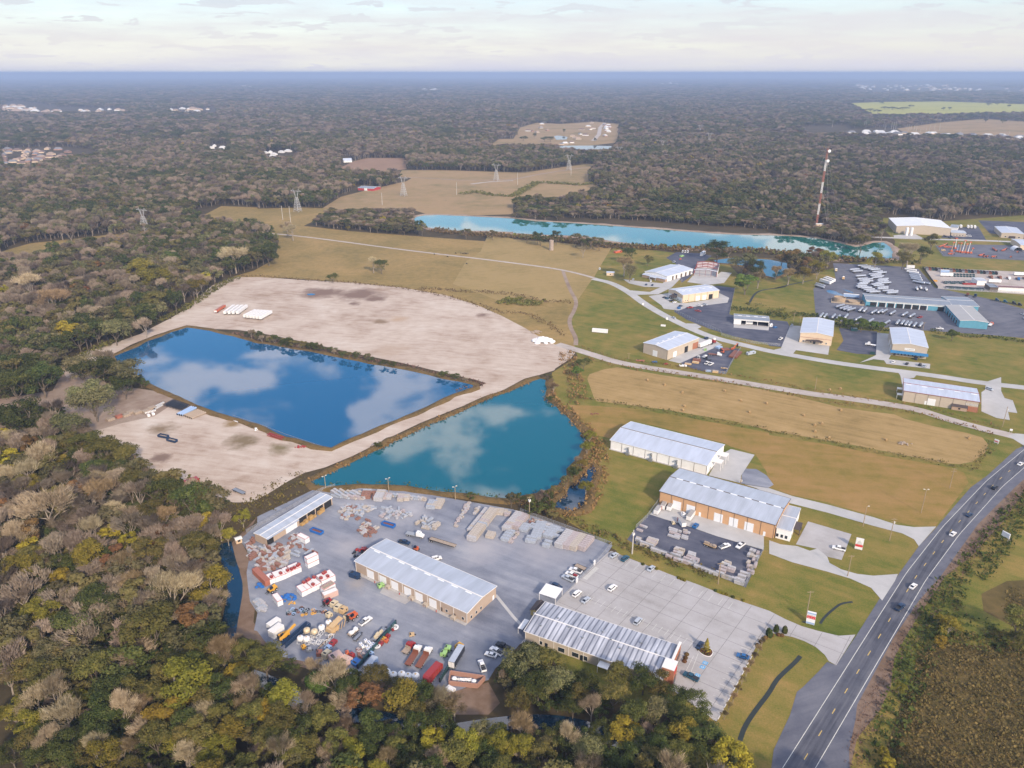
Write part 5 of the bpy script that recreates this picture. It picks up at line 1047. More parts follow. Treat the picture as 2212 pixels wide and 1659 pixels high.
X, Y = scatter(12000, 26000, 130, rs, 38); hs = rs.uniform(14, 20, len(X)); ok = ~clear_mask(X, Y, hs, 30); X, Y, hs = X[ok], Y[ok], hs[ok]
forest('horizon_woodland', 'blue-grey woodland merging into the horizon', X, Y, hs, 10.0)
X, Y = scatter(110, 620, 4.4, rs); hs = rs.uniform(3.5, 8, len(X)); ok = ~clear_mask(X, Y, hs, 3.0); X, Y, hs = X[ok], Y[ok], hs[ok]
cp = np.array([(p.x, p.y) for p in creek]); ok = np.array([np.hypot(cp[:, 0] - x, cp[:, 1] - y).min() > 4.5 for x, y in zip(X, Y)]); X, Y, hs = X[ok], Y[ok], hs[ok]
forest('undergrowth', 'dense dark undergrowth filling the ground between the near trees', X, Y, hs, .42, [('oak', 'olive', 'oak', 'brown', 'goldolive', 'oak')[rs.randint(6)] for _ in X])
# ---- labels for the individual trees
def zone(px):
 x, y = px
 if y < 560: v = 'by the far turquoise pond'
 elif y < 760: v = 'beside the upper limestone lot' if x < 1000 else 'among the industrial units'
 elif y < 860: v = 'left of the big blue pond'
 elif y < 960: v = 'left of the lower limestone lot'
 elif y < 1060: v = 'below the lower limestone lot'
 elif y < 1150: v = 'above the creek bend'
 elif y < 1250: v = 'level with the long tan workshop'
 elif y < 1350: v = 'level with the red trucks'
 elif y < 1430: v = 'level with the brick enclosure'
 elif y < 1510: v = 'well below the yard'
 elif y < 1590: v = 'just above the bottom edge'
 else: v = 'at the bottom edge'
 if y >= 1350:
  z = 'far left' if x < 250 else 'left' if x < 520 else 'under the yard' if x < 1040 else 'under the showroom' if x < 1500 else 'right of the road' if x > 1800 else 'by the roadside ditch'
 elif y > 560: z = 'far left' if x < 180 else 'left wood' if x < 520 else 'centre' if x < 1250 else 'right side'
 else: z = 'left part' if x < 900 else 'right part'
 return v + ', ' + z
gz = {}
for t in TREES: gz.setdefault((LOOK[t[1]], zone(t[2])), []).append(t)
for (lk, z), ts in gz.items():
 ts.sort(key=lambda t: t[2][0])
 for i, t in enumerate(ts):
  n = nth(i, len(ts)); t[0]['label'] = (lk + ', ' + (n + ', ' if n else '') + z); t[0]['group'] = 'trees of the near wood and hedges'
# ---- weeds, reeds and scrub
def tufts(name, label, items, m, cat='weeds'):
 """items: list of (point, height, width, count)"""
 mb = MB(); r = random.Random(hash_(name))
 for p, h, w, n in items:
  for _ in range(n):
   q = p + Vector((r.gauss(0, w * .45), r.gauss(0, w * .45), 0)); hh = h * r.uniform(.5, 1.2); nn = (rv(r) + Vector((0, 0, .35))).normalized()
   card(mb, q + Vector((0, 0, hh * r.uniform(.25, .8))), hh * r.uniform(.35, .8), nn, r.uniform(.5, 1), r)
 o = mb.build(name, m); tag(o, label, cat, kind='stuff'); return o
def strip(ps, w, step, h, cw, n, skip=0):
 ps = pts(ps) if isinstance(ps, str) else ps; out = []; r = random.Random(len(ps) * 31 + int(w * 10))
 for a, b in zip(ps[:-1], ps[1:]):
  L = (b - a).length; k = max(1, int(L / step)); d = (b - a).normalized(); nr = Vector((-d.y, d.x, 0))
  for i in range(k):
   for j in range(max(1, int(w / step))):
    if r.random() < skip: continue
    out.append((a.lerp(b, (i + r.random()) / k) + nr * r.uniform(-w / 2, w / 2), h * r.uniform(.6, 1.3), cw, n))
 return out
def off(ps, dist):
 s = 1 if area(ps) > 0 else -1; out = []; n = len(ps)
 for i in range(n):
  d = ps[(i + 1) % n] - ps[i - 1]; d.normalize(); out.append(ps[i] + Vector((d.y, -d.x, 0)) * dist * s)
 return out + [out[0]]
LR = leafmat('dry_reeds', [(.16, .095, .04), (.25, .155, .06), (.33, .22, .08)], .1); LW = leafmat('brown_weeds', [(.10, .065, .035), (.155, .105, .05), (.2, .145, .06)], .1); LG = leafmat('green_weeds', [(.045, .065, .015), (.08, .10, .024), (.13, .14, .035)], .1)
LM = leafmat('purple_brown_grass', [(.13, .075, .055), (.2, .125, .09), (.26, .17, .12)], .1); LS = leafmat('ochre_scrub', [(.09, .08, .026), (.155, .125, .042), (.235, .175, .06)], .1)
tufts('reeds', 'ochre reeds edging the causeway side of the middle pond', strip('C1 440 850 700 735 900 630 1100 535 1400 392 1500 345 1700 262 1900 168 2050 108 2212 45 B2 150 1455', 5, 1.6, 1.7, 1.2, 5), LR, 'reeds')
tufts('reeds', 'dry brown reeds round the right end of the middle pond and small dark pond', strip('C2 300 60 330 150 470 240 560 350 650 430 700 560 680 660 590 780 500 850 440 900 380 980 300 1040 160 1010', 9, 1.8, 2.0, 1.6, 5) + strip('C2 740 480 770 640 760 800 700 960 660 1060 560 1130 420 1120 300 1090 150 1040 0 1010', 8, 1.8, 1.9, 1.5, 5) + strip('B2 460 1200 520 1400 560 1560 C2 500 130 620 160', 13, 2.2, 2.0, 1.8, 5), LR, 'reeds')
tufts('weeds', 'dark red-brown weeds along the far bank of the big blue pond', strip('B0 2000 1040 2212 1090 B1 250 1130 500 1180 800 1230 1000 1275 1300 1325 1600 1395 1870 1455 1960 1470 1880 1510 C1 1700 60', 6, 1.6, 1.5, 1.3, 5), LM)
tufts('weeds', 'green weeds along the yard side of the middle pond', strip('C1 480 870 750 878 1100 868 1300 885 1500 925 1850 955 2160 1000 C2 100 975 300 930', 5, 1.8, 1.3, 1.3, 5), LG)
tufts('weeds', 'brown weedy ditch line between the pasture and the limestone lot', strip('B0 2050 545 B1 0 545 400 575 800 605 1200 640 1500 690 1800 760 2100 860 B2 100 860 300 960 450 1060', 8, 2.2, 1.6, 1.5, 4) + strip('B1 1400 650 2212 700 B2 250 760 500 770', 10, 2.5, 1.8, 1.6, 4), LW)
tufts('weeds', 'brown weeds and brambles lining both sides of the limestone road', strip('B2 560 1150 900 1260 1300 1310 1900 1400 2212 1455 B3 500 1560 1100 1640 C3 1300 190 1700 300 2000 380', 5, 2, 1.4, 1.3, 4) + strip('B2 600 1240 900 1325 1300 1375 1900 1470 2212 1525 B3 200 1570 C3 600 170 1000 215 1300 255 1700 360 1950 440', 5, 2, 1.4, 1.4, 5), LR)
tufts('weeds', 'dark weedy ditch between the hay field and the brown field', strip('C2 640 130 900 175 1300 235 1700 310 2212 400 C3 0 415 400 480 800 565 1200 640 1600 700 1750 740 1850 620 1930 520', 5, 1.8, 1.5, 1.4, 5), LS)
tufts('weeds', 'tall brown weeds along the fence above the concrete car park', strip('C2 330 1100 500 1180 700 1270 860 1350 980 1390 1200 1470 1500 1580 1700 1640 D2 1760 40', 8, 1.8, 1.7, 1.5, 5), LS)
tufts('weeds', 'weedy slope between the limestone lot and the yard fence', strip('C1 420 850 300 870 150 960 0 1080 C0 2100 1050 1980 1180 1900 1280', 22, 2.4, 1.7, 1.8, 5), LS)
tufts('weeds', 'low green hedge growth beside the blue trailer works', strip('B3 200 880 420 890 560 960 900 1000 1060 1010', 10, 2.2, 2.6, 2.2, 6) + strip('B3 1380 1010 1560 1050 1900 1070 2212 1110 2500 1140', 9, 2.2, 2.0, 2.0, 5) + strip('Q 1180 1290 1400 1300 1700 1340 2000 1420 2212 1440', 12, 2.2, 2.4, 2.2, 6), LG)
tufts('scrub', 'bushes and saplings along the near shore of the far turquoise pond', strip('B1 1500 150 1900 190 2212 205 B2 300 225 700 280 1000 300 1300 310 1700 320 2100 330 B3 100 345 400 380 700 410 1000 420', 20, 3.5, 4.2, 3.0, 9), LW)
tufts('scrub', 'olive bushes along the near shore of the far turquoise pond', strip('B2 0 205 500 250 900 290 1600 310 2212 345 B3 550 400 800 410 1100 420 1280 440', 16, 5, 4.8, 2.6, 10, skip=.3), LF['olive'])
tufts('scrub', 'brown scrub in the overgrown field right of the road', [(P('D3', a, b), random.uniform(.7, 1.5), 2.0, 6) for a, b in ((random.uniform(900, 2260), random.uniform(100, 1700)) for _ in range(4200)) if a > 1250 + max(0, 700 - b) * .75 - max(0, b - 900) * .33 and not (1650 < a < 2050 and b < 480)], LS)
tufts('scrub', 'green brambles along the field edge right of the road', strip('D3 1640 0 1560 130 1420 330 1330 560 1260 760 1180 980 1110 1200 1040 1400 970 1700', 11, 1.9, 2.0, 2.0, 6) + strip('C3 2330 960 2200 1060 2060 1200 1900 1420 1740 1659', 13, 2.0, 2.0, 2.0, 6) + strip('D3 1350 380 1600 480 2000 520 2212 640', 20, 2.4, 2.0, 2.0, 6), LG)
tufts('weeds', 'reddish brown weeds on the far verge of the road', strip('D3 1520 40 1300 400 1130 700 1010 950 920 1080 850 1250 790 1500 760 1700', 7, 1.2, .8, 1.3, 5) + strip('C3 2330 790 2150 1000 1830 1350 1580 1659', 7, 1.2, .8, 1.3, 5), LM)
tufts('scrub', 'dark bushes at the pasture edges and power line clearing', strip('A1 1760 1220 1900 1200 A1 2020 1230 2212 1240 A2 200 1120 420 1130 560 1140 700 1130', 16, 4, 4, 3, 8) + strip('B1 2100 760 2212 790 B2 0 740 150 800 200 760', 14, 2.5, 3, 2.5, 7) + strip('B3 0 850 150 860 180 880', 18, 2.5, 2.5, 2.2, 6) + strip('Q 1450 1180 1700 1260', 14, 3, 2, 2, 5), LF['olive'])
tufts('scrub', 'brown undergrowth between the near wood and the lots', strip('B0 2050 560 1900 620 1780 700 1650 790 1500 870 1350 940 1150 1010 1000 1100 800 1190 600 1270 480 1320', 9, 2, 2.4, 2.0, 6) + strip('C0 760 430 850 520 1000 560 1150 700 1250 790 1450 830 1700 870 1900 950', 9, 2, 2.2, 2, 5), LF['olive'])
# ---------------------------------------------------------------- vehicles, machines and stores
def paint(nm, c, r=.3, var=.03): return mat(nm, c, r, var=var, spec=.5, scale=1.2)
PC_ = {'white': paint('white_car_paint', (.78, .78, .78)), 'silver': paint('silver_car_paint', (.42, .46, .52)), 'navy': paint('navy_car_paint', (.01, .035, .09)), 'blue': paint('blue_car_paint', (.02, .12, .32)), 'red': paint('red_car_paint', (.3, .03, .03)),
       'black': paint('black_car_paint', (.015, .017, .025)), 'teal': paint('teal_car_paint', (.01, .07, .12)), 'brown': paint('rust_brown_paint', (.2, .07, .04), .6), 'orange': paint('orange_machine_paint', (.55, .12, .045)), 'yellow': paint('yellow_machine_paint', (.65, .34, .04)),
       'tan': paint('tan_machine_paint', (.55, .38, .2)), 'green': paint('lime_green_paint', (.3, .5, .18)), 'grey': paint('grey_machine_paint', (.3, .32, .35)), 'dgreen': paint('dark_green_paint', (.02, .07, .08)), 'ltblue': paint('light_blue_paint', (.3, .42, .62)), 'beige': paint('beige_machine_paint', (.6, .5, .33)),
       'bblue': paint('bright_blue_paint', (.02, .13, .42), .5), 'pink': paint('pinkish_tan_paint', (.55, .38, .33), .7), 'terra': paint('terracotta_paint', (.36, .13, .085), .6), 'wood': mat('weathered_timber', (.34, .27, .21), .9, var=.2, scale=2), 'steel': mat('dull_steel', (.25, .27, .31), .5, metal=.3, var=.2, scale=2)}
M_tyre = mat('tyre_rubber', (.018, .018, .02), .85); M_rim = mat('wheel_rim', (.5, .5, .52), .35); M_wind = mat('car_glass', (.015, .02, .035), .08, spec=.7); M_chas = mat('chassis_black', (.03, .03, .033), .6); M_lamp = mat('lamp_glass', (.6, .55, .45), .2); M_chrome = mat('polished_tank_metal', (.6, .62, .66), .3, metal=.8, var=.1, scale=.8)
CACHE = {}
def meshof(key, fn, m):
 if key not in CACHE: mb = MB(); fn(mb); CACHE[key] = mb.mesh(key[0], m)
 return CACHE[key]
def part(name, key, fn, m, parent, loc=None, rot=None):
 o = bpy.data.objects.new(name, meshof((name,) + tuple(key), fn, m)); COL.objects.link(o); o.parent = parent
 if loc: o.location = loc
 if rot: o.rotation_euler = rot
 return o
def wheel(par, x, y, r=.36, w=.26):
 s = 1 if y > 0 else -1
 o = part('wheel', (r, w), lambda mb: mb.tube((0, -w / 2, r), (0, w / 2, r), r, n=12), M_tyre, par, (x, y, 0)); part('rim', (r, w), lambda mb: mb.tube((0, -w / 2 - .02, r), (0, w / 2 + .02, r), r * .55, n=8), M_rim, o)
def taper(mb, prof, hw, inset, M=None):
 """prof: (x, z, is_top) loop in the x-z plane; top points are pulled in by inset"""
 n = len(prof); vs = [(x, -(hw - (inset if t else 0)), z) for x, z, t in prof] + [(x, (hw - (inset if t else 0)), z) for x, z, t in prof]
 mb.add(vs, [tuple(range(n)), tuple(range(2 * n - 1, n - 1, -1))] + [(i, n + i, n + (i + 1) % n, (i + 1) % n) for i in range(n)])
CARS = {  # L, half width, body profile, cabin profile
 'sedan': (4.7, .9, [(-2.35, .35, 0), (2.3, .35, 0), (2.35, .6, 0), (2.15, .82, 1), (1.0, .95, 1), (-1.7, 1.0, 1), (-2.3, .95, 1), (-2.35, .6, 0)], [(-1.9, .95, 0), (1.05, .93, 0), (.35, 1.42, 1), (-.95, 1.45, 1)]),
 'suv': (4.8, .95, [(-2.4, .4, 0), (2.35, .4, 0), (2.4, .7, 0), (2.25, 1.0, 1), (1.1, 1.12, 1), (-2.2, 1.15, 1), (-2.4, .9, 0)], [(-2.25, 1.1, 0), (1.2, 1.08, 0), (.55, 1.72, 1), (-1.95, 1.76, 1)]),
 'pickup': (5.8, 1.0, [(-2.9, .5, 0), (2.8, .5, 0), (2.9, .85, 0), (2.8, 1.12, 1), (1.35, 1.22, 1), (-.75, 1.22, 1), (-2.85, 1.22, 1), (-2.9, .8, 0)], [(-.75, 1.2, 0), (1.5, 1.18, 0), (.8, 1.85, 1), (-.6, 1.9, 1)]),
 'van': (5.8, 1.0, [(-2.9, .45, 0), (2.75, .45, 0), (2.9, .9, 0), (2.5, 1.2, 1), (-2.8, 1.25, 1), (-2.9, .9, 0)], [(-2.8, 1.2, 0), (2.4, 1.15, 0), (1.6, 2.2, 1), (-2.7, 2.3, 1)])}
def car(name, label, kind, colour, q, rz, group='parked cars and pickups', load=None, cat=None):
 L, hw, body, cab = CARS[kind]; o = thing(name, label, cat or {'sedan': 'car', 'suv': 'car', 'pickup': 'pickup truck', 'van': 'van'}[kind], q + Vector((0, 0, .12)), rz, group); k = (kind, colour); m = PC_[colour]
 part('body', k, lambda mb: taper(mb, body, hw, .08), m, o)
 part('cabin', k, lambda mb: taper(mb, [(x, z - .02, t) for x, z, t in cab], hw - .1, .18), M_wind, o)
 x0, x1 = cab[3][0], cab[2][0]; zt = cab[2][1]
 part('cabin_roof', k, lambda mb: mb.box(x0 - .03, x1 + .03, -hw + .26, hw - .26, zt - .03, zt + .07), m, o)
 def pil(mb):
  for s in (-1, 1):
   for f in (0, .36, .7, 1): a = Vector(cab[0][:1] + (0, cab[0][1])); xb = cab[0][0] + (cab[1][0] - cab[0][0]) * f; xt = cab[3][0] + (cab[2][0] - cab[3][0]) * f; mb.bar((xb, s * (hw - .09), cab[0][1]), (xt, s * (hw - .27), zt), .09)
 part('pillars', k, pil, m, o)
 if kind == 'pickup': part('cargo_bed', k, lambda mb: mb.box(-2.75, -.85, -hw + .16, hw - .16, .9, 1.26), M_chas, o)
 if load: part('bed_load', k + (load,), lambda mb: (mb.box(-2.5, -1.9, -.6, .5, 1.25, 1.6), mb.box(-1.7, -1.1, -.5, .6, 1.25, 1.7)), PC_[load], o)
 for s in (-1, 1):
  for x in (-L * .31, L * .31): wheel(o, x, s * (hw - .08), .38 if kind != 'sedan' else .33)
  part('headlight', (kind,), lambda mb: mb.box(-.06, .04, -.14, .14, -.08, .08), M_lamp, o, (L / 2 - .03, s * hw * .7, body[2][1] + .05))
 return o
def seg(t, x1, y1, x2, y2):
 a, b = P(t, x1, y1), P(t, x2, y2); return (a + b) / 2, heading(a, b)
CL = '''M 700 1040 300 900|pickup|white|white double-cab pickup nearest the brown flatbed trailer by the gate
M 550 1200 180 1040|pickup|white|white pickup with red tools in its bed, middle of three by the gate|red
M 420 1330 50 1150|pickup|silver|silver pickup with dark bed cover, nearest the showroom of three by the gate
J 1170 1085 1345 1125|pickup|navy|dark blue pickup behind the roof of the long tan workshop
J 1760 1390 1860 1370|suv|white|white car half hidden behind the long tan workshop roof
D2 365 95 395 108|suv|navy|dark purple-blue car between the gate pickups and the white carport
C2 1990 1385 1932 1430|pickup|white|white pickup parked alone in the asphalt yard by the concrete apron
C2 1778 1430 1874 1395|pickup|white|white pickup hitched to a tan trailer in the asphalt yard|steel
C2 845 1510 898 1470|sedan|silver|silver car with dark windows at the top corner of the concrete car park
C2 942 1538 990 1500|suv|teal|dark teal car next to the silver one at the car park's top corner
C2 1170 1625 1215 1583|sedan|silver|lone silver car on the top edge of the concrete car park
D2 830 138 885 92|suv|white|white car alone in the middle of the upper car park
D2 525 188 578 142|suv|white|white car beside the upper end of the silver showroom roof
D2 605 240 655 198|sedan|silver|pale blue-silver car beside the showroom, right of the white one
D2 1055 430 1100 378|suv|silver|silver car parked along the middle of the showroom
D2 2030 718 1935 690|sedan|blue|blue car parked at the kerb near the road-side bays
D2 1595 912 1478 856|pickup|teal|dark blue pickup outside the showroom's brick entrance
D2 1600 625 1625 590|sedan|navy|dark blue car half hidden behind the planted island
D1 890 440 985 372|pickup|white|white pickup in the yard between the orange loader and the workshop|steel
D1 2110 690 2030 640|pickup|white|white pickup at the tree edge by the showroom, middle of three
D1 2060 705 1982 680|sedan|white|small white car half under the trees below the showroom corner
D1 2175 640 2078 600|pickup|black|black pickup beside two white ones under the showroom trees
D1 1960 830 1932 755|pickup|white|white pickup parked nose up beside the pink brick enclosure
C3 652 1443 548 1418|pickup|white|white pickup in the small car park of the white office wing
H 1690 320 1860 190|pickup|white|X
C3 2212 560 2240 530|sedan|navy|dark car cut by the right edge on the main road
C3 2142 712 2188 680|sedan|white|white car on the main road nearest the right edge
C3 1918 918 1966 886|suv|black|dark maroon car on the main road, second from the top
C3 1702 1152 1748 1122|sedan|navy|navy car on the main road above the concrete drive
C3 1560 1322 1604 1282|sedan|white|white car on the main road beside the billboard
D3 1215 120 1264 72|sedan|white|white car on the main road between the two drive mouths
D3 1096 302 1152 255|pickup|navy|dark blue pickup on the main road above the lower drive
B2 1368 900 1404 916|sedan|silver|silver car driving on the curving concrete road
B2 1190 600 1184 578|suv|white|white car at the porch of the white and tan workshop
B2 1030 582 1042 568|sedan|silver|silver car at the left end of the narrow concrete lot
B2 1142 628 1154 612|sedan|navy|left one of two blue cars in the narrow concrete lot
B2 1196 632 1208 616|sedan|navy|right one of two blue cars in the narrow concrete lot
B2 1500 822 1552 818|pickup|red|bright red pickup on the asphalt, nearer the cream workshop
B2 1570 845 1622 855|pickup|red|dark red flatbed pickup on the asphalt by the fence
B2 1592 798 1632 808|suv|white|white car left of two pale cars on the asphalt
B2 1638 790 1674 798|suv|silver|silver car right of the white one on the asphalt
B2 1430 810 1458 802|sedan|navy|dark car by the blue bin near the road
B2 1288 734 1328 728|sedan|black|first dark car from the top of the row at the cream workshop
B2 1312 742 1350 738|sedan|teal|second car down the row at the cream workshop
B2 1332 752 1370 748|sedan|silver|third car down the row at the cream workshop
B2 1348 762 1386 758|sedan|black|fourth car down the row at the cream workshop
B2 1378 776 1412 770|sedan|white|white car at the lower end of the row at the cream workshop
B2 1460 344 1466 328|van|white|left one of three white vans far up the asphalt lot
B2 1483 346 1488 332|van|white|middle one of three white vans far up the asphalt lot
B2 1505 347 1510 333|van|white|right one of three white vans far up the asphalt lot
B2 1420 460 1438 452|pickup|white|white pickup behind the white and tan workshop
B2 744 496 750 474|suv|white|white car on the grass track by the pale shed
B2 1596 1266 1604 1242|pickup|white|small white pickup beside the rust-coloured heap in the steel yard
B2 1655 1312 1688 1288|pickup|white|left one of two white pickups side by side in the steel yard
B2 1688 1320 1725 1300|pickup|white|right one of two white pickups side by side in the steel yard
B2 1652 1092 1684 1078|suv|navy|navy car in front of the tan steel warehouse
B2 1680 1108 1708 1092|sedan|silver|silver car behind the white semi-trailer
B3 188 982 200 960|sedan|silver|blue-silver car at the top of the drive beside the cream unit
B3 80 1100 112 1080|pickup|white|white pickup on the dark asphalt left of the cream unit
B3 1062 1296 1078 1282|sedan|white|white car in front of the blue-awning unit
B3 1178 1312 1194 1296|sedan|black|dark car in front of the blue-awning unit
B3 1290 1324 1306 1304|suv|black|black car next to the silver one before the blue-awning unit
B3 1330 1334 1346 1316|suv|silver|silver car at the right end before the blue-awning unit
B3 1262 1272 1270 1252|suv|black|dark car close under the blue awning
B3 1272 908 1322 896|pickup|red|crimson pickup among the tankers before the blue workshop
B3 1440 998 1498 1004|pickup|white|white pickup by the hedge right of the blue-awning unit
B3 1885 1520 1912 1530|suv|silver|blue-white car on the drive beside the SAMSON workshop
B3 2185 876 2212 884|pickup|white|white pickup at the right edge, upper of two
B3 2195 905 2215 925|suv|white|white car at the right edge, lower of two
B3 1680 195 1700 200|sedan|white|white car in the lot below the beige annex
B3 1700 198 1745 204|van|white|white van at the right end of the annex car park
B3 1510 200 1530 204|sedan|black|first dark car in the row before the beige annex
B3 1545 214 1565 218|sedan|black|second dark car in the row before the beige annex
B3 1600 218 1620 222|sedan|red|red car in the row before the beige annex
B3 1490 188 1508 192|sedan|navy|navy car at the left end before the beige annex
B3 1560 200 1580 204|sedan|teal|teal car behind the red one before the beige annex
B2 1440 405 1446 396|suv|orange|orange machine on the asphalt behind the white and tan workshop
B2 1382 428 1396 420|pickup|silver|silver pickup near the blue stores behind the white and tan workshop'''
for ln in CL.split('\n'):
 f = ln.split('|')
 if f[3] == 'X': continue
 c = f[0].split(); q, rz = seg(c[0], *map(float, c[1:]))
 car({'pickup': 'pickup_truck', 'van': 'van'}.get(f[1], 'car'), f[3], f[1], f[2], q, rz, 'cars on the main road' if 'main road' in f[3] else 'parked cars and pickups', f[4] if len(f) > 4 else None)
MCOL = ('grey', 'tan', 'blue-grey', 'pinkish', 'rust-brown')
def relabel(lst, desc, group):
 """lst: (object, colour word); numbers each colour from left to right"""
 by = {}
 for o, c in lst: by.setdefault(c, []).append(o)
 for c, os_ in by.items():
  os_.sort(key=lambda o: proj(o.location)[0])
  for i, o in enumerate(os_): n_ = nth(i, len(os_)); o['label'] = c + ' ' + desc + (', ' + n_ if n_ else ''); o['group'] = group
# ---- trailers
def tanker(q, rz, label, group, L=12.5, m=None):
 m = m or M_chrome; o = thing('tanker_trailer', label, 'tanker trailer', q, rz, group); k = (L, m.name)
 part('tank', k, lambda mb: mb.lathe([(0, -L / 2), (.6, -L / 2 + .1), (.98, -L / 2 + .5), (1.02, -L / 4), (1.02, L / 4), (.98, L / 2 - .5), (.6, L / 2 - .1), (0, L / 2)], (0, 0, 0), 12, Matrix.Translation((0, 0, 2.05)) @ Matrix.Rotation(math.pi / 2, 4, 'Y')), m, o)
 part('catwalk', k, lambda mb: (mb.box(-L * .42, L * .42, -.22, .22, 3.05, 3.12), [mb.tube((x, 0, 3.1), (x, 0, 3.45), .3, n=8) for x in (-3, 0, 3)]), M_galv, o)
 part('chassis', k, lambda mb: (mb.box(-L * .47, L * .47, -.45, .45, .75, 1.0), mb.box(L * .28, L * .3, -.9, .9, .1, 1.0)), M_chas, o)
 for x in (-L * .36, -L * .26):
  for s in (-1, 1): wheel(o, x, s * 1.0, .5, .5)
 return o
PXW = {'N': 4.608}
def dirrz(t, x, y, dx, dy): return heading(P(t, x, y), P(t, x + dx, y + dy))
def tank_row(t, xs, d, desc, group, m=None, zoff=2.0, L=12.5):
 xs = sorted(xs); n = len(xs)
 for i, (x, y) in enumerate(xs):
  q = P(t, x, y, zoff); q.z = .1; tanker(q, dirrz(t, x, y, *d), desc % (nth(i, n)), group, L, m)
big = [(870, 255), (930, 275), (975, 295), (730, 322), (785, 352), (1050, 310), (1090, 325), (1130, 360), (1200, 378), (1060, 402), (1110, 412), (1090, 430), (840, 432), (1150, 442), (1120, 460)]
big2 = [(870, 482), (960, 492), (1230, 488), (900, 510), (1210, 508), (960, 527), (1230, 530), (900, 549), (1180, 552), (1270, 554), (870, 575), (1110, 577)]
big3 = [(1150, 600), (850, 608), (880, 630), (1220, 632), (940, 642), (1220, 656), (985, 670), (1310, 687), (1030, 697), (1080, 710), (1390, 702), (1385, 725)]
for bb, w_ in ((big, 'upper third'), (big2, 'middle third'), (big3, 'lower third')): tank_row('N', bb, (170, -12), 'silver tanker trailer, %s in the ' + w_ + ' of the big parked block', 'tanker trailers of the big block')
tank_row('N', [(1700, 325), (1735, 365)], (200, 30), 'white tanker trailer, %s of two at the head of the slanting row', 'tanker trailers of the slanting row', M_white)
tank_row('N', [(1770, 398), (1775, 430), (1790, 460), (1805, 492), (1840, 540), (1935, 548)], (200, 40), 'bluish steel tanker trailer, %s in the slanting row by the skip yard', 'tanker trailers of the slanting row')
tank_row('N', [(485, 950), (552, 980), (612, 997), (678, 1012)], (160, -45), 'silver tanker trailer, %s of the close group of four by the basin', 'tanker trailers before the blue workshop')
tank_row('N', [(845, 1010), (915, 1022)], (70, -70), 'silver tanker trailer, %s of the steeply parked pair by the bays', 'tanker trailers before the blue workshop')
tank_row('N', [(1068, 1052), (1175, 1045), (1250, 1040), (1392, 1068), (1602, 1090), (1727, 1115)], (130, -75), 'silver tanker trailer, %s in the loose row below the service bays', 'tanker trailers before the blue workshop')
tank_row('N', [(165, 1112), (230, 1122), (370, 1130), (455, 1145), (590, 1130)], (60, -70), 'silver tanker trailer, %s of those behind the cream gabled unit', 'tanker trailers by the hedge')
tank_row('N', [(795, 1172), (1010, 1207), (1292, 1237)], (130, -75), 'silver tanker trailer, %s of three standing behind the green hedge', 'tanker trailers by the hedge')
tank_row('N', [(1480, 1232), (1565, 1237), (1630, 1252), (1690, 1262), (1775, 1277), (1880, 1275)], (70, -90), 'silver tanker trailer, %s of the row behind the blue-awning unit', 'tanker trailers by the hedge')
tank_row('N', [(130, 612), (145, 585)], (160, 50), 'silver tanker trailer, %s of two beside the white box trailers', 'tanker trailers by the box trailers')
tank_row('N', [(1810, 650), (1875, 632), (1968, 660)], (30, 60), 'white bulk cement trailer, %s of three below the slanting row', 'white bulk trailers', M_white, 2.0, 8)
def boxtrailer(q, rz, label, group=None, L=13.5, m=M_white, h=2.7, wd=2.5, nm='box_trailer', wheels=True, roof=None, z0=1.15):
 o = thing(nm, label, 'trailer', q, rz, group); k = (L, m.name, h, nm)
 part('box', k, lambda mb: mb.box(-L / 2, L / 2, -wd / 2, wd / 2, z0, z0 + h), m, o)
 part('roof_panel', k, lambda mb: mb.box(-L / 2 + .05, L / 2 - .05, -wd / 2 + .05, wd / 2 - .05, z0 + h, z0 + h + .06), roof or M_trim, o)
 part('doors', k, lambda mb: [mb.box(-L / 2 - .05, -L / 2 + .01, y0, y0 + wd * .46, z0 + .1, z0 + h - .1) for y0 in (-wd * .48, .02)], M_trim, o)
 if wheels:
  part('chassis', k, lambda mb: (mb.box(-L * .48, L * .46, -.5, .5, .8, z0), mb.box(L * .28, L * .3, -1, 1, .1, z0)), M_chas, o)
  for x in ((-L * .38, -L * .28) if L > 9 else (-L * .12, L * .04)):
   for s in (-1, 1): wheel(o, x, s * (wd / 2 - .3), .5 if L > 9 else .36, .4)
 return o
def bt(s, label, group=None, **k):
 c = s.split(); a, b = P(c[0], *map(float, c[1:3])), P(c[0], *map(float, c[3:5])); return boxtrailer((a + b) / 2, heading(a, b), label, group, L=k.pop('L', (b - a).length), **k)
for i, (s, n_) in enumerate((('N 130 540 320 598', 'nearest'), ('N 180 512 365 580', 'middle'), ('N 215 492 400 560', 'farthest'))): bt(s, 'white box trailer, %s of three parked at the grass edge' % n_, 'white box trailers at the grass edge', L=13.5)
bt('O 725 718 945 725', 'long white box trailer in the upper left of the skip yard'); bt('O 1560 830 1775 838', 'long white box trailer beside the dark grey shed in the skip yard'); bt('O 1995 705 2230 712', 'white box trailer at the right edge of the skip yard')
bt('O 170 585 265 590', 'short white box trailer heading the slanting tanker row', L=8); bt('N 545 805 795 825', 'blue-sided box trailer beside the concrete basin', m=PC_['ltblue'], L=14)
bt('B2 692 1026 806 1036', 'lone white box trailer on the grass below the curving road', L=13, z0=.5, wheels=False); bt('B2 1278 975 1312 978', 'tiny white tank lying in the grass by the road', L=4, h=1.2, wd=1.4, z0=.2, wheels=False)
for i, (a, b, w_) in enumerate(((1650, 125, 'first'), (1712, 128, 'second'), (1740, 129, 'third'), (1770, 130, 'fourth'))): boxtrailer(P('B3', a, b), dirrz('B3', a, b, -10, -25), 'white box trailer, %s from the left at the top right lot' % w_, 'white box trailers at the top right lot', L=11)
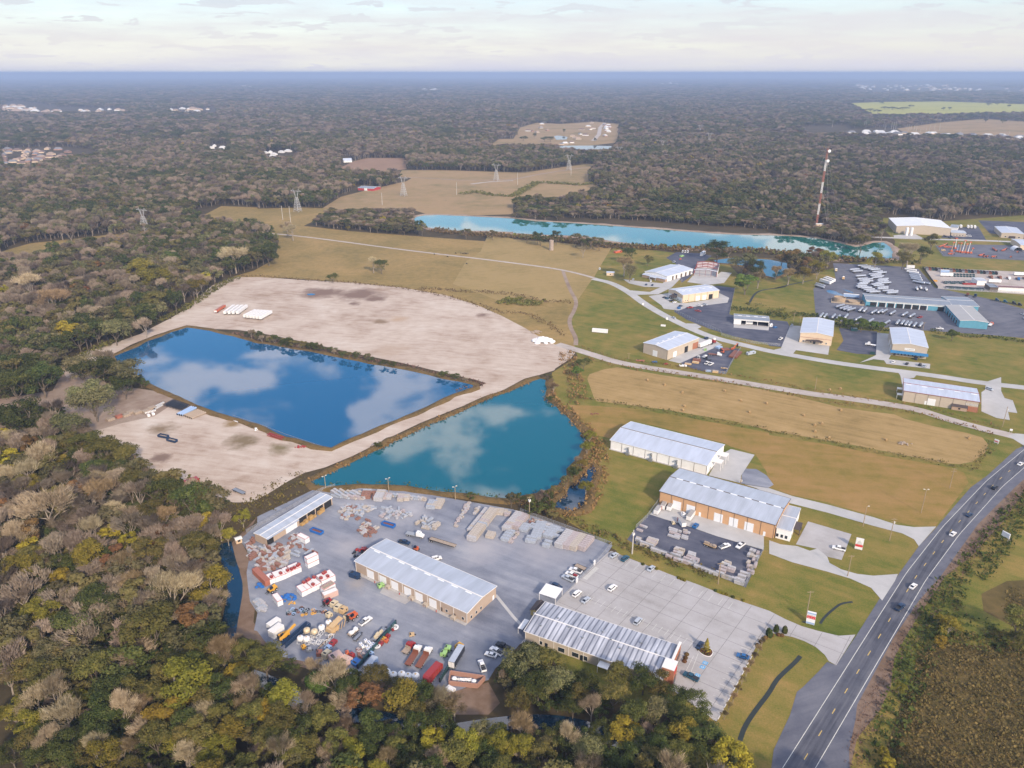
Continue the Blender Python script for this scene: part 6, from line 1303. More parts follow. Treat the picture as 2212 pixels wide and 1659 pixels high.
# long white trailers and the orange one on the limestone lot
o = bt('B0 1852 868 1930 818', 'orange-red open trailer beside the white trailers on the limestone lot', m=PC_['orange'], h=1.8, roof=PC_['terra'])
for i, x in enumerate((1930, 1968, 2003, 2040)): bt('B0 %d 882 %d 822' % (x, x + 82), 'white trailer, %s in the left block on the limestone lot' % nth(i, 4), 'white trailers on the limestone lot', h=2.4, wd=2.2)
for i in range(6): x = 2100 + i * 27; bt('B0 %d %d %d %d' % (x, 912 + i * 3, x + 100, 862 + i * 2), 'white trailer, %s in the right block on the limestone lot' % nth(i, 6), 'white trailers on the limestone lot', h=2.4, wd=2.2)
# enclosed trailers in the yard
bt('I 1240 1075 1420 770', 'long dark-sided enclosed trailer with silver roof beside the green machines', m=PC_['black'], roof=RF_BLUE, h=2.6); bt('H 1800 1150 1960 960', 'silver-blue enclosed trailer beside the dark green wall', m=PC_['ltblue'], roof=RF_BLUE, h=2.4)
for s, l_ in (('L 460 420 500 350', 'white enclosed trailer with red trim, tallest of three at the orange warehouse corner'), ('L 570 440 610 375', 'white enclosed trailer with red trim, right of three at the orange warehouse corner'), ('L 350 500 395 440', 'white enclosed trailer, lowest of three at the orange warehouse corner'), ('L 910 610 990 500', 'white box trailer backed to the loading ramp of the orange warehouse'), ('L 820 720 760 640', 'white and red cargo trailer standing in the asphalt yard')):
 o = bt(s, l_, 'small enclosed trailers at the orange warehouse', h=2.1, wd=2.2, roof=RF_TAN, z0=.6, L=5.5 if 'ramp' not in l_ else 8.0); part('red_trim', ('r', l_[:30]), lambda mb: mb.box(1.9 if 'ramp' not in l_ else 3.6, 2.8 if 'ramp' not in l_ else 4.05, -1.13, 1.13, .7, 2.72), PC_['red'], o)
o = bt('B2 1600 1168 1705 1128', 'long white semi-trailer coupled to a red tractor at the tan steel warehouse', L=15)
def tractor(q, rz, label, colour, group=None, bed=None, L=7.0):
 o = thing('semi_truck' if not bed else 'flatbed_truck', label, 'truck', q + Vector((0, 0, .1)), rz, group); k = (colour, bed, L); m = PC_[colour]; f = L / 2
 part('cab', k, lambda mb: (taper(mb, [(f - 3.4, 1.0, 0), (f - 1.3, 1.0, 0), (f - 1.4, 2.3, 0), (f - 1.9, 3.0, 1), (f - 3.4, 3.05, 1)], 1.1, .12)), m, o)
 part('bonnet', k, lambda mb: taper(mb, [(f - 1.4, .6, 0), (f, .6, 0), (f, 1.5, 0), (f - .2, 1.75, 1), (f - 1.4, 2.0, 1)], .95, .12), m, o)
 part('windscreen', k, lambda mb: mb.add([(f - 1.37, -.95, 2.05), (f - 1.37, .95, 2.05), (f - 1.78, .85, 2.9), (f - 1.78, -.85, 2.9)], [(0, 1, 2, 3)]), M_wind, o)
 part('chassis', k, lambda mb: mb.box(-f, f - .4, -.45, .45, .6, .95), M_chas, o)
 if bed: part('flatbed', k, lambda mb: (mb.box(-f, f - 3.7, -1.2, 1.2, 1.0, 1.3), mb.box(f - 3.8, f - 3.65, -1.2, 1.2, 1.3, 2.4)), PC_[bed], o)
 for x in (f - .9, -f + 1.0, -f + 2.3):
  for s in (-1, 1): wheel(o, x, s * .95, .5, .4)
 return o
def tk(s, label, colour, group=None, bed=None, L=None):
 c = s.split(); a, b = P(c[0], *map(float, c[1:3])), P(c[0], *map(float, c[3:5])); return tractor((a + b) / 2, heading(a, b), label, colour, group, bed, L or (b - a).length)
tk('B2 1700 1135 1745 1118', 'red semi truck tractor coupled to the long white semi-trailer', 'red', L=7)
tk('J 1290 950 1590 1010', 'white crew truck loaded with drums and gear behind the long tan workshop', 'white', bed='grey'); tk('I 420 820 590 640', 'small dark red flatbed truck, leftmost of three in the lower yard', 'red', 'flatbed trucks in the lower yard', 'wood')
tk('I 480 1030 700 700', 'white-cab truck with a rusty bed, middle of three in the lower yard', 'white', 'flatbed trucks in the lower yard', 'brown'); tk('I 660 1070 880 730', 'white-cab truck with long red-brown bed, rightmost of three in the lower yard', 'white', 'flatbed trucks in the lower yard', 'brown')
for i, (a, b) in enumerate(((1705, 712), (1772, 722), (1945, 757), (2015, 770), (2090, 782), (2140, 796))): tractor(P('B3', a, b), dirrz('B3', a, b, 60, -45) if i < 2 else dirrz('B3', a, b, 60, 10), 'dark semi tractor, %s of those on the grass edge behind the blue wing' % nth(i, 6), ('brown', 'navy', 'navy', 'teal', 'black', 'black')[i], 'dark tractors behind the blue wing')
for i, (a, b, c) in enumerate(((1605, 735, 'brown'), (1755, 740, 'brown'), (1910, 755, 'white'), (2070, 765, 'blue'), (2190, 755, 'brown'))): tractor(P('O', a, b + 10), dirrz('O', a, b, 50, 40), 'roll-off truck, %s in the slanted line on the right of the skip yard' % nth(i, 5), c, 'roll-off trucks in the skip yard', 'brown', 9)
tk('B3 1880 985 1935 955', 'orange and white truck at the corner of the blue wing', 'orange', bed='white', L=8); tk('N 530 540 545 450', 'white and tan tank truck by the blue puddle', 'white', bed='tan', L=8); tk('N 410 390 415 320', 'pale truck standing upright on the left of the tanker yard', 'white', bed='beige', L=8)
tk('B3 915 1150 830 1138', 'white bucket truck on the asphalt between the two gabled units', 'white', bed='white', L=8); tk('B2 1700 1225 1785 1235', 'white-cab truck with rusty bed in the steel yard', 'white', bed='brown', L=10); tk('B2 1700 1275 1640 1250', 'white-cab truck with black bed in the steel yard', 'white', bed='black', L=8)
tk('I 860 1300 1010 1080', 'red covered tank truck among the trees at the lower edge of the yard', 'red', bed='red', L=8.5); o = thing('debris_container', 'red high-sided container standing against the red truck at the lower yard edge', 'container', P('I', 925, 1190) + Vector((0, 0, 0)), heading(P('I', 830, 1260), P('I', 990, 1080))); mb = MB(); mb.prism([(-4.5, .9), (4.5, .9), (4.5, 3.0), (3.8, 3.6), (-3.8, 3.6), (-4.5, 3.0)], -1.3, 1.3); mb.build('body', PC_['red'], o); mb = MB(); [mb.box(-4.2 + i * 1.4, -4.1 + i * 1.4, -1.4, 1.4, 1, 3.2) for i in range(7)]; mb.build('ribs', PC_['terra'], o)
def flat(s, label, m, axle=.35, wd=2.4, load=None, h=.75):
 c = s.split(); a, b = P(c[0], *map(float, c[1:3])), P(c[0], *map(float, c[3:5])); L = (b - a).length; o = thing('flatbed_trailer', label, 'trailer', (a + b) / 2 + Vector((0, 0, .1)), heading(a, b), 'flatbed trailers')
 mb = MB(); mb.box(-L / 2, L / 2, -wd / 2, wd / 2, h, h + .2); mb.build('deck', m, o); mb = MB(); mb.box(-L / 2, L / 2 + 1, -.25, .25, h - .25, h); [mb.box(-L / 2, L / 2, y, y + .08, h, h + .3) for y in (-wd / 2, wd / 2 - .08)]; mb.build('frame', M_chas, o)
 for x in (-L * axle, -L * axle + 1.2):
  for s_ in (-1, 1): wheel(o, x, s_ * (wd / 2 - .15), .38 if h < 1 else .5, .3)
 if load:
  mb = MB(); r = random.Random(int(L * 100))
  for i in range(7): x = r.uniform(-L * .4, L * .4); mb.box(x - .6, x + .6, r.uniform(-.9, -.2), r.uniform(.2, .9), h + .2, h + r.uniform(.5, 1.3))
  mb.build('load', load, o)
 return o
flat('J 2140 1185 1700 1050', 'empty grey flatbed semi-trailer behind the long tan workshop', PC_['wood'], -.38, h=1.15); flat('M 830 930 500 780', 'brown timber-decked flatbed trailer beside the gate pickups', PC_['wood']); flat('L 1180 1020 1380 1100', 'tan trailer loaded with scaffold behind the white pickup', PC_['tan'], load=PC_['wood'])
flat('H 1500 510 1640 400', 'small trailer carrying a white mixing machine in the yard centre', PC_['wood'], load=M_white); flat('H 1590 590 1700 480', 'narrow empty steel trailer beside the mixing machine trailer', PC_['steel'], wd=1.6); flat('H 1920 590 2120 380', 'long trailer carrying beige generators along the dark green wall', PC_['steel'], load=PC_['beige'])
flat('C0 2010 920 2100 960', 'low grey trailer at the tail of the lower limestone lot', PC_['steel'])
# ---- roll-off containers
def rolloff(s, label, m, inner=None, h=1.6, wd=2.4, group='roll-off containers'):
 c = s.split(); a, b = P(c[0], *map(float, c[1:3])), P(c[0], *map(float, c[3:5])); return rolloff_at((a + b) / 2, heading(a, b), (b - a).length, label, m, inner, h, wd, group)
def rolloff_at(q, rz, L, label, m, inner=None, h=1.6, wd=2.4, group='roll-off containers'):
 o = thing('rolloff_container', label, 'container', q, rz, group); L = round(L, 1); k = (L, m.name, h, wd)
 def body(mb):
  t = .1
  mb.box(-L / 2, L / 2, -wd / 2, -wd / 2 + t, .25, h); mb.box(-L / 2, L / 2, wd / 2 - t, wd / 2, .25, h); mb.box(-L / 2, -L / 2 + t, -wd / 2 + t, wd / 2 - t, .25, h); mb.box(L / 2 - t, L / 2, -wd / 2 + t, wd / 2 - t, .25, h)
  for i in range(int(L / 1.1)): x = -L / 2 + .6 + i * 1.1; mb.box(x, x + .1, -wd / 2 - .08, wd / 2 * -1, .3, h - .05); mb.box(x, x + .1, wd / 2, wd / 2 + .08, .3, h - .05)
  mb.box(-L / 2, L / 2, -wd / 2 - .1, -wd / 2, h - .12, h + .03); mb.box(-L / 2, L / 2, wd / 2, wd / 2 + .1, h - .12, h + .03)
 part('body', k, body, m, o); part('floor', k, lambda mb: mb.box(-L / 2 + .1, L / 2 - .1, -wd / 2 + .1, wd / 2 - .1, .3, .42 + (h - .5) * .35), inner or PC_['brown'], o); part('rails', k, lambda mb: (mb.box(-L / 2, L / 2, -.6, -.45, .02, .25), mb.box(-L / 2, L / 2, .45, .6, .02, .25)), M_chas, o)
 return o
rolloff('G 1125 700 1310 765', 'open blue roll-off container near the long narrow store', PC_['bblue']); rolloff('J 880 770 1085 830', 'open blue roll-off container with rusty inside in the yard centre', PC_['bblue']); rolloff('R 420 820 575 850', 'left one of two dark blue open containers on the limestone lot', PC_['navy'], PC_['wood']); rolloff('R 575 888 722 925', 'right one of two dark blue open containers on the limestone lot', PC_['navy'])
rolloff('N 950 955 1080 965', 'dark green low skip before the open bays of the blue workshop', PC_['dgreen'], h=1.2); rolloff('B3 868 1212 912 1218', 'dark green skip at the corner of the small asphalt lot', PC_['dgreen'], h=1.5); rolloff('S 900 525 945 530', 'bright green skip beside the semi-trailer', PC_['green'], h=1.4)
for i in range(22): a, b = 830 + i * 29, 895 + i * 1.6; rolloff_at(P('O', a + 20, b + 25), dirrz('O', a, b, 55, 75), 7, 'dark teal skip, %s in the slanted front row of the skip yard' % nth(i, 22), PC_['dgreen'] if i % 4 else PC_['steel'], h=1.5, group='skips of the front row')
for i in range(15): a, b = 800 + i * 24, 830 + (i % 2) * 10; rolloff_at(P('O', a, b), dirrz('O', a, b, 45, 60), 5.5, 'grey-green skip, %s in the back row of the skip yard' % nth(i, 15), PC_['dgreen'] if i % 3 else PC_['steel'], h=1.3, group='skips of the back row')
for i in range(24): a, b = 500 + i * 52, 600 + i * 3.4; rolloff_at(P('O', a, b), dirrz('O', a, b, 14, 26), 8, 'large open container, %s along the far fence of the skip yard' % nth(i, 24), (PC_['steel'], PC_['black'], PC_['dgreen'], PC_['brown'])[(i * 7) % 4], h=2.2, group='containers along the far fence')
for i in range(14): a, b = 980 + (i % 7) * 55, 690 + (i // 7) * 22 + i * 1.5; rolloff_at(P('O', a, b), dirrz('O', a, b, 30, 30), 3.2, 'small teal skip, %s of the cluster in the middle of the skip yard' % (nth(i, 14)), PC_['dgreen'], h=1.2, wd=1.8, group='small teal skips')
rolloff('O 1120 860 1350 862', 'long dark red container in the skip yard', PC_['red'], h=1.4); rolloff('O 610 805 680 808', 'yellow skip near the left corner of the skip yard', PC_['yellow'], h=1.4); bt('O 735 650 885 655', 'turquoise and white cabin by the far fence of the skip yard', m=PC_['ltblue'], h=2.6, z0=.4, wheels=False)
# ---- white tank boxes with red rims
M_redrim = paint('red_rim_paint', (.55, .04, .03))
def tankbox(t, x1, y1, x2, y2, depth, label, h=2.6, m=M_white, z0=0.0, rim=M_redrim, group='white tank boxes in the yard', nm='tank_box', lid=None):
 a, b = P(t, x1, y1, z0), P(t, x2, y2, z0); L = (b - a).length; o = thing(nm, label, 'tank box', a, heading(a, b), group)
 mb = MB(); mb.box(0, L - .06, 0, depth, .08, h); mb.build('body', m, o); mb = MB()
 for y in (-.05, depth - .03): mb.box(-.03, L - .03, y, y + .08, h - .16, h + .02)
 for x in (-.05, L - .1): mb.box(x, x + .08, -.03, depth + .03, h - .16, h + .02)
 mb.build('rim', rim, o); mb = MB(); [mb.box(L * (i + .5) / 4 - .04, L * (i + .5) / 4 + .04, -.06, 0, .1, h - .2) for i in range(4)]; mb.build('ribs', m, o)
 mb = MB(); mb.box(.15, L - .2, .15, depth - .15, h, h + .04); mb.build('lid', lid or M_trim, o); return o
TB = [(415, 712, 508, 670, 'first'), (510, 672, 690, 604, 'second'), (692, 602, 785, 556, 'third'), (788, 554, 958, 482, 'fourth')]
for x1, y1, x2, y2, n_ in TB: tankbox('F', x1, y1, x2, y2, 4.4, 'white red-rimmed tank box, %s from the left in the upper row' % n_)
TB = [(965, 925, 1060, 882, 'first'), (1062, 880, 1135, 842, 'second'), (1137, 840, 1222, 802, 'third'), (1224, 800, 1304, 756, 'fourth')]
for x1, y1, x2, y2, n_ in TB: tankbox('F', x1, y1, x2, y2, 5.0, 'white red-rimmed tank box, %s from the left in the lower row' % n_)
tankbox('F', 1308, 745, 1545, 640, 5.0, 'large white tank box at the right end of the lower row', h=3.0); tankbox('F', 1352, 882, 1545, 768, 2.6, 'white open-topped box with tan inside, below the lower row', lid=PC_['wood']); tankbox('F', 1352, 990, 1596, 890, 2.6, 'pinkish tan tank box in front of the white open-topped box', m=PC_['pink'], rim=PC_['pink'])
tankbox('F', 1070, 432, 1262, 342, 2.6, 'lower of two stacked white tank boxes standing alone', h=2.4); tankbox('F', 1062, 432, 1254, 342, 2.6, 'upper of two stacked white tank boxes standing alone', h=2.4); 
tops = [o for o in COL.objects if o.get('label') == 'upper of two stacked white tank boxes standing alone'][0]; low = [o for o in COL.objects if o.get('label') == 'lower of two stacked white tank boxes standing alone'][0]; tops.location = low.location + Vector((-.1, .1, 2.45))
tankbox('G', 1022, 928, 1096, 884, 6.0, 'white tank box with a pump on its roof near the narrow store'); tankbox('F', 545, 1092, 640, 1052, 5.6, 'white tank box beside the bright blue tarpaulins'); tankbox('H', 200, 548, 388, 405, 3.0, 'large pale grey-white tank box, nearer of two beside the yellow crane', h=3.0, rim=M_white); tankbox('H', 150, 390, 330, 262, 2.6, 'long flat white box behind the pale tank box by the yellow crane', h=2.0, rim=M_white)
o = thing('shipping_container', 'orange-brown shipping container at the left end of the white tank boxes', 'container', P('F', 330, 748), heading(P('F', 330, 748), P('F', 408, 712)), None)
mb = MB(); mb.box(0, 2.5, 0, 12.2, .1, 2.7); mb.build('body', PC_['terra'], o); mb = MB(); [mb.box(-.05, 2.55, .3 + i * .6, .45 + i * .6, .2, 2.6) for i in range(20)]; mb.build('ribs', PC_['terra'], o); mb = MB(); mb.box(.1, 1.2, -.06, 0, .2, 2.6); mb.box(1.3, 2.4, -.06, 0, .2, 2.6); mb.build('doors', PC_['terra'], o)
for i, (a, b) in enumerate(((432, 585), (592, 520), (710, 472), (782, 445), (830, 422), (885, 390), (905, 368), (990, 680), (1050, 645), (1080, 625), (1150, 715), (1168, 590), (1330, 520), (1360, 500), (1405, 570), (1290, 600))):
 o = thing('red_bin', 'small red bin on the white tank boxes, %s' % nth(i, 16), 'bin', P('F', a, b, 2.66) if i < 12 else P('F', a, b, 3.1), B1.rz, 'red bins on the tank boxes'); z_ = 2.66 if i < 12 else 3.06; o.location.z = z_
 part('bin', (), lambda mb: (mb.box(-.6, .6, -.5, .5, .0, .8), mb.box(-.64, .64, -.54, .54, .8, .87)), PC_['red'], o); part('lid', (), lambda mb: mb.box(-.4, .4, -.3, .3, .87, .93), PC_['terra'], o)
# ---- generic small machines and boxes
def box_thing(nm, label, cat, t, x1, y1, x2, y2, wd, h, m, group=None, wheels=False, top=None, z0=.3, vents=True):
 a, b = P(t, x1, y1), P(t, x2, y2); L = (b - a).length; o = thing(nm, label, cat, (a + b) / 2, heading(a, b), group)
 mb = MB(); mb.prism([(-L / 2, z0), (L / 2, z0), (L / 2, h - .2), (L / 2 - .25, h), (-L / 2 + .25, h), (-L / 2, h - .2)], -wd / 2, wd / 2); mb.build('housing', m, o)
 if vents: mb = MB(); mb.box(-L * .38, -L * .15, -wd * .3, wd * .3, h, h + .06); mb.box(L * .1, L * .3, -wd / 2 - .03, wd / 2 + .03, h * .45, h * .75); mb.build('vents', top or M_chas, o)
 mb = MB(); mb.box(-L / 2, L / 2 + .6, -.25, .25, z0 - .15, z0); mb.build('skid', M_chas, o)
 if wheels:
  for s in (-1, 1): wheel(o, 0, s * (wd / 2), .35, .22)
 return o
BX = (('F', 1480, 1120, 1560, 1050, 2.2, 2.4, 'beige', 'beige compressor, leftmost of three in a row in the yard', 1), ('F', 1545, 1190, 1630, 1110, 2.2, 2.4, 'beige', 'beige compressor, middle of three in a row in the yard', 1), ('F', 1640, 1225, 1725, 1150, 2.2, 2.4, 'tan', 'tan compressor, rightmost of three in a row in the yard', 1), ('F', 1390, 1290, 1470, 1240, 1.8, 2.0, 'beige', 'small beige compressor below the row of three', 1),
      ('H', 1425, 210, 1480, 160, 1.6, 1.6, 'beige', 'small beige box beside the orange telehandler', 1), ('I', 1130, 730, 1230, 745, 2.0, 1.9, 'green', 'lime green generator, upper of two by the dark trailer', 1), ('I', 1060, 815, 1155, 840, 2.0, 1.9, 'green', 'lime green generator, lower of two by the dark trailer', 1), ('D1', 1045, 108, 1095, 88, 1.8, 1.7, 'green', 'pale green generator in front of the long tan workshop', 1),
      ('G', 1800, 1480, 1950, 1530, 2.2, 2.4, 'navy', 'dark blue pump unit under the open end of the tan workshop', 0), ('H', 1180, 680, 1270, 590, 1.8, 1.6, 'red', 'dark red compressor with white cap in the lower yard', 1), ('H', 1100, 760, 1180, 690, 1.8, 1.6, 'ltblue', 'pale blue compressor beside the dark red one', 1), ('H', 1060, 900, 1170, 810, 2.2, 2.6, 'beige', 'beige container near the pile of pink and red gear', 0), ('H', 940, 830, 1040, 820, 2.0, 2.0, 'terra', 'dark red generator left of the beige container', 0),
      ('H', 1180, 960, 1380, 860, 4.0, 2.6, 'pink', 'large pinkish container loaded with yellow parts', 0), ('H', 1380, 1010, 1500, 900, 4.0, 2.2, 'pink', 'pinkish container behind the bare tree at the yard edge', 0), ('H', 1440, 820, 1500, 800, 1.5, 1.5, 'orange', 'orange box beside the pinkish containers', 0), ('H', 1530, 870, 1580, 830, 1.6, 1.8, 'red', 'red box standing on the pile of gear', 0), ('H', 1570, 1010, 1680, 930, 3.0, 1.4, 'bblue', 'blue box at the foot of the dark green wall', 0), ('H', 1860, 840, 1910, 800, 1.6, 1.6, 'ltblue', 'light blue tote beside the dark green wall', 0),
      ('I', 1330, 740, 1420, 670, 2.2, 2.0, 'yellow', 'yellow skip loader body by the dark trailer', 1), ('L', 1000, 750, 1060, 690, 2.0, 1.4, 'blue', 'bright blue machine on the concrete apron of the orange warehouse', 1), ('L', 620, 670, 670, 665, 1.6, 1.2, 'beige', 'cream box beside the red and white trailer', 0), ('L', 790, 540, 850, 530, 2.0, 2.0, 'white', 'white cube beside the loading ramp trailer', 0), ('D3', 318, 405, 300, 400, .6, .6, 'black', 'dark shrub box at the foot of the roadside sign', 0),
      ('Q', 260, 1285, 298, 1278, 2.2, 1.8, 'blue', 'bright blue bin by the road near the cream workshop', 0), ('S', 2100, 140, 2150, 135, 2.4, 1.4, 'blue', 'bright blue bin right of the small white shed', 0), ('Q', 1840, 1585, 1895, 1588, 3, 2.6, 'white', 'white box against the right end of the small open shed', 0), ('S', 1640, 605, 1775, 575, 2.2, 2.2, 'silver', 'pale green propane tank on the grass by the concrete road', 0), ('N', 665, 1380, 775, 1385, 3.0, 2.4, 'dgreen', 'green and white container on the small asphalt lot', 0),
      ('S', 1045, 905, 1145, 915, 2.6, 1.6, 'tan', 'stack of tan board at the lower fence of the steel yard', 0), ('S', 565, 765, 680, 780, 2.0, 1.2, 'tan', 'tan board stack near the lower left of the steel yard', 0), ('S', 695, 740, 810, 755, 2.2, 1.4, 'tan', 'tan board stack in front of the rusty heap', 0), ('S', 705, 705, 840, 720, 4.0, 1.8, 'brown', 'rust-brown heap of steel plates in the steel yard', 0), ('S', 1190, 832, 1310, 850, 1.2, .8, 'tan', 'thin tan board bundle by the steel yard fence', 0), ('S', 1330, 638, 1385, 642, 1.2, 1.2, 'tan', 'small tan bundle beside the rust heap at the fence', 0),
      ('S', 1390, 660, 1490, 560, 6.0, 1.6, 'brown', 'rust-brown steel heap along the right fence of the steel yard', 0), ('S', 1200, 520, 1330, 510, 4.0, 1.2, 'brown', 'dark red steel heap at the top of the steel yard', 0), ('S', 1120, 500, 1190, 480, 3.4, 1.8, 'ltblue', 'pale blue covered stack at the top of the steel yard', 0), ('S', 470, 800, 600, 805, 1.8, 1.3, 'white', 'long white tank at the lower left of the steel yard', 0), ('S', 920, 890, 1020, 892, 2.4, 1.0, 'ltblue', 'pale blue stack at the lower fence of the steel yard', 0),
      ('S', 0, 730, 90, 735, 1.6, 1.0, 'blue', 'teal beams lying along the limestone road fence', 0), ('S', 215, 765, 275, 768, 1.6, 1.0, 'red', 'red bundle lying along the limestone road fence', 0), ('B2', 1060, 1275, 1135, 1280, 1.4, 1.0, 'terra', 'orange-red beams lying along the limestone road fence', 0), ('C0', 1590, 885, 1705, 845, 3.2, 2.8, 'red', 'dark red container half hidden by trees below the limestone lot', 0), ('C0', 1690, 880, 1720, 870, 2.4, 2.0, 'orange', 'orange machine at the end of the dark red container', 0), ('C0', 1170, 750, 1215, 715, 2.6, 1.8, 'tan', 'tan timber trestles with pale top at the tree edge', 0),
      ('I', 510, 480, 600, 470, 2.0, .7, 'tan', 'tan pallet of fittings on the gravel in the lower yard', 0), ('H', 680, 720, 750, 690, 1.6, 1.4, 'yellow', 'yellow and brown pump near the dark truss', 0), ('H', 760, 760, 850, 740, 1.4, 1.4, 'grey', 'grey motor beside the yellow pump', 0), ('D1', 1165, 480, 1185, 470, 1.0, 1.0, 'red', 'small red drum rack at the end of the dark green wall', 0), ('O', 750, 275, 820, 280, 3, 2, 'tan', 'tan box between the orange lifts', 0), ('B2', 875, 345, 935, 335, 3.5, 2.5, 'orange', 'orange-red container under the oak at the gravel lot', 0), ('B2', 935, 305, 1010, 310, 3.0, 2.0, 'dgreen', 'green and orange container at the back of the gravel lot', 0), ('B2', 1442, 378, 1468, 372, 2.4, 1.8, 'green', 'bright green bin on the asphalt near the white vans', 0), ('B2', 1622, 370, 1650, 352, 3, 4, 'white', 'white box truck body at the corner of the asphalt lot', 0))
for t_, x1, y1, x2, y2, wd, h, c, lb, wh in BX: box_thing({'c': 'compressor', 'g': 'generator'}.get('c' if 'compressor' in lb else 'g' if 'generator' in lb else '', 'equipment_box' if 'stack' not in lb and 'heap' not in lb else 'material_stack'), lb, 'compressor' if 'compressor' in lb else 'generator' if 'generator' in lb else 'stack' if 'stack' in lb or 'heap' in lb or 'beams' in lb else 'equipment', t_, x1, y1, x2, y2, wd, h, PC_[c], None, bool(wh), None, .3, 'stack' not in lb and 'heap' not in lb)
# telehandlers, crane, truss, wall
def telehandler(t, x1, y1, x2, y2, label, c, boom=1.0, cat='telehandler', rise=1.2):
 a, b = P(t, x1, y1), P(t, x2, y2); L = (b - a).length; o = thing('telehandler', label, cat, (a + b) / 2, heading(a, b), None); m = PC_[c]
 mb = MB(); mb.prism([(-L * .42, .7), (L * .3, .7), (L * .3, 1.5), (-L * .1, 1.7), (-L * .42, 1.9)], -.8, .8); mb.build('chassis', m, o); mb = MB(); taper(mb, [(-.3, 1.4, 0), (1.1, 1.4, 0), (.8, 2.5, 1), (-.2, 2.5, 1)], .5, .08); mb.build('cab', M_wind, o)
 mb = MB(); mb.bar((-L * .42, -.65, 2.1), (L * .5 * boom, -.65, 2.1 + rise), .45); mb.bar((-L * .2, -.65, 1.4), (L * .1, -.65, 2.2), .25); mb.build('boom', m, o); mb = MB(); mb.box(L * .5 * boom, L * .5 * boom + .2, -1.2, .2, .4, 2.0 + rise); mb.bar((L * .5 * boom, -1.0, .5), (L * .5 * boom + 1.4, -1.0, .5), .12); mb.bar((L * .5 * boom, 0, .5), (L * .5 * boom + 1.4, 0, .5), .12); mb.build('forks', M_chas, o)
 for x in (-L * .28, L * .2):
  for s in (-1, 1): wheel(o, x, s * .95, .62, .45)
 return o
telehandler('H', 1640, 130, 1500, 250, 'orange telehandler in the middle of the lower yard', 'orange'); telehandler('F', 1480, 1010, 1360, 1090, 'red articulated lift behind the beige compressors', 'red', rise=.3); telehandler('F', 530, 770, 370, 880, 'black and yellow forklift beside the orange-brown container', 'yellow', .7, rise=-.6)
telehandler('S', 1240, 580, 1180, 560, 'orange telehandler in the steel yard', 'orange'); telehandler('S', 1370, 530, 1440, 480, 'orange lift with long white boom at the top of the steel yard', 'orange', 1.6); telehandler('J', 1490, 1240, 1420, 1210, 'small blue and orange loader behind the long workshop', 'orange', .6, rise=-.4)
o = telehandler('H', 480, 470, 250, 600, 'yellow rough-terrain crane with its boom stretched over the pale tank box', 'yellow', .6, 'crane', .2); ca = P('H', 300, 560, 3.0); cb2 = P('H', 565, 285, 5.5); mb = MB(); mb.bar(ca, cb2, .7, .7); q = mb.build('crane_boom', PC_['yellow'], o); q.matrix_parent_inverse = (Matrix.Translation(o.location) @ Matrix.Rotation(o.rotation_euler.z, 4, 'Z')).inverted()
def truss(nm, label, cat, a, b, w, h, m, n=14, group=None):
 L = (b - a).length; o = thing(nm, label, cat, a, heading(a, b), group); mb = MB()
 for y in (-w / 2, w / 2):
  for z in (.2, .2 + h): mb.bar((0, y, z), (L, y, z), .28)
 mb.build('chords', m, o); mb = MB()
 for i in range(n):
  x0, x1 = L * i / n, L * (i + 1) / n
  for y in (-w / 2, w / 2): mb.bar((x0, y, .2), (x1, y, .2 + h), .14); mb.bar((x1, y, .2), (x1, y, .2 + h), .14)
  mb.bar((x0, -w / 2, .2 + h), (x1, w / 2, .2 + h), .12); mb.bar((x1, -w / 2, .2 + h), (x1, w / 2, .2 + h), .14)
 mb.build('lattice', m, o); return o
truss('conveyor_truss', 'long dark blue lattice truss lying diagonally beside the yellow crane', 'truss', P('H', 360, 690), P('H', 800, 310), 2.0, 1.4, PC_['navy'], 18)
def slab(nm, label, cat, pstr, w, h, m):
 a, b = pts(pstr); L = (b - a).length; o = thing(nm, label, cat, a, heading(a, b)); mb = MB(); mb.box(0, L, -w / 2, w / 2, 0, h); mb.build('panel', m, o); mb = MB(); [mb.box(L * i / 8 - .08, L * i / 8 + .08, -w / 2 - .1, w / 2 + .1, 0, h + .1) for i in range(9)]; mb.build('posts', M_chas, o); return o
slab('screen_wall', 'long dark green screen wall running diagonally through the lower yard', 'wall', 'D1 872 805 1200 418', .4, 2.0, PC_['dgreen']); slab('screen_wall', 'short dark green screen wall below the dark enclosed trailer', 'wall', 'D1 1580 920 1660 795', .4, 2.0, PC_['dgreen']); slab('beam', 'thin curved-looking brown pipe rack below the white frames', 'pipe', 'D1 515 648 700 462', .5, .5, PC_['wood'])
# hoppers, frames, totes, tarps, tyres
def hopper(q, label, m=M_white, s=1.0, group='white conical hoppers'):
 o = thing('hopper', label, 'hopper', q, random.uniform(0, 3), group); o.scale = (s, s, s)
 part('tank', (m.name,), lambda mb: mb.lathe([(.35, .7), (1.35, 1.6), (1.45, 2.6), (1.2, 3.0), (.5, 3.25), (0, 3.3)], n=14), m, o); part('legs', (m.name,), lambda mb: [mb.bar((x * 1.2, y * 1.2, 0), (x, y, 2.0), .12) for x in (-1, 1) for y in (-1, 1)] + [mb.bar((-1.2, y * 1.2, .1), (1.2, y * 1.2, .1), .12) for y in (-1, 1)], m, o); part('hatch', (), lambda mb: mb.lathe([(.35, 3.25), (.35, 3.45), (0, 3.5)], n=8), PC_['tan'], o)
 return o
for i, (a, b) in enumerate(((665, 600), (775, 460), (770, 610), (905, 480), (1030, 410))): hopper(P('H', a, b), 'cream conical hopper, %s in the middle of the lower yard' % nth(i, 5), PC_['beige'] if i in (1, 3) else M_white, .9)
hopper(P('H', 1150, 320), 'white hopper at the left of the tan machine', M_white, .85)
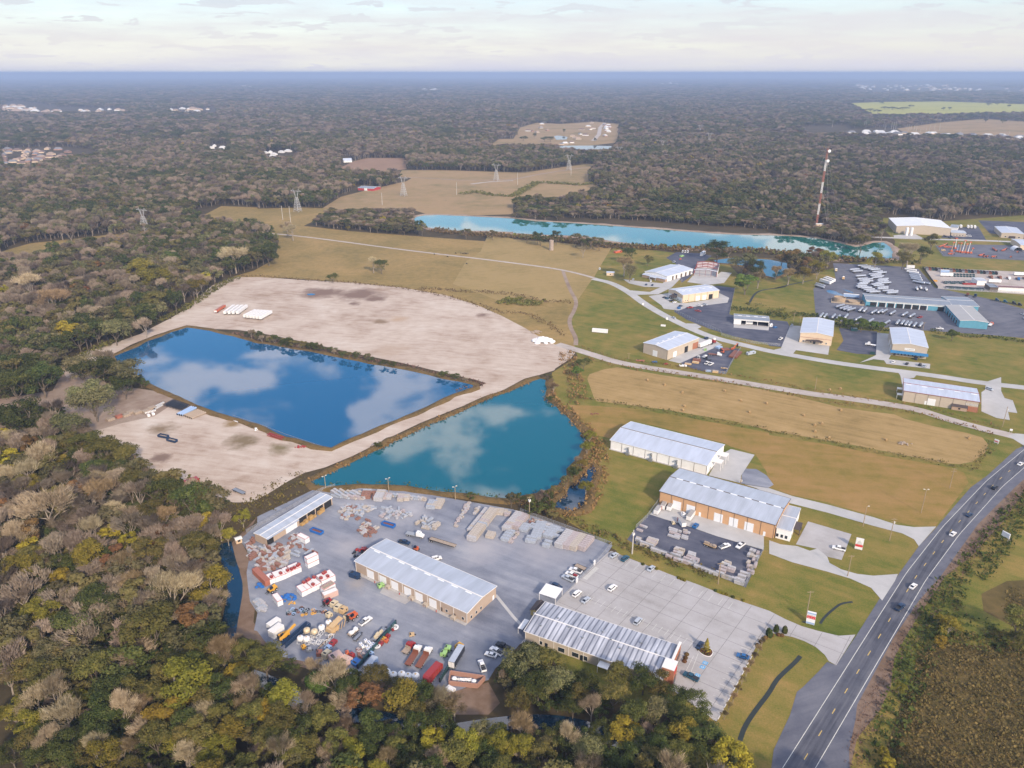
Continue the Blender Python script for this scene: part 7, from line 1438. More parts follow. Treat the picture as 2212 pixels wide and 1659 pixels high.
for i, (a, b) in enumerate(((130, 1200), (240, 1245), (385, 1235), (497, 1265), (625, 1265))): hopper(P('I', a, b), 'white round hopper, %s in the row at the tree edge' % nth(i, 5), M_white, 1.0, 'white hoppers at the tree edge')
o = thing('screening_machine', 'tan screening machine with sloping frames in the lower yard', 'machine', P('H', 1250, 380), heading(P('H', 1180, 400), P('H', 1330, 290))); mb = MB(); mb.box(-3, 1, -1.6, 1.6, .6, 2.2); mb.prism([(-2, 2.2), (3.5, 3.6), (3.5, 3.9), (-2, 2.6)], -1.2, 1.2); mb.build('hopper', PC_['tan'], o); mb = MB()
for i in range(5): mb.bar((-3 + i * 1.5, -1.8, .2), (-1.8 + i * 1.5, -1.8, 3), .2); mb.bar((-3 + i * 1.5, 1.8, .2), (-1.8 + i * 1.5, 1.8, 3), .2)
mb.build('frame', PC_['tan'], o)
o = thing('frame_heap', 'tangled heap of white tubular frames and rings in the lower yard', 'frames', P('H', 1020, 560), 0); r = random.Random(4); n_ = 0
for i in range(16):
 mb = MB(); q = Vector((r.uniform(-4.5, 4.5), r.uniform(-3, 3), r.uniform(.2, 1.6))); M = Matrix.Translation(q) @ Matrix.Rotation(r.uniform(-.9, .9), 4, 'X') @ Matrix.Rotation(r.uniform(0, 3), 4, 'Z'); R0 = r.uniform(.8, 1.4)
 for k in range(10): a0, a1 = k * .6283, (k + 1) * .6283; mb.tube(M @ Vector((R0 * math.cos(a0), R0 * math.sin(a0), 0)), M @ Vector((R0 * math.cos(a1), R0 * math.sin(a1), 0)), .07, n=5)
 mb.tube(M @ Vector((-R0, 0, 0)), M @ Vector((R0, 0, 0)), .06, n=5); mb.build('ring_frame', M_white, o)
for s_, lb, n in ((('H', 1980, 680), 'white wheel-shaped reel frame beside the dark green wall', 2), (('I', 265, 360), 'white spoked reel at the head of the dark green wall', 1)):
 o = thing('reel', lb, 'reel', P(*s_), .6); mb = MB(); mb.lathe([(.9, .6), (1.5, .6), (1.5, .9), (.9, .9)], n=12); [mb.bar((0, 0, .75), (1.4 * math.cos(k), 1.4 * math.sin(k), .75), .1) for k in range(6)]; mb.tube((0, 0, 0), (0, 0, .75), .3); mb.build('wheel', M_white, o)
TOT = [(1700, 650), (1735, 690), (1785, 590), (1835, 620), (1805, 700), (1830, 745), (1855, 640), (1880, 680), (1905, 650), (1875, 715), (1925, 660)]
for i, (a, b) in enumerate(sorted(TOT)): o = thing('liquid_tote', 'white liquid tote, %s of the cluster beside the dark green wall' % nth(i, len(TOT)), 'tote', P('H', a, b), .7, 'white liquid totes'); part('bottle', (), lambda mb: mb.box(-.55, .55, -.5, .5, .15, 1.15), M_white, o); part('cap', (), lambda mb: mb.lathe([(.2, 1.15), (.2, 1.22), (0, 1.22)], n=8), PC_['bblue'], o); part('pallet', (), lambda mb: mb.box(-.6, .6, -.55, .55, 0, .15), PC_['steel'], o)
for i, (a, b, c) in enumerate(((2040, 620, 'terra'), (2100, 570, 'yellow'), (2140, 600, 'orange'), (2170, 520, 'red'), (2050, 650, 'red'))):
 box_thing('pump_unit', '%s pump unit, %s of the group right of the dark green wall' % ({'terra': 'rust-red', 'yellow': 'yellow', 'orange': 'orange', 'red': 'red'}[c], nth(i, 5) ), 'pump', 'H', a - 15, b + 15, a + 25, b - 25, 1.4, 1.5, PC_[c], 'pump units right of the wall', True)
def heap(nm, label, cat, q, rx, ry, h, m, n=40, seed=1, s=.9):
 mb = MB(); r = random.Random(seed)
 vs = []; 
 for i in range(n):
  a = r.uniform(0, 6.28); d = r.random() ** .6; c = Vector((math.cos(a) * rx * d, math.sin(a) * ry * d, h * (1 - d) * .9)); w = s * r.uniform(.5, 1.1)
  mb.lathe([(0, -w * .1), (w * .9, 0), (w * .7, w * .5), (0, w * .75)], c, 6)
 o = mb.build(nm, m); o.location = q; tag(o, label, cat); return o
heap('tarpaulin', 'bright blue tarpaulin heap beside the small white tank box', 'tarpaulin', P('F', 720, 940), 3.4, 2.4, 1.6, PC_['bblue'], 26, 3); heap('tarpaulin', 'bright blue bundle behind the forklift by the orange-brown container', 'tarpaulin', P('F', 230, 740), 1.8, 1.6, 1.6, PC_['bblue'], 14, 4)
heap('hose_coil', 'yellow hose coil beside the blue tarpaulins', 'hose', P('F', 785, 1030), 1.6, 1.2, .3, PC_['yellow'], 10, 5, .5); heap('spoil_heap', 'white heap of spoil at the end of the limestone lot', 'heap', P('B2', 255, 1110), 9, 5, 3.5, M_white, 60, 6, 2.4); heap('spoil_heap', 'low rubble heap above the white spoil heap', 'heap', P('B2', 195, 1030), 5, 4, 1.5, PC_['wood'], 24, 7, 1.2)
heap('machinery', 'red and black machinery half under the left end of the tan workshop', 'machine', P('J', 530, 1230), 3.6, 3.0, 2.0, PC_['red'], 16, 8, .8); heap('scrap', 'black scrap heap round the red machinery by the tan workshop', 'scrap', P('J', 480, 1270), 4, 3.4, 1.4, PC_['black'], 26, 18, .8); heap('scrap', 'blue-black scrap at the tree edge of the limestone lot', 'scrap', P('C0', 1280, 795), 6, 3, 1.2, PC_['black'], 30, 9, .9); heap('brush_pile', 'dark pile of brush in the hay field', 'brush', P('C3', 1155, 515), 5, 2.4, 1.0, PC_['wood'], 22, 10, .8)
heap('brush_pile', 'dark brush heap on the grass left of the white warehouse', 'brush', P('C2', 700, 262), 2.6, 1.6, .8, PC_['brown'], 12, 11, .7)
def ring(q, label, m, R0, group): 
 o = thing('tyre_ring', label, 'ring', q, 0, group); k = (m.name, round(R0, 1)); part('ring', k, lambda mb: mb.lathe([(R0 * .55, .05), (R0 * .6, .35), (R0 * .95, .38), (R0, .05)], n=12), m, o); return o
r = random.Random(12); RG = sorted((r.uniform(700, 1390), r.gauss(1180, 38)) for _ in range(46))
RL = []
for i, (a, b) in enumerate(RG):
 c = r.choice(['black', 'black', 'steel', 'dgreen', 'brown', 'grey', 'yellow', 'ltblue']); RL.append((ring(P('F', a, b), '', PC_[c], r.uniform(.5, .9), ''), c.replace('steel', 'metal').replace('dgreen', 'teal').replace('lt', 'light ')))
relabel(RL, 'ring or tyre in the scattered patch of rings', 'rings scattered in the lower yard')
# pipe and pile stock on the lower limestone lot
def logs(t, a, b, n, step, rad, m, label, nm='steel_pipe', cat='pipe', group='stacked pipes on the limestone lot'):
 for i in range(n):
  p0 = P(t, a[0] + step[0] * i, a[1] + step[1] * i); p1 = P(t, b[0] + step[0] * i, b[1] + step[1] * i); L = (p1 - p0).length; o = thing(nm, label % nth(i, n), cat, (p0 + p1) / 2, heading(p0, p1), group); k = (round(L), rad, m.name)
  part('pipe', k, lambda mb: mb.tube((-L / 2, 0, rad), (L / 2, 0, rad), rad, n=10, cap=False), m, o); part('bore', k, lambda mb: (mb.tube((-L / 2 + .1, 0, rad), (-L / 2 + .2, 0, rad), rad * .97, n=10),), M_dark, o)
logs('R', (735, 455), (985, 325), 3, (38, 8), .75, PC_['ltblue'], 'pale blue large pipe, %s of the bluish pipes'); logs('R', (850, 475), (1100, 375), 5, (32, 12), .7, PC_['wood'], 'rusty-ended grey pipe, %s of the lower pipes')
for i in range(6): truss('lattice_section', 'black lattice pile section, %s in the dark stock at the pond corner' % nth(i, 6), 'lattice section', P('R', 520 + i * 52, 305 + i * 15), P('R', 690 + i * 48, 215 + i * 16), 1.5, 1.3, PC_['black'], 6, 'black lattice sections')
for s_, n_ in (('R 340 320 505 240', 'upper'), ('R 345 355 480 285', 'middle'), ('R 170 425 365 375', 'lower')): slab('steel_beam', 'white and dark blue steel beam, %s of three by the concrete blocks' % n_, 'beam', s_, 1.2, .9, M_white)
for i, (a, b) in enumerate(((50, 420), (200, 400), (300, 345), (-70, 420), (-260, 490), (-150, 470), (-420, 540))):
 box_thing('concrete_block_stack', 'grey block stack, %s in the line left of the pipes' % nth(sorted((50, 200, 300, -70, -260, -150, -420)).index(a), 7), 'stack', 'R', a - 60, b + 18, a + 60, b - 22, 3.2, 1.5, PC_['wood'] if a != -260 else PC_['terra'], 'block stacks left of the pipes', False, None, .05, False)
for a, b, l_ in ((240, 470, 'small'), (320, 445, 'larger')): box_thing('white_crate', l_ + ' white crate below the white and blue beams', 'crate', 'R', a - 22, b + 8, a + 24, b - 4, 1.8, 1.5, M_white, 'white crates on the limestone lot', False, None, .05, False)
slab('pipe', 'long thin white pipe lying along the pond edge of the limestone lot', 'pipe', 'R 1280 398 1795 578', .6, .5, M_white); heap('folded_stand', 'small white folded frame at the pond corner of the limestone lot', 'frame', P('R', 2090, 700), 1.5, 1.6, .9, M_white, 9, 13, .8)
truss('red_boom', 'crimson lattice boom lying at the pond corner', 'boom', P('C1', 95, 445), P('C1', 225, 485), 2.0, 1.2, PC_['red'], 8); heap('red_machine', 'crimson machine parts lying right of the red boom', 'machine', P('C1', 372, 548), 4.2, 1.6, 1.0, PC_['red'], 20, 14, .8)
# ---- pallets and bundles
BUN = {}; rb = random.Random(21)
M_conb = [mat('bundle_grey', (.42, .41, .42), .9, var=.15, scale=1.2), mat('bundle_tan', (.43, .38, .33), .9, var=.2, scale=1.2), mat('bundle_blue', (.34, .37, .42), .85, var=.2, scale=1.2), mat('bundle_pink', (.40, .345, .345), .9, var=.2, scale=1.2), mat('bundle_rust', (.25, .13, .1), .9, var=.3, scale=1.5)]
def bundle(q, rz, L, W_b, n, mi, label, group, cat='pallet stack', nm='pallet_stack'):
 key = (round(L * 2) / 2, round(W_b * 4) / 4, n, mi)
 if key not in BUN:
  mb = MB(); L0, W0 = key[0], key[1]; z = .0; rr = random.Random(hash_(str(key)))
  for k in range(n):
   mb.box(-L0 / 2 + .1, L0 / 2 - .1, -W0 / 2 + .05, -W0 / 2 + .2, z, z + .12); mb.box(-L0 / 2 + .1, L0 / 2 - .1, W0 / 2 - .2, W0 / 2 - .05, z, z + .12); dx = rr.uniform(-.1, .1); mb.box(-L0 / 2 + dx, L0 / 2 + dx, -W0 / 2, W0 / 2, z + .12, z + .78); z += .8
   for s in (-.3, .0, .3): mb.box(L0 * s - .03 + dx, L0 * s + .03 + dx, -W0 / 2 - .02, W0 / 2 + .02, z - .66, z - .0)
  BUN[key] = mb.mesh('bundle', M_conb[mi])
 o = bpy.data.objects.new(nm, BUN[key]); COL.objects.link(o); o.location = (q.x, q.y, .09 + rb.random() * .05); o.rotation_euler = (0, 0, rz); tag(o, label, cat, group); return o
EAST = B1.rz
def rowb(t, x0, y0, x1, y1, W_, n, mi, desc, group, step=1.35, tilt=0.0):
 a, b = P(t, x0, y0), P(t, x1, y1); L = (b - a).length; k = max(1, int(L / step)); rz = heading(a, b) + math.pi / 2
 for i in range(k):
  m_ = mi if rb.random() < .8 else rb.choice([0, 1, 2, 3]); bundle(a.lerp(b, (i + .5) / k), rz + rb.uniform(-.02, .02), W_, step * .92, n, m_, 'plank stack, %s in %s' % (nth(i, k, 'near'), desc), group)
rowb('K', 290, 735, 600, 345, 4.3, 2, 0, 'the left long row beside the pole', 'plank stacks of the two long rows'); rowb('K', 285, 880, 690, 365, 4.3, 3, 1, 'the right long row beside the pole', 'plank stacks of the two long rows')
rowb('K', 880, 720, 1130, 430, 4.0, 3, 0, 'the left row by the transformer pole', 'plank stacks of the middle rows'); rowb('K', 1040, 680, 1225, 460, 4.0, 3, 3, 'the right row by the transformer pole', 'plank stacks of the middle rows')
rowb('K', 1790, 1000, 2000, 745, 3.8, 3, 0, 'the first of four rows near the car park', 'plank stacks of the four right rows'); rowb('K', 1915, 1020, 2110, 780, 3.6, 3, 3, 'the second of four rows near the car park', 'plank stacks of the four right rows'); rowb('K', 2035, 1045, 2230, 810, 3.6, 3, 1, 'the third of four rows near the car park', 'plank stacks of the four right rows'); rowb('C2', 585, 1445, 672, 1345, 3.6, 3, 3, 'the fourth of four rows near the car park', 'plank stacks of the four right rows')
for x0, y0, x1, y1, w_, d_ in ((1395, 845, 1510, 570, 5, 'the fifth'), (1500, 780, 1620, 600, 5, 'the sixth'), (1600, 830, 1750, 650, 5, 'the seventh'), (1300, 920, 1350, 820, 5, 'the short front'), (1560, 1000, 1640, 890, 3.4, 'the low front'), (1700, 840, 1760, 770, 5, 'the eighth'), (1180, 720, 1260, 610, 4, 'the third'), (1330, 690, 1410, 610, 4, 'the fourth'), (860, 890, 990, 715, 4, 'the second'), (1800, 760, 1850, 690, 4, 'the ninth')):
 rowb('K', x0, y0, x1, y1, w_, 2, 2, d_ + ' group of grey bundles', 'grey bundles between the rows', 1.9)
for x0, y0, x1, y1, w_, mi, d_ in ((600, 835, 650, 750, 4, 1, 'the lone bundle group'), (765, 430, 790, 350, 4, 1, 'the first group behind the long rows'), (850, 435, 870, 365, 3, 1, 'the second group behind the long rows'), (900, 455, 935, 395, 3, 1, 'the third group behind the long rows')): rowb('K', x0, y0, x1, y1, w_, 2, mi, d_, 'bundles round the long rows')
for x0, y0, x1, y1, w_, n, mi, d_ in ((795, 380, 870, 235, 4.6, 3, 0, 'the tall row on the pond side'), (905, 350, 935, 255, 2.4, 2, 3, 'the second row on the pond side'), (980, 350, 1015, 270, 2.6, 2, 0, 'the third row on the pond side'), (1175, 380, 1215, 280, 3, 2, 3, 'the fourth row on the pond side'), (1290, 370, 1300, 290, 3, 2, 1, 'the fifth row on the pond side'), (585, 340, 625, 225, 4.4, 3, 4, 'the orange-brown row on the pond side'), (715, 265, 725, 225, 4, 2, 4, 'the small brown row on the pond side'), (740, 355, 760, 270, 2.4, 2, 4, 'the narrow brown row on the pond side'), (1700, 510, 1760, 385, 4.4, 2, 2, 'the left row by the lamp post'), (1810, 505, 1890, 360, 4.4, 2, 1, 'the right row by the lamp post'), (1560, 820, 1700, 850, 2.6, 1, 1, 'the tan line in the yard centre')):
 rowb('J', x0, y0, x1, y1, w_, n, mi, d_, 'bundles on the pond side of the yard')
for i in range(30): a, b = 20 + i * 18, (210, 245, 290)[i % 3] + i * 1.5; bundle(P('J', a, b), EAST + rb.uniform(-.5, .2), rb.uniform(2, 5), 1.2, 1 + i % 2, rb.choice([0, 1, 2, 3]), 'low plank stack, %s along the pond bank left of the brown stacks' % nth(min(i, 29), 30), 'plank stacks along the pond side')
for i in range(16): a, b = 1050 + i * 36, 285 + i * 4.5; bundle(P('J', a, b), EAST + rb.uniform(-.15, .15), rb.uniform(2.4, 4), 1.3, 1 + i % 2, rb.choice([0, 1, 2]), 'low bundle, %s in the back line below the green bank' % nth(i, 16), 'bundles in the back line')
def scat(t, poly, n, desc, group, mi=(0, 1, 2, 4), Lr=(1.2, 3.4), seed=3, nl=1, cat='bundle', nm='scrap_bundle'):
 r = random.Random(seed); pp = pxpoly(poly); xs = [p[0] for p in pp]; ys = [p[1] for p in pp]; done = []; ls = []
 while len(ls) < n:
  x, y = r.uniform(min(xs), max(xs)), r.uniform(min(ys), max(ys))
  if not inpoly(x, y, pp): continue
  g_ = gnd(x, y)
  if any((g_ - h_).length < 1.5 for h_ in done[-60:]) and r.random() < .8: continue
  done.append(g_); m_ = r.choice(mi); ls.append((bundle(g_, r.choice([EAST, EAST + 1.57, EAST + r.uniform(-1, 1)]), r.uniform(*Lr), r.uniform(.7, 1.5), r.randint(1, nl), m_, desc, group, cat, nm), MCOL[m_]))
 relabel(ls, desc, group)
scat('J', 'J 100 560 250 440 600 450 780 480 700 520 450 690 430 600 300 700 180 690', 52, 'low bundle in the oval patch left of the blue container', 'scrap bundles of the oval patch', (0, 1, 2, 2, 4), seed=3)
scat('J', 'J 820 680 880 490 1050 480 1300 520 1380 620 1280 700 1100 690 900 680', 34, 'low bundle in the oval patch behind the blue container', 'scrap bundles of the middle oval patch', (0, 0, 2, 2, 3), seed=4)
scat('J', 'J 480 900 520 780 620 700 700 720 620 830 780 840 720 960 600 1000 520 980', 26, 'bundle in the heap near the long tan workshop', 'scrap bundles near the workshop', (4, 1, 0, 4), seed=5); scat('J', 'J 1470 770 1620 660 1850 780 1820 860 1600 840', 16, 'bundle in the group behind the white crew truck', 'bundles behind the white truck', (0, 1, 2), (2, 4), seed=6, nl=2)
scat('G', 'G 0 900 120 850 180 960 300 1000 560 930 700 1000 720 1200 700 1300 450 1380 200 1400 110 1200 20 1100', 92, 'frame bundle in the dense scrap patch at the left', 'scrap bundles of the dense left patch', (4, 0, 3, 1, 2, 4), (1.4, 3.6), seed=7, nl=2)
scat('G', 'G 700 900 800 780 900 760 900 900 780 1000', 16, 'bundle near the tank box with the pump', 'scrap near the pump tank box', (4, 4, 0), seed=8); scat('G', 'G 780 960 900 870 940 930 1200 1080 1060 1080 960 980 860 1150 780 1120', 10, 'bundle between the white tank boxes', 'dark bundles between tank boxes', (2, 4), (2.5, 5), seed=9)
scat('K', 'K 0 580 100 450 200 230 270 210 240 330 130 500 20 640', 30, 'rubble bundle in the diagonal line left of the long rows', 'scrap line left of the long rows', (1, 3, 0), (.8, 1.8), seed=10); scat('K', 'K 940 900 1080 720 1110 750 970 930', 14, 'small block at the foot of the middle rows', 'small blocks by the middle rows', (1, 3), (.8, 1.4), seed=11); scat('F', 'F 150 970 250 960 350 1080 300 1170 200 1160', 22, 'steel bundle at the left bank of the yard', 'steel bundles at the left bank', (0, 2), (1.5, 3.5), seed=12)
scat('K', 'K 330 420 370 330 440 270 420 350 370 430', 8, 'small stack between the scrap line and the long rows', 'small stacks by the scrap line', (1, 0), (1, 2), seed=13); scat('K', 'K 1290 570 1380 500 1500 540 1420 600', 10, 'low bundle behind the grey bundles', 'brownish bundles at the back fence', (4, 1), (1.5, 3), seed=14); scat('H', 'H 1640 700 1780 780 1720 900 1660 820', 8, 'scrap bundle by the white totes', 'scrap by the totes', (4, 3), (1, 2), seed=15)
EP = ((300, 280, 5.0), (290, 320, 5), (265, 345, 5), (250, 370, 4.6), (215, 400, 5), (650, 110, 4.5), (640, 140, 4), (640, 175, 3.5), (615, 228, 3.6), (720, 200, 3), (715, 230, 3.2), (710, 260, 2.6), (765, 150, 1.6), (855, 135, 1.8), (855, 170, 2), (845, 235, 3), (842, 265, 3.2), (910, 170, 1.6), (718, 462, 1.8), (695, 485, 2), (680, 525, 1.8), (645, 570, 2.4), (728, 590, 2.4), (795, 485, 2.6), (775, 532, 2.4), (762, 552, 2.4), (968, 548, 3.6), (962, 580, 3.4), (930, 612, 3), (890, 645, 3.4), (862, 690, 3.4), (1028, 645, 3.6), (1012, 668, 3.6), (1000, 692, 3.4), (962, 715, 4), (1585, 705, 3), (1552, 735, 3.4), (1512, 792, 3.4), (1492, 842, 3), (1452, 892, 3.6), (1652, 792, 3.4), (1642, 832, 3.2), (1540, 945, 3), (1620, 968, 2.2), (1690, 985, 2), (1780, 1045, 4), (1792, 1005, 4), (1832, 942, 3.6), (1880, 892, 4), (1980, 858, 3), (1990, 492, 1.8), (2042, 512, 2), (2105, 542, 2.6), (1950, 567, 2), (2000, 580, 2), (2042, 602, 1.6), (2090, 612, 1.8), (2030, 662, 2.2), (1940, 702, 2.4), (2062, 742, 3), (1942, 765, 1.6), (1990, 772, 1.6), (108, 52, 2.4), (160, 72, 1.8), (70, 130, 3), (50, 265, 2.6), (40, 312, 2.6), (115, 360, 2.8), (150, 402, 4), (330, 485, 4), (470, 530, 3.4), (570, 600, 3), (700, 650, 2.4), (770, 670, 2.6), (1080, 780, 4), (1210, 830, 4), (1340, 880, 4))
EG = {}
for i, (a, b, L) in enumerate(EP): rg = 'left part' if a < 500 else 'centre left' if a < 1100 else 'right corner' if a > 1850 else 'right part'; m_ = rb.choice([0, 0, 1, 3]); EG.setdefault(rg, []).append((bundle(P('E', a, b + 14), B3_.rz + (math.pi / 2 if a > 1900 and b < 800 else 0) + rb.uniform(-.08, .08), L, 1.3, 1 if b < 300 else 2, m_, '', '', 'pallet'), MCOL[m_]))
for rg, ls in EG.items(): relabel(ls, 'pallet in the %s of the dark asphalt yard' % rg, 'pallets in the %s of the dark asphalt yard' % rg)
# ---- boom lifts
def boomlift(bx, by, tx, ty, c, label):
 o = thing('boom_lift', label, 'boom lift', P('O', bx, by), 0, 'orange boom lifts'); q = P('O', bx, by); h = hgt(q, ('O', tx, ty)); h = min(h, 22); top = gnd(*upx('O', tx, ty), h) - q
 part('base', (), lambda mb: (mb.box(-1.7, 1.7, -1.2, 1.2, .4, 1.1), mb.box(-1.2, 1.0, -1.1, 1.1, 1.1, 2.2)), PC_['orange'], o)
 for x in (-1.2, 1.2):
  for s in (-1, 1): wheel(o, x, s * 1.2, .5, .4)
 mb = MB(); mid = Vector((top.x * .5, top.y * .3, top.z * .5)); mb.bar((0, 0, 1.8), mid, .6); mb.bar(mid, (top.x, top.y * .6, top.z), .42); mb.build('boom', PC_[c], o); mb = MB(); mb.box(top.x - 1.1, top.x + 1.1, top.y * .6 - .6, top.y * .6 + .6, top.z, top.z + 1.1); mb.build('basket', PC_['orange'], o)
for i, (a, b, c, d, col) in enumerate(((925, 295, 972, 140, 'tan'), (990, 245, 1022, 70, 'white'), (1022, 300, 1060, 150, 'ltblue'), (1068, 308, 1105, 150, 'tan'), (1110, 315, 1172, 110, 'white'), (1155, 315, 1205, 165, 'tan'), (1205, 322, 1262, 135, 'white'), (1260, 325, 1300, 240, 'tan'))): boomlift(a, b, c, d, col, 'orange boom lift with raised boom, %s in the lift lot' % nth(i, 8))
for i, s_ in enumerate(('O 700 225 850 175', 'O 780 222 960 235', 'O 860 342 975 348', 'O 1390 372 1480 360', 'O 1480 392 1500 390', 'O 1530 392 1550 390', 'O 1630 240 1720 300', 'O 1790 290 1870 260', 'O 1610 392 1700 395', 'O 1930 400 1960 402', 'O 2045 315 2080 318')):
 c_ = s_.split(); telehandler(c_[0], *map(float, c_[1:]), 'orange lift with lowered boom, %s across the lift lot' % nth(i, 11), 'orange', .95, 'lift', .4)
# ---- poles, masts, pylons
M_pole = mat('timber_pole', (.33, .25, .16), .9, var=.2, scale=1.5); M_pole2 = mat('pale_pole', (.45, .42, .38), .8, var=.1)
def pole(base, top, label, arms=1, lamps=0, tr=0, m=M_pole, r0=.17, group='utility poles', nm='utility_pole', cat='utility pole'):
 q = P(*base); h = hgt(q, top) * 1.0; o = thing(nm, label, cat, q, math.atan2(q.y, q.x) - math.pi / 2 + .5, group); mb = MB(); mb.tube((0, 0, 0), (0, 0, h), r0 * 1.2, r0 * .8, n=8); mb.build('pole', m, o)
 for i in range(arms):
  mb = MB(); z = h - .4 - i * 1.4; mb.bar((-1.3, 0, z), (1.3, 0, z), .14); [mb.tube((x, 0, z), (x, 0, z + .3), .06, n=5) for x in (-1.2, -.5, .6, 1.2)]; mb.build('crossarm', m, o)
 for i in range(lamps):
  mb = MB(); s = (1, -1)[i]; mb.bar((0, 0, h - .1), (s * 1.0, .3, h + .15), .1); mb.box(s * 1.0 - .35, s * 1.0 + .35, .0, .6, h + .05, h + .25); mb.build('lamp', M_lamp, o)
 for i in range(tr): mb = MB(); a = i * 2.1; mb.tube((.45 * math.cos(a), .45 * math.sin(a), h - 2.6), (.45 * math.cos(a), .45 * math.sin(a), h - 1.6), .28, n=8); mb.build('transformer', M_trim, o)
 return o
PL = (('C1', 593, 915, 588, 800, 'lamp pole at the left end of the pond bank', 0, 2, 0), ('C1', 1138, 935, 1133, 820, 'lamp pole in the middle of the pond bank', 0, 2, 0), ('C1', 1713, 1002, 1710, 890, 'lamp pole at the right of the pond bank', 0, 2, 0), ('C2', 140, 1162, 140, 975, 'transformer pole among the plank stacks beside the pond', 1, 0, 3), ('C2', 1028, 1467, 1040, 1262, 'thick pale pole with white transformers above the car park', 0, 0, 3),
      ('E', 1422, 1060, 1467, 690, 'timber pole with a pale frame at the lower fence of the asphalt yard', 1, 1, 0), ('C2', 1965, 862, 1976, 805, 'short transformer pole at the corner of the concrete pad', 0, 0, 2), ('C3', 1556, 898, 1590, 725, 'crossarm pole at the top right of the brown field', 2, 0, 0), ('C3', 1310, 1112, 1355, 912, 'lamp pole in the brown field beside the main road', 0, 2, 0), ('C3', 808, 1228, 850, 1058, 'lamp pole on the grass below the long concrete drive', 0, 1, 0),
      ('C3', 1038, 1350, 1076, 1160, 'double-crossarm pole on the lawn near the drive mouth', 2, 0, 1), ('C3', 676, 1658, 704, 1478, 'crossarm pole beside the lower concrete drive', 1, 0, 0), ('D3', 320, 348, 345, 130, 'crossarm pole behind the roadside sign by the showroom drive', 1, 0, 0), ('C3', 2010, 368, 2058, 192, 'dark leaning pole with transformer at the junction by the SAMSON workshop', 0, 0, 1), ('B3', 735, 984, 742, 930, 'pole behind the green hedge at the small asphalt lot', 1, 0, 0),
      ('B3', 260, 955, 270, 888, 'right one of two poles behind the cream gabled unit', 1, 0, 0), ('B3', 206, 950, 200, 862, 'left one of two poles behind the cream gabled unit', 1, 0, 0), ('Q', 312, 892, 320, 785, 'lamp pole between the two upper workshops', 1, 1, 0), ('B3', 393, 1527, 410, 1412, 'thin lone pole on the grass above the limestone road', 0, 0, 0), ('B3', 1062, 192, 1066, 145, 'pole left of the very large cream warehouse', 1, 0, 0), ('B3', 1088, 800, 1095, 738, 'crossarm pole in front of the blue workshop bays', 2, 0, 1), ('B3', 1325, 1003, 1338, 940, 'pole by the hedge behind the blue-awning unit', 1, 0, 0), ('B3', 1975, 242, 1985, 190, 'pole in front of the arched-canopy unit', 1, 0, 0), ('B2', 998, 1258, 1000, 1205, 'short pole at the left corner of the steel warehouse fence', 1, 0, 0))
for t_, a, b, c, d, lb, ar, la_, tr in PL: pole((t_, a, b), (t_, c, d), lb, ar, la_, tr, M_pole2 if 'thick pale' in lb else M_pole, .3 if 'thick' in lb else .17)
for i, (t_, a, b, c, d) in enumerate((('A1', 220, 1440, 210, 1318), ('A1', 288, 1462, 272, 1320), ('A1', 1080, 1312, 1075, 1205), ('A1', 1723, 1226, 1720, 1112), ('A2', 37, 1137, 37, 1030), ('A2', 498, 1056, 502, 962), ('A0', 1436, 1505, 1428, 1455), ('A0', 1484, 1505, 1480, 1462))): pole((t_, a, b), (t_, c, d), 'tall pale single pole, %s along the power line across the far pasture' % ORD[i], 0, 0, 0, M_pole2, .38, 'tall pale poles')
SUBP = ((733, 640, 737, 595), (815, 645, 825, 580), (830, 645, 838, 575), (893, 628, 900, 572), (985, 635, 992, 575), (995, 665, 998, 610), (1040, 620, 1043, 568), (1050, 655, 1057, 590), (1068, 658, 1073, 588), (1087, 655, 1094, 585), (1182, 660, 1185, 610), (1200, 665, 1203, 612), (1220, 665, 1222, 610), (1245, 670, 1247, 615), (1265, 680, 1268, 630), (1298, 685, 1300, 640), (1350, 685, 1352, 640), (1380, 665, 1383, 620), (1420, 668, 1423, 615), (1465, 668, 1480, 600), (1645, 700, 1650, 650), (2060, 720, 2063, 668), (540, 640, 543, 575), (1325, 590, 1328, 550), (1340, 590, 1343, 548))
for i, (a, b, c, d) in enumerate(SUBP): pole(('A3', a, b), ('A3', c, d), 'tall thin pole, %s in the cluster at the distant substation' % nth(i, len(SUBP)), 0, 0, 0, M_pole2, .55, 'substation poles')
def lattice(q, h, w0, w1, segs, m, par, rad=.12, z0=0.0, name='lattice'):
 mb = MB(); f = lambda z: w0 + (w1 - w0) * z / h
 for i in range(segs):
  za, zb = h * i / segs, h * (i + 1) / segs; a, b = f(za) / 2, f(zb) / 2; ca = [(x * a, y * a, z0 + za) for x, y in ((-1, -1), (1, -1), (1, 1), (-1, 1))]; cb_ = [(x * b, y * b, z0 + zb) for x, y in ((-1, -1), (1, -1), (1, 1), (-1, 1))]
  for k in range(4): mb.bar(ca[k], cb_[k], rad * 1.4); mb.bar(ca[k], cb_[(k + 1) % 4], rad); mb.bar(cb_[k], cb_[(k + 1) % 4], rad)
 return mb.build(name, m, par)
M_pyl = mat('pylon_steel', (.42, .42, .42), .6); PYW = []
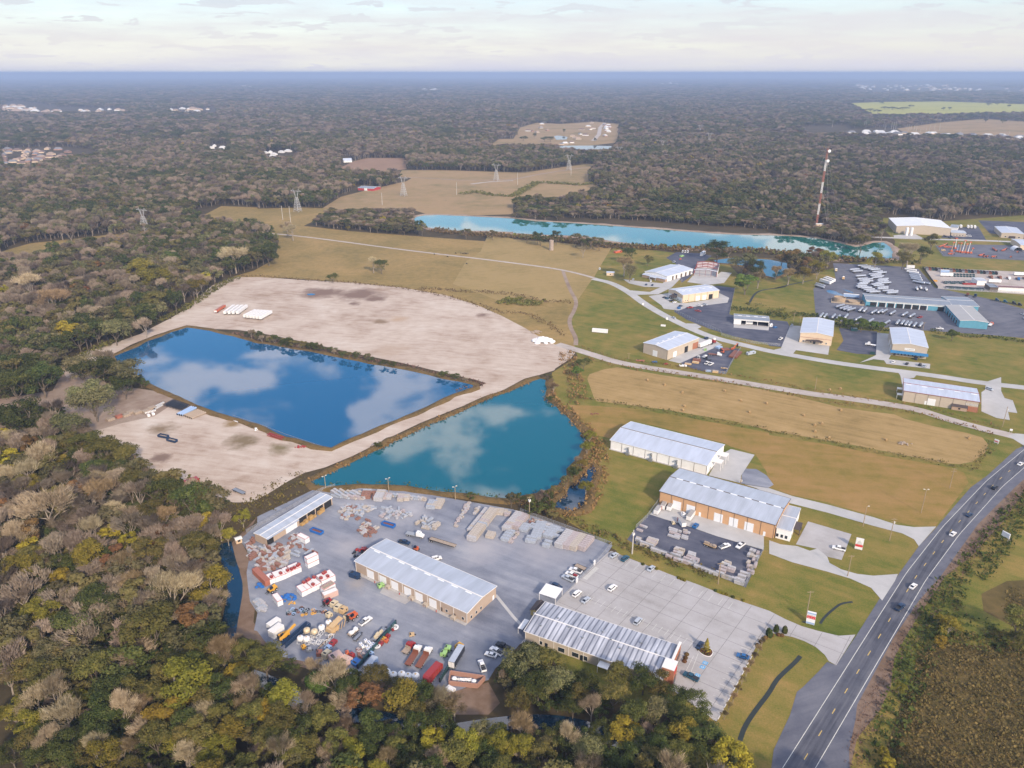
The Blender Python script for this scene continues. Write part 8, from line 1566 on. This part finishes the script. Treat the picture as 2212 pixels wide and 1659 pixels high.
for i, (t_, a, b, c, d) in enumerate((('A0', 1240, 1530, 1215, 1335), ('A1', 350, 1368, 345, 1170), ('A1', 1265, 1232, 1260, 1060), ('A1', 2065, 1100, 2070, 950), ('A2', 480, 1010, 480, 870), ('A2', 910, 912, 915, 820), ('A2', 1285, 845, 1288, 770), ('A2', 1687, 805, 1695, 680), ('A2', 1610, 715, 1620, 615))):
 q = P(t_, a, b); h = min(max(hgt(q, (t_, c, d)), 30), 60); o = thing('power_pylon', 'steel lattice power pylon, %s of the line crossing the woods' % nth(i, 9), 'pylon', q, R(-25), 'power pylons'); lattice(q, h * .62, 9, 3, 6, M_pyl, o, .28); 
 for s in (-1, 1): mb = MB(); mb.bar((s * 1.2, 0, h * .6), (s * 4.6, 0, h * .9), .45); mb.bar((s * 1.5, 0, h * .62), (s * 2.4, 0, h * .9), .3); mb.build('neck', M_pyl, o); mb = MB(); mb.bar((s * 4.6, 0, h * .9), (s * 5.4, 0, h), .35); mb.build('peak', M_pyl, o)
 mb = MB(); mb.bar((-10, 0, h * .9), (10, 0, h * .9), .5, .5); mb.bar((-10, 0, h * .9), (-4.6, 0, h * .97), .25); mb.bar((10, 0, h * .9), (4.6, 0, h * .97), .25); mb.build('crossarm', M_pyl, o); PYW.append((o.location.copy(), h))
# red and white mast
q = gnd(1760, 486); h = 104.0; tp = gnd(1781, 323, h); o = thing('radio_mast', 'very tall slim red and white lattice mast behind the far pond', 'mast', q); 
for i in range(7): lattice(q, h / 7, 1.7, 1.7, 5, M_trim if i % 2 else PC_['terra'], o, .2, h / 7 * i, 'mast_section')
for z in (h - 3, h - 16): mb = MB(); mb.lathe([(0, 0), (2.0, .6), (2.1, 1.0), (0, 1.3)], n=12, M=Matrix.Translation((1.5, -1.8, z)) @ Matrix.Rotation(R(90), 4, 'X')); mb.build('dish', M_white, o)
mb = MB(); [mb.bar((0, 0, z), (45 * math.cos(a), 45 * math.sin(a), 0), .1) for z in (h * .5, h * .95) for a in (.5, 2.6, 4.7)]; mb.build('guy_wires', M_pyl, o)
# ---- signs
def pylon_sign(base, w, z0, z1, label, bands, rz, legs=False, name='sign'):
 q = P(*base); o = thing(name, label, 'sign', q, rz, 'roadside signs'); mb = MB(); mb.box(-w / 2, w / 2, -.25, .25, z0, z1); mb.build('board', M_white, o); mb = MB()
 for x in ((-w * .4, w * .4) if not legs else (-w * .4, w * .4)): mb.box(x - .1, x + .1, -.1, .1, 0, z0 + .2); 
 if legs: [mb.bar((x, 0, z0 + .4), (x, 2.2, 0), .14) for x in (-w * .4, w * .4)]
 mb.build('legs', M_pole2, o)
 for a, b, m in bands: mb = MB(); h = z1 - z0; mb.box(-w / 2 + .06, w / 2 - .06, -.29, -.24, z0 + h * a, z0 + h * b); mb.build('band', m, o)
 return o
RZS = B3_.rz + R(8); rd = paint('sign_red', (.6, .05, .05)); gl = mat('faded_sign_letters', (.42, .42, .4), .6)
s1 = pylon_sign(('C3', 768, 1428), 3.2, .3, 6.0, 'white roadside sign with a red band on the lawn by the small car park', [(.24, .45, rd)], RZS)
mb = MB(); [mb.box(x0, x1, -.3, -.25, z, z + .28) for x0, x1, z in ((-1.2, 1.2, 3.1), (-.9, .9, 3.7), (-.6, .6, 4.2), (-.2, .2, 4.7))]; mb.build('lettering', gl, s1)
s2 = pylon_sign(('D3', 352, 415), 3.2, .3, 6.0, 'white roadside sign with a red picture band beside the showroom drive', [(.45, .68, rd), (.82, .94, PC_['ltblue']), (.02, .16, PC_['ltblue'])], RZS)
mb = MB(); [mb.box(x0, x1, -.31, -.25, z, z + .3) for x0, x1, z in ((-1.3, 1.3, 4.35), (-1.2, -.6, 3.2), (-.1, .3, 3.2), (.7, 1.0, 3.1))]; mb.build('lettering', gl, s2)
pylon_sign(('C3', 2028, 1352), 3.6, 2.2, 4.6, 'white weathered billboard on trestle legs among the scrub right of the road', [], RZS - R(40), True, 'billboard'); pylon_sign(('C3', 1955, 515), 2.4, .8, 2.8, 'small white sign with red mark at the weedy corner of the hay field', [(.3, .6, rd)], RZS - R(30)); pylon_sign(('C3', 2082, 415), 1.4, 1.2, 2.2, 'small white notice at the end of the limestone road', [], RZS)
for a, b, l_ in ((1150, 725, 'upper'), (545, 1345, 'lower')): pylon_sign(('M', a, b), 1.3, .3, 2.4, 'white panel standing on the boundary of gravel and concrete, %s of two' % l_, [], B2_.rz + R(90), name='gate_panel')
pylon_sign(('B2', 1120, 795), 1.6, .4, 2.2, 'small white board on the grass verge of the curving road', [], 0); pylon_sign(('B2', 1327, 922), 1.6, .4, 2.4, 'small white board on the verge opposite the silver car', [], 0); pylon_sign(('B2', 1737, 1102), 1.8, .4, 2.6, 'white board at the entrance of the tan steel warehouse', [], 0)
# ---- hay bales
HB = 'B2 1160 1446 1308 1486 1462 1553 1826 1538 1966 1622 2187 1646 C2 1478 196 1465 232 2042 248 C3 297 275 615 230 392 360 453 346 395 415 517 470 1004 485 1722 472 612 46 520 56'
for i, q in enumerate(sorted(pts(HB), key=lambda p: p.x)): o = thing('hay_bale', 'round tan hay bale, %s in the mown hay field' % nth(i, 19), 'hay bale', q, random.uniform(0, 3), 'hay bales'); part('bale', (), lambda mb: mb.lathe([(0, -.65), (.7, -.62), (.78, -.55), (.78, .55), (.7, .62), (0, .65)], n=14, M=Matrix.Translation((0, 0, .78)) @ Matrix.Rotation(R(90), 4, 'Y')), mat('hay', (.36, .24, .11), .95, var=.2, scale=3), o)
# ---- planted island, shrubs
ip = smooth(pts('D2 1590 640 1640 615 1700 625 1730 655 1715 690 1690 700 1640 685'), 2, True); o = thing('planter_island', 'kerbed planting island with brown mulch in the car park', 'planter', (0, 0, 0)); mb = MB()
for a, b in zip(ip, ip[1:] + ip[:1]): mb.bar(a + Vector((0, 0, .2)), b + Vector((0, 0, .2)), .2, .2)
mb.build('kerb', M_trim, o); mb = MB(); mb.add([(p.x, p.y, .25) for p in ip], [tuple(range(len(ip)))]); mb.build('mulch', mat('mulch', (.09, .035, .02), .95, var=.3, scale=3), o)
o = thing('conifer', 'small yellow-green conifer on the car park island', 'tree', P('D2', 1668, 650)); mb = MB(); r = random.Random(3)
for i in range(900): z = r.random() ** .8; h_ = .6 + z * 5.6; rr = 1.9 * (1 - z) * (.75 + .25 * math.sin(h_ * 5)) + .1; a = r.uniform(0, 6.28); card(mb, Vector((math.cos(a) * rr, math.sin(a) * rr, h_)), .42, Vector((math.cos(a), math.sin(a), .5)).normalized(), .7, r)
mb.build('crown', LF['goldolive'], o); mb = MB(); mb.tube((0, 0, 0), (0, 0, 5.5), .12, .04); mb.build('trunk', BARK, o)
def shrub(q, r0, h, m, label, group):
 o = thing('shrub', label, 'shrub', q, random.uniform(0, 6), group)
 def f(mb):
  r = random.Random(5)
  for i in range(220): n = rv(r); n.z = abs(n.z) * .9; card(mb, Vector((n.x, n.y, n.z)) * r.uniform(.7, 1.05) + Vector((0, 0, .15)), .42, (n + rv(r) * .5).normalized(), .8, r)
 p_ = part('foliage', (m.name,), f, m, o); o.scale = (r0, r0, h); return o
for i, q in enumerate(pts('D2 1600 640 1620 655 1640 668 1660 678 1685 682 1705 660 1700 640 1625 635')): shrub(q, .5, .6, LF['rust'] if i % 2 else LF['olive'], 'low shrub round the conifer on the island, %s' % nth(i, 8), 'shrubs on the island')
for i, q in enumerate(pts('D3 5 520 58 478 132 488 D2 2205 505')): shrub(q, 1.1, 3.0, LF['oak'], 'clipped dark green shrub, %s at the bend of the showroom drive' % nth(i, 4), 'clipped shrubs by the drive')
for i, q in enumerate(pts('D3 20 515 80 510 110 515 D2 2180 535 2140 570 2110 600 1500 680 1490 710 1480 740 1330 960 1345 980')): shrub(q, .9, .9, LF['rust'], 'low russet shrub in the beds of the showroom car park, %s' % nth(i, 11), 'low russet shrubs')
for i in range(10): q = P('D2', 2100, 600).lerp(P('D2', 1770, 1240), i / 9); o = tree('brown', q + Vector((2, 0, 0)), 3.6, 3.4, upx('D2', 2100 - 33 * i, 590 + 64 * i)); o['label'] = 'small bare crape tree, %s along the lower kerb of the car park' % nth(i, 10); o['group'] = 'small bare trees along the kerb'
for i in range(12): a = P('D2', 2065, 690).lerp(P('D2', 1765, 1250), (i + .1) / 12); b = P('D2', 2065, 690).lerp(P('D2', 1765, 1250), (i + .75) / 12); o = thing('wheel_stop', 'pale kerb block, %s along the grass edge of the car park' % nth(i, 12), 'kerb block', a, heading(a, b), 'kerb blocks'); L = (b - a).length; mb = MB(); mb.prism([(0, .1), (L, .1), (L - .1, .28), (.1, .28)], -.12, .12); mb.build('block', M_trim, o)
for i, q in enumerate(pts('C2 1120 1560 1240 1600 D2 1430 20 1455 30 1480 40 1750 130 1770 138 1790 146 1815 155 1840 162 1900 185 1990 215')): shrub(q, .8, .9, LF['goldolive'] if i % 5 else LF['oak'], 'small tuft shrub, %s on the upper kerb of the car park' % nth(i, 12), 'tuft shrubs on the upper kerb')
# ---- fences
M_mesh = bpy.data.materials.new('chain_link'); M_mesh.use_nodes = True; t_ = M_mesh.node_tree; trn = t_.nodes.new('ShaderNodeBsdfTransparent'); mxs = t_.nodes.new('ShaderNodeMixShader'); mxs.inputs[0].default_value = .28; t_.nodes['Principled BSDF'].inputs['Base Color'].default_value = (.45, .46, .48, 1)
t_.links.new(trn.outputs[0], mxs.inputs[1]); t_.links.new(t_.nodes['Principled BSDF'].outputs[0], mxs.inputs[2]); t_.links.new(mxs.outputs[0], t_.nodes['Material Output'].inputs['Surface'])
def fence(s, label, h=2.2, step=3.2, m=M_mesh, post=M_galv):
 ps = pts(s); o = thing('fence', label, 'fence', ps[0], 0, 'fences'); b0 = ps[0]; mb = MB(); rb_ = MB(); n = 0
 for a, b in zip(ps[:-1], ps[1:]): mb.quad(a - b0 + Vector((0, 0, .1)), b - b0 + Vector((0, 0, .1)), b - b0 + Vector((0, 0, h)), a - b0 + Vector((0, 0, h))); rb_.bar(a - b0 + Vector((0, 0, h)), b - b0 + Vector((0, 0, h)), .09)
 mb.build('mesh_panel', m, o); rb_.build('top_rail', post, o); key = ('post', h, post.name)
 if key not in CACHE: m_ = MB(); m_.tube((0, 0, 0), (0, 0, h + .05), .06, n=6); CACHE[key] = m_.mesh('post', post)
 for a, b in zip(ps[:-1], ps[1:]):
  k = max(1, int((b - a).length / step)); 
  for i in range(k):
   if n >= 90: break
   c = bpy.data.objects.new('post', CACHE[key]); COL.objects.link(c); c.parent = o; c.location = a.lerp(b, i / k) - b0; n += 1
fence('G 0 745 700 350 1290 20 J 60 130', 'chain-link fence along the weedy bank above the long narrow store'); fence('E 2205 480 2010 860 1878 1112 1400 918 850 690 520 560 250 448 0 372', 'chain-link fence round the lower sides of the dark asphalt yard'); fence('L 0 752 200 560 400 285', 'chain-link fence up the left side of the dark asphalt yard'); fence('C2 60 1100 500 1260 850 1395 760 1500 M 1150 740 560 1330', 'chain-link fence between the gravel yard and the grass bank', 1.8)
fence('S 1535 505 1400 700 1275 940 930 900', 'pale fence round the right of the steel yard'); fence('Q 1250 930 1155 1375', 'white-topped fence at the edge of the upper asphalt', 1.4); fence('Q 200 1330 700 1560 1000 1690 S 1200 270 1700 400 2212 450', 'long chain-link fence along the curving concrete road'); fence('O 430 570 560 760 690 930', 'dark screened fence at the left end of the skip yard', 2.4, 4, PC_['black']); fence('O 690 935 1200 975 1700 990 2212 1020', 'fence along the lower side of the skip yard'); fence('O 650 190 780 370', 'pale fence at the left of the lift lot', 2.2); fence('R 1700 470 2212 640 C1 250 445 600 560', 'low wire fence along the pond edge', .8)
# ---- distant houses and sheds
RM = [mat('brown_shingles', (.19, .13, .11), .9, var=.2), mat('grey_shingles', (.2, .2, .22), .9, var=.2), mat('pale_roofing', (.6, .6, .6), .6, var=.1), mat('tan_roofing', (.35, .26, .2), .9, var=.2)]
WM_ = [M_cream, M_whw, mat('brick_house_wall', (.38, .22, .16), .9, var=.15), M_beig]
HS = {}
def house(t, a, b, sz, h, ri, wi, label, group, rz):
 k = (ri, wi, round(sz), round(h)); o = thing('house', label, 'house', P(t, a, b), rz, group); L, Wd = k[2], k[2] * .62; h = k[3]
 part('wall', k, lambda mb: mb.add([(-L/2, -Wd/2, 0), (L/2, -Wd/2, 0), (L/2, Wd/2, 0), (-L/2, Wd/2, 0), (-L/2, -Wd/2, h), (L/2, -Wd/2, h), (L/2, Wd/2, h), (-L/2, Wd/2, h)], [(0, 1, 5, 4), (1, 2, 6, 5), (2, 3, 7, 6), (3, 0, 4, 7)]), WM_[wi], o)
 part('roof', k, lambda mb: mb.add([(-L/2-.6, -Wd/2-.6, h), (L/2+.6, -Wd/2-.6, h), (L/2+.6, Wd/2+.6, h), (-L/2-.6, Wd/2+.6, h), (-L/2+Wd*.4, 0, h+Wd*.34), (L/2-Wd*.4, 0, h+Wd*.34)], [(0, 1, 5, 4), (1, 2, 5), (2, 3, 4, 5), (3, 0, 4), (3, 2, 1, 0)]), RM[ri], o)
def village(t, poly, n, desc, group, sz=(14, 20), ris=(0, 1, 2, 3), wis=(0, 1, 2, 3), seed=1, h=3.2, gap=16):
 r = random.Random(seed); pp = pxpoly(poly); xs = [p[0] for p in pp]; ys = [p[1] for p in pp]; got = []; tries = 0
 while len(got) < n and tries < 4000:
  tries += 1; x, y = r.uniform(min(xs), max(xs)), r.uniform(min(ys), max(ys)); q = gnd(x, y)
  if inpoly(x, y, pp) and all((q - g_[0]).length > gap for g_ in got): got.append((q, x, y))
 got.sort(key=lambda g_: g_[1]); T_ = TILES[t]
 for i, (q, x, y) in enumerate(got): a, b = (x / .576 - T_[0]) * T_[2], (y / .576 - T_[1]) * T_[2]; house(t, a, b, r.uniform(*sz), h, r.choice(ris), r.choice(wis), desc % nth(i, len(got)), group, r.choice([.3, 1.87, -.4]))
village('A2', 'A2 480 740 560 660 640 610 700 600 690 660 620 730', 9, 'new tan or white house, %s left of the street in the clearing', 'houses of the clearing', seed=1); village('A2', 'A2 740 730 770 640 800 605 880 610 880 650 840 720', 9, 'new white or brick house, %s right of the street in the clearing', 'houses of the clearing', seed=2, ris=(1, 2), wis=(1, 2)); village('A2', 'A2 60 680 200 640 340 650 330 680 150 700', 6, 'brown-roofed house, %s on the left of the clearing', 'houses of the clearing', seed=3)
village('A2', 'A2 370 780 520 745 650 735 560 770 400 795', 4, 'cream house, %s at the small ponds of the clearing', 'houses of the clearing', seed=12); village('A2', 'A2 200 590 380 560 420 600 250 620', 5, 'pale villa, %s among trees above the clearing', 'villas above the clearing', seed=4)
village('A0', 'A0 0 830 200 810 480 830 640 850 560 900 300 950 0 970', 40, 'brown-roofed house, %s in the estate at the left edge', 'houses of the left estate', (16, 22), (0, 0, 1, 3), (2, 0), 5, gap=19); village('A0', 'A0 0 440 300 480 520 500 1060 480 1060 505 300 520 0 500', 38, 'pale commercial building, %s in the far strip at upper left', 'buildings of the far left strip', (20, 50), (2, 3, 3), (0, 1), 6, 5, gap=40)
village('A0', 'A0 1430 490 1620 478 1840 490 1840 510 1500 510', 10, 'white commercial building, %s in the second far strip', 'buildings of the second far strip', (20, 45), (2, 3), (1, 0), 7, 5, gap=45); village('A1', 'A1 500 500 900 490 1500 500 1500 545 900 520 500 515', 24, 'pale or orange-roofed house, %s in the far village of the centre', 'houses of the centre village', (16, 26), (0, 3, 2), (0, 1, 2), 8, gap=40)
village('A3', 'A3 740 275 1100 272 1560 270 1560 300 2212 310 2212 340 1400 320 900 325 740 300', 66, 'white far building, %s in the bright strip near the right horizon', 'buildings near the right horizon', (24, 60), (2, 3, 1), (1, 0), 9, 6, gap=90); village('A2', 'A2 1230 262 1440 262 1450 275 1250 275', 5, 'white block, %s near the horizon', 'white blocks near the horizon', (40, 60), (2,), (1,), 10, 14, gap=120)
village('A3', 'A3 680 690 940 680 1260 690 1540 700 1980 715 2212 735 2212 750 1800 725 1300 712 900 710', 30, 'low pale building, %s behind the dark wood at right', 'low buildings behind the wood', (18, 40), (2, 1), (1, 0), 11, 4, gap=30); village('A1', 'A1 60 850 200 840 340 850 200 890 60 930', 6, 'pale house, %s in the gap of the left wood', 'houses in the left wood', seed=13, ris=(2,), wis=(1,)); village('A0', 'A0 1800 795 1940 800 1950 835 1800 830', 4, 'white house, %s in the small clearing of the left wood', 'houses in the left wood', seed=14, ris=(2,), wis=(1,))
village('A1', 'A1 240 430 430 400 1270 380 1280 395 480 450 260 450', 12, 'pale building, %s scattered in the far woods of the centre', 'far scattered buildings', (18, 36), (3, 0), (1, 0), 15, 6, gap=60); village('A2', 'A2 1760 345 2100 340 2212 380 1760 360', 16, 'white speck-like building, %s in the far woods right of centre', 'far scattered buildings', (20, 36), (2, 3), (1,), 16, 6, gap=60); village('A1', 'A1 1440 318 1580 316 1580 328 1440 330', 5, 'long white shed, %s of the far bright line', 'far scattered buildings', (50, 80), (2,), (1,), 17, 8, gap=90)
village('A0', 'A0 1860 285 2190 285 2190 300 1860 300', 8, 'long pale shed, %s of the far line at upper left', 'far scattered buildings', (50, 80), (2, 3), (1, 0), 18, 8, gap=90)
# trees standing in the far fields
for i, (a, b, w) in enumerate(((88, 760, 70), (185, 735, 45), (270, 765, 80), (320, 765, 80), (438, 695, 35), (705, 775, 25))):
 q = P('A2', a, b); o = tree('oak', q, 16, w / 2.3042 * .576 / FPX * q.length, upx('A2', a, b)); o['label'] = 'round dark oak, %s standing in the pasture of the clearing' % nth(i, 6); o['group'] = 'oaks of the clearing'
for i, (a, b, w) in enumerate(((970, 440, 40), (870, 505, 70), (990, 485, 70), (1060, 488, 90), (1150, 490, 90), (1220, 470, 45), (1500, 492, 36), (1553, 492, 40), (1885, 455, 50), (1963, 450, 36), (2065, 468, 32), (1860, 600, 40), (2010, 605, 50), (2140, 590, 60), (770, 490, 50), (930, 515, 60))):
 q = P('A3', a, b); o = tree('oak', q, 17, w / 2.3042 * .576 / FPX * q.length, upx('A3', a, b)); o['label'] = 'round dark tree, %s standing in the far yellow fields' % nth(i, 16); o['group'] = 'trees of the far yellow fields'
for i, (a, b) in enumerate(((936, 1045), (995, 1048), (1048, 1050))): o = tree('oak', P('A1', a, b), 10, 14, upx('A1', a, b)); o['label'] = 'dark round bush-like tree, %s of three by the red barn' % nth(i, 3); o['group'] = 'trees by the barn'
# cattle in the pasture
def cow(q, rz, i, n):
 o = thing('cow', 'black cow standing in the pasture by the dirt track, %s' % nth(i, n), 'cow', q, rz, 'cattle in the pasture')
 def f(mb):
  mb.lathe([(0, -1.0), (.32, -.95), (.4, -.4), (.44, .2), (.38, .8), (.2, 1.0), (0, 1.05)], n=8, M=Matrix.Translation((0, 0, 1.05)) @ Matrix.Rotation(R(90), 4, 'Y')); mb.tube((.9, 0, 1.2), (1.35, 0, 1.3), .2, .16, 6); mb.tube((1.3, 0, 1.3), (1.75, 0, 1.1), .17, .1, 6)
  for x in (-.8, .75):
   for y in (-.22, .22): mb.tube((x, y, .9), (x + .04, y, .45), .12, .08, 5); mb.tube((x + .04, y, .45), (x, y, 0), .07, .06, 5)
  mb.tube((-1.0, 0, 1.3), (-1.15, 0, .6), .04, .03, 4)
 part('body', (), f, PC_['black'], o)
CW = ((1715, 350), (1760, 348), (1775, 352), (1790, 350), (1805, 353), (1820, 350), (1810, 440), (1645, 380), (1530, 358))
for i, (a, b) in enumerate(sorted(CW)): cow(P('B1', a, b), random.uniform(0, 6), i, len(CW))
# ---------------------------------------------------------------- haze
if HAZE:
 hb = MB(); hb.box(-90000, 90000, -2200, 160000, -3, 216); ho = hb.build('haze', mat('tmp_haze', (1, 1, 1)))
 hmat = bpy.data.materials.new('haze_air'); hmat.use_nodes = True; t = hmat.node_tree
 for n in list(t.nodes):
  if n.type == 'BSDF_PRINCIPLED': t.nodes.remove(n)
 pv = t.nodes.new('ShaderNodeVolumePrincipled'); pv.inputs['Color'].default_value = (.43, .56, .82, 1); pv.inputs['Density'].default_value = HAZE; pv.inputs['Anisotropy'].default_value = 0.0
 t.links.new(pv.outputs[0], t.nodes['Material Output'].inputs['Volume'])
 hmat.cycles.homogeneous_volume = True
 ho.data.materials[0] = hmat; tag(ho, 'pale blue haze hanging over the whole plain', 'haze', kind='stuff')
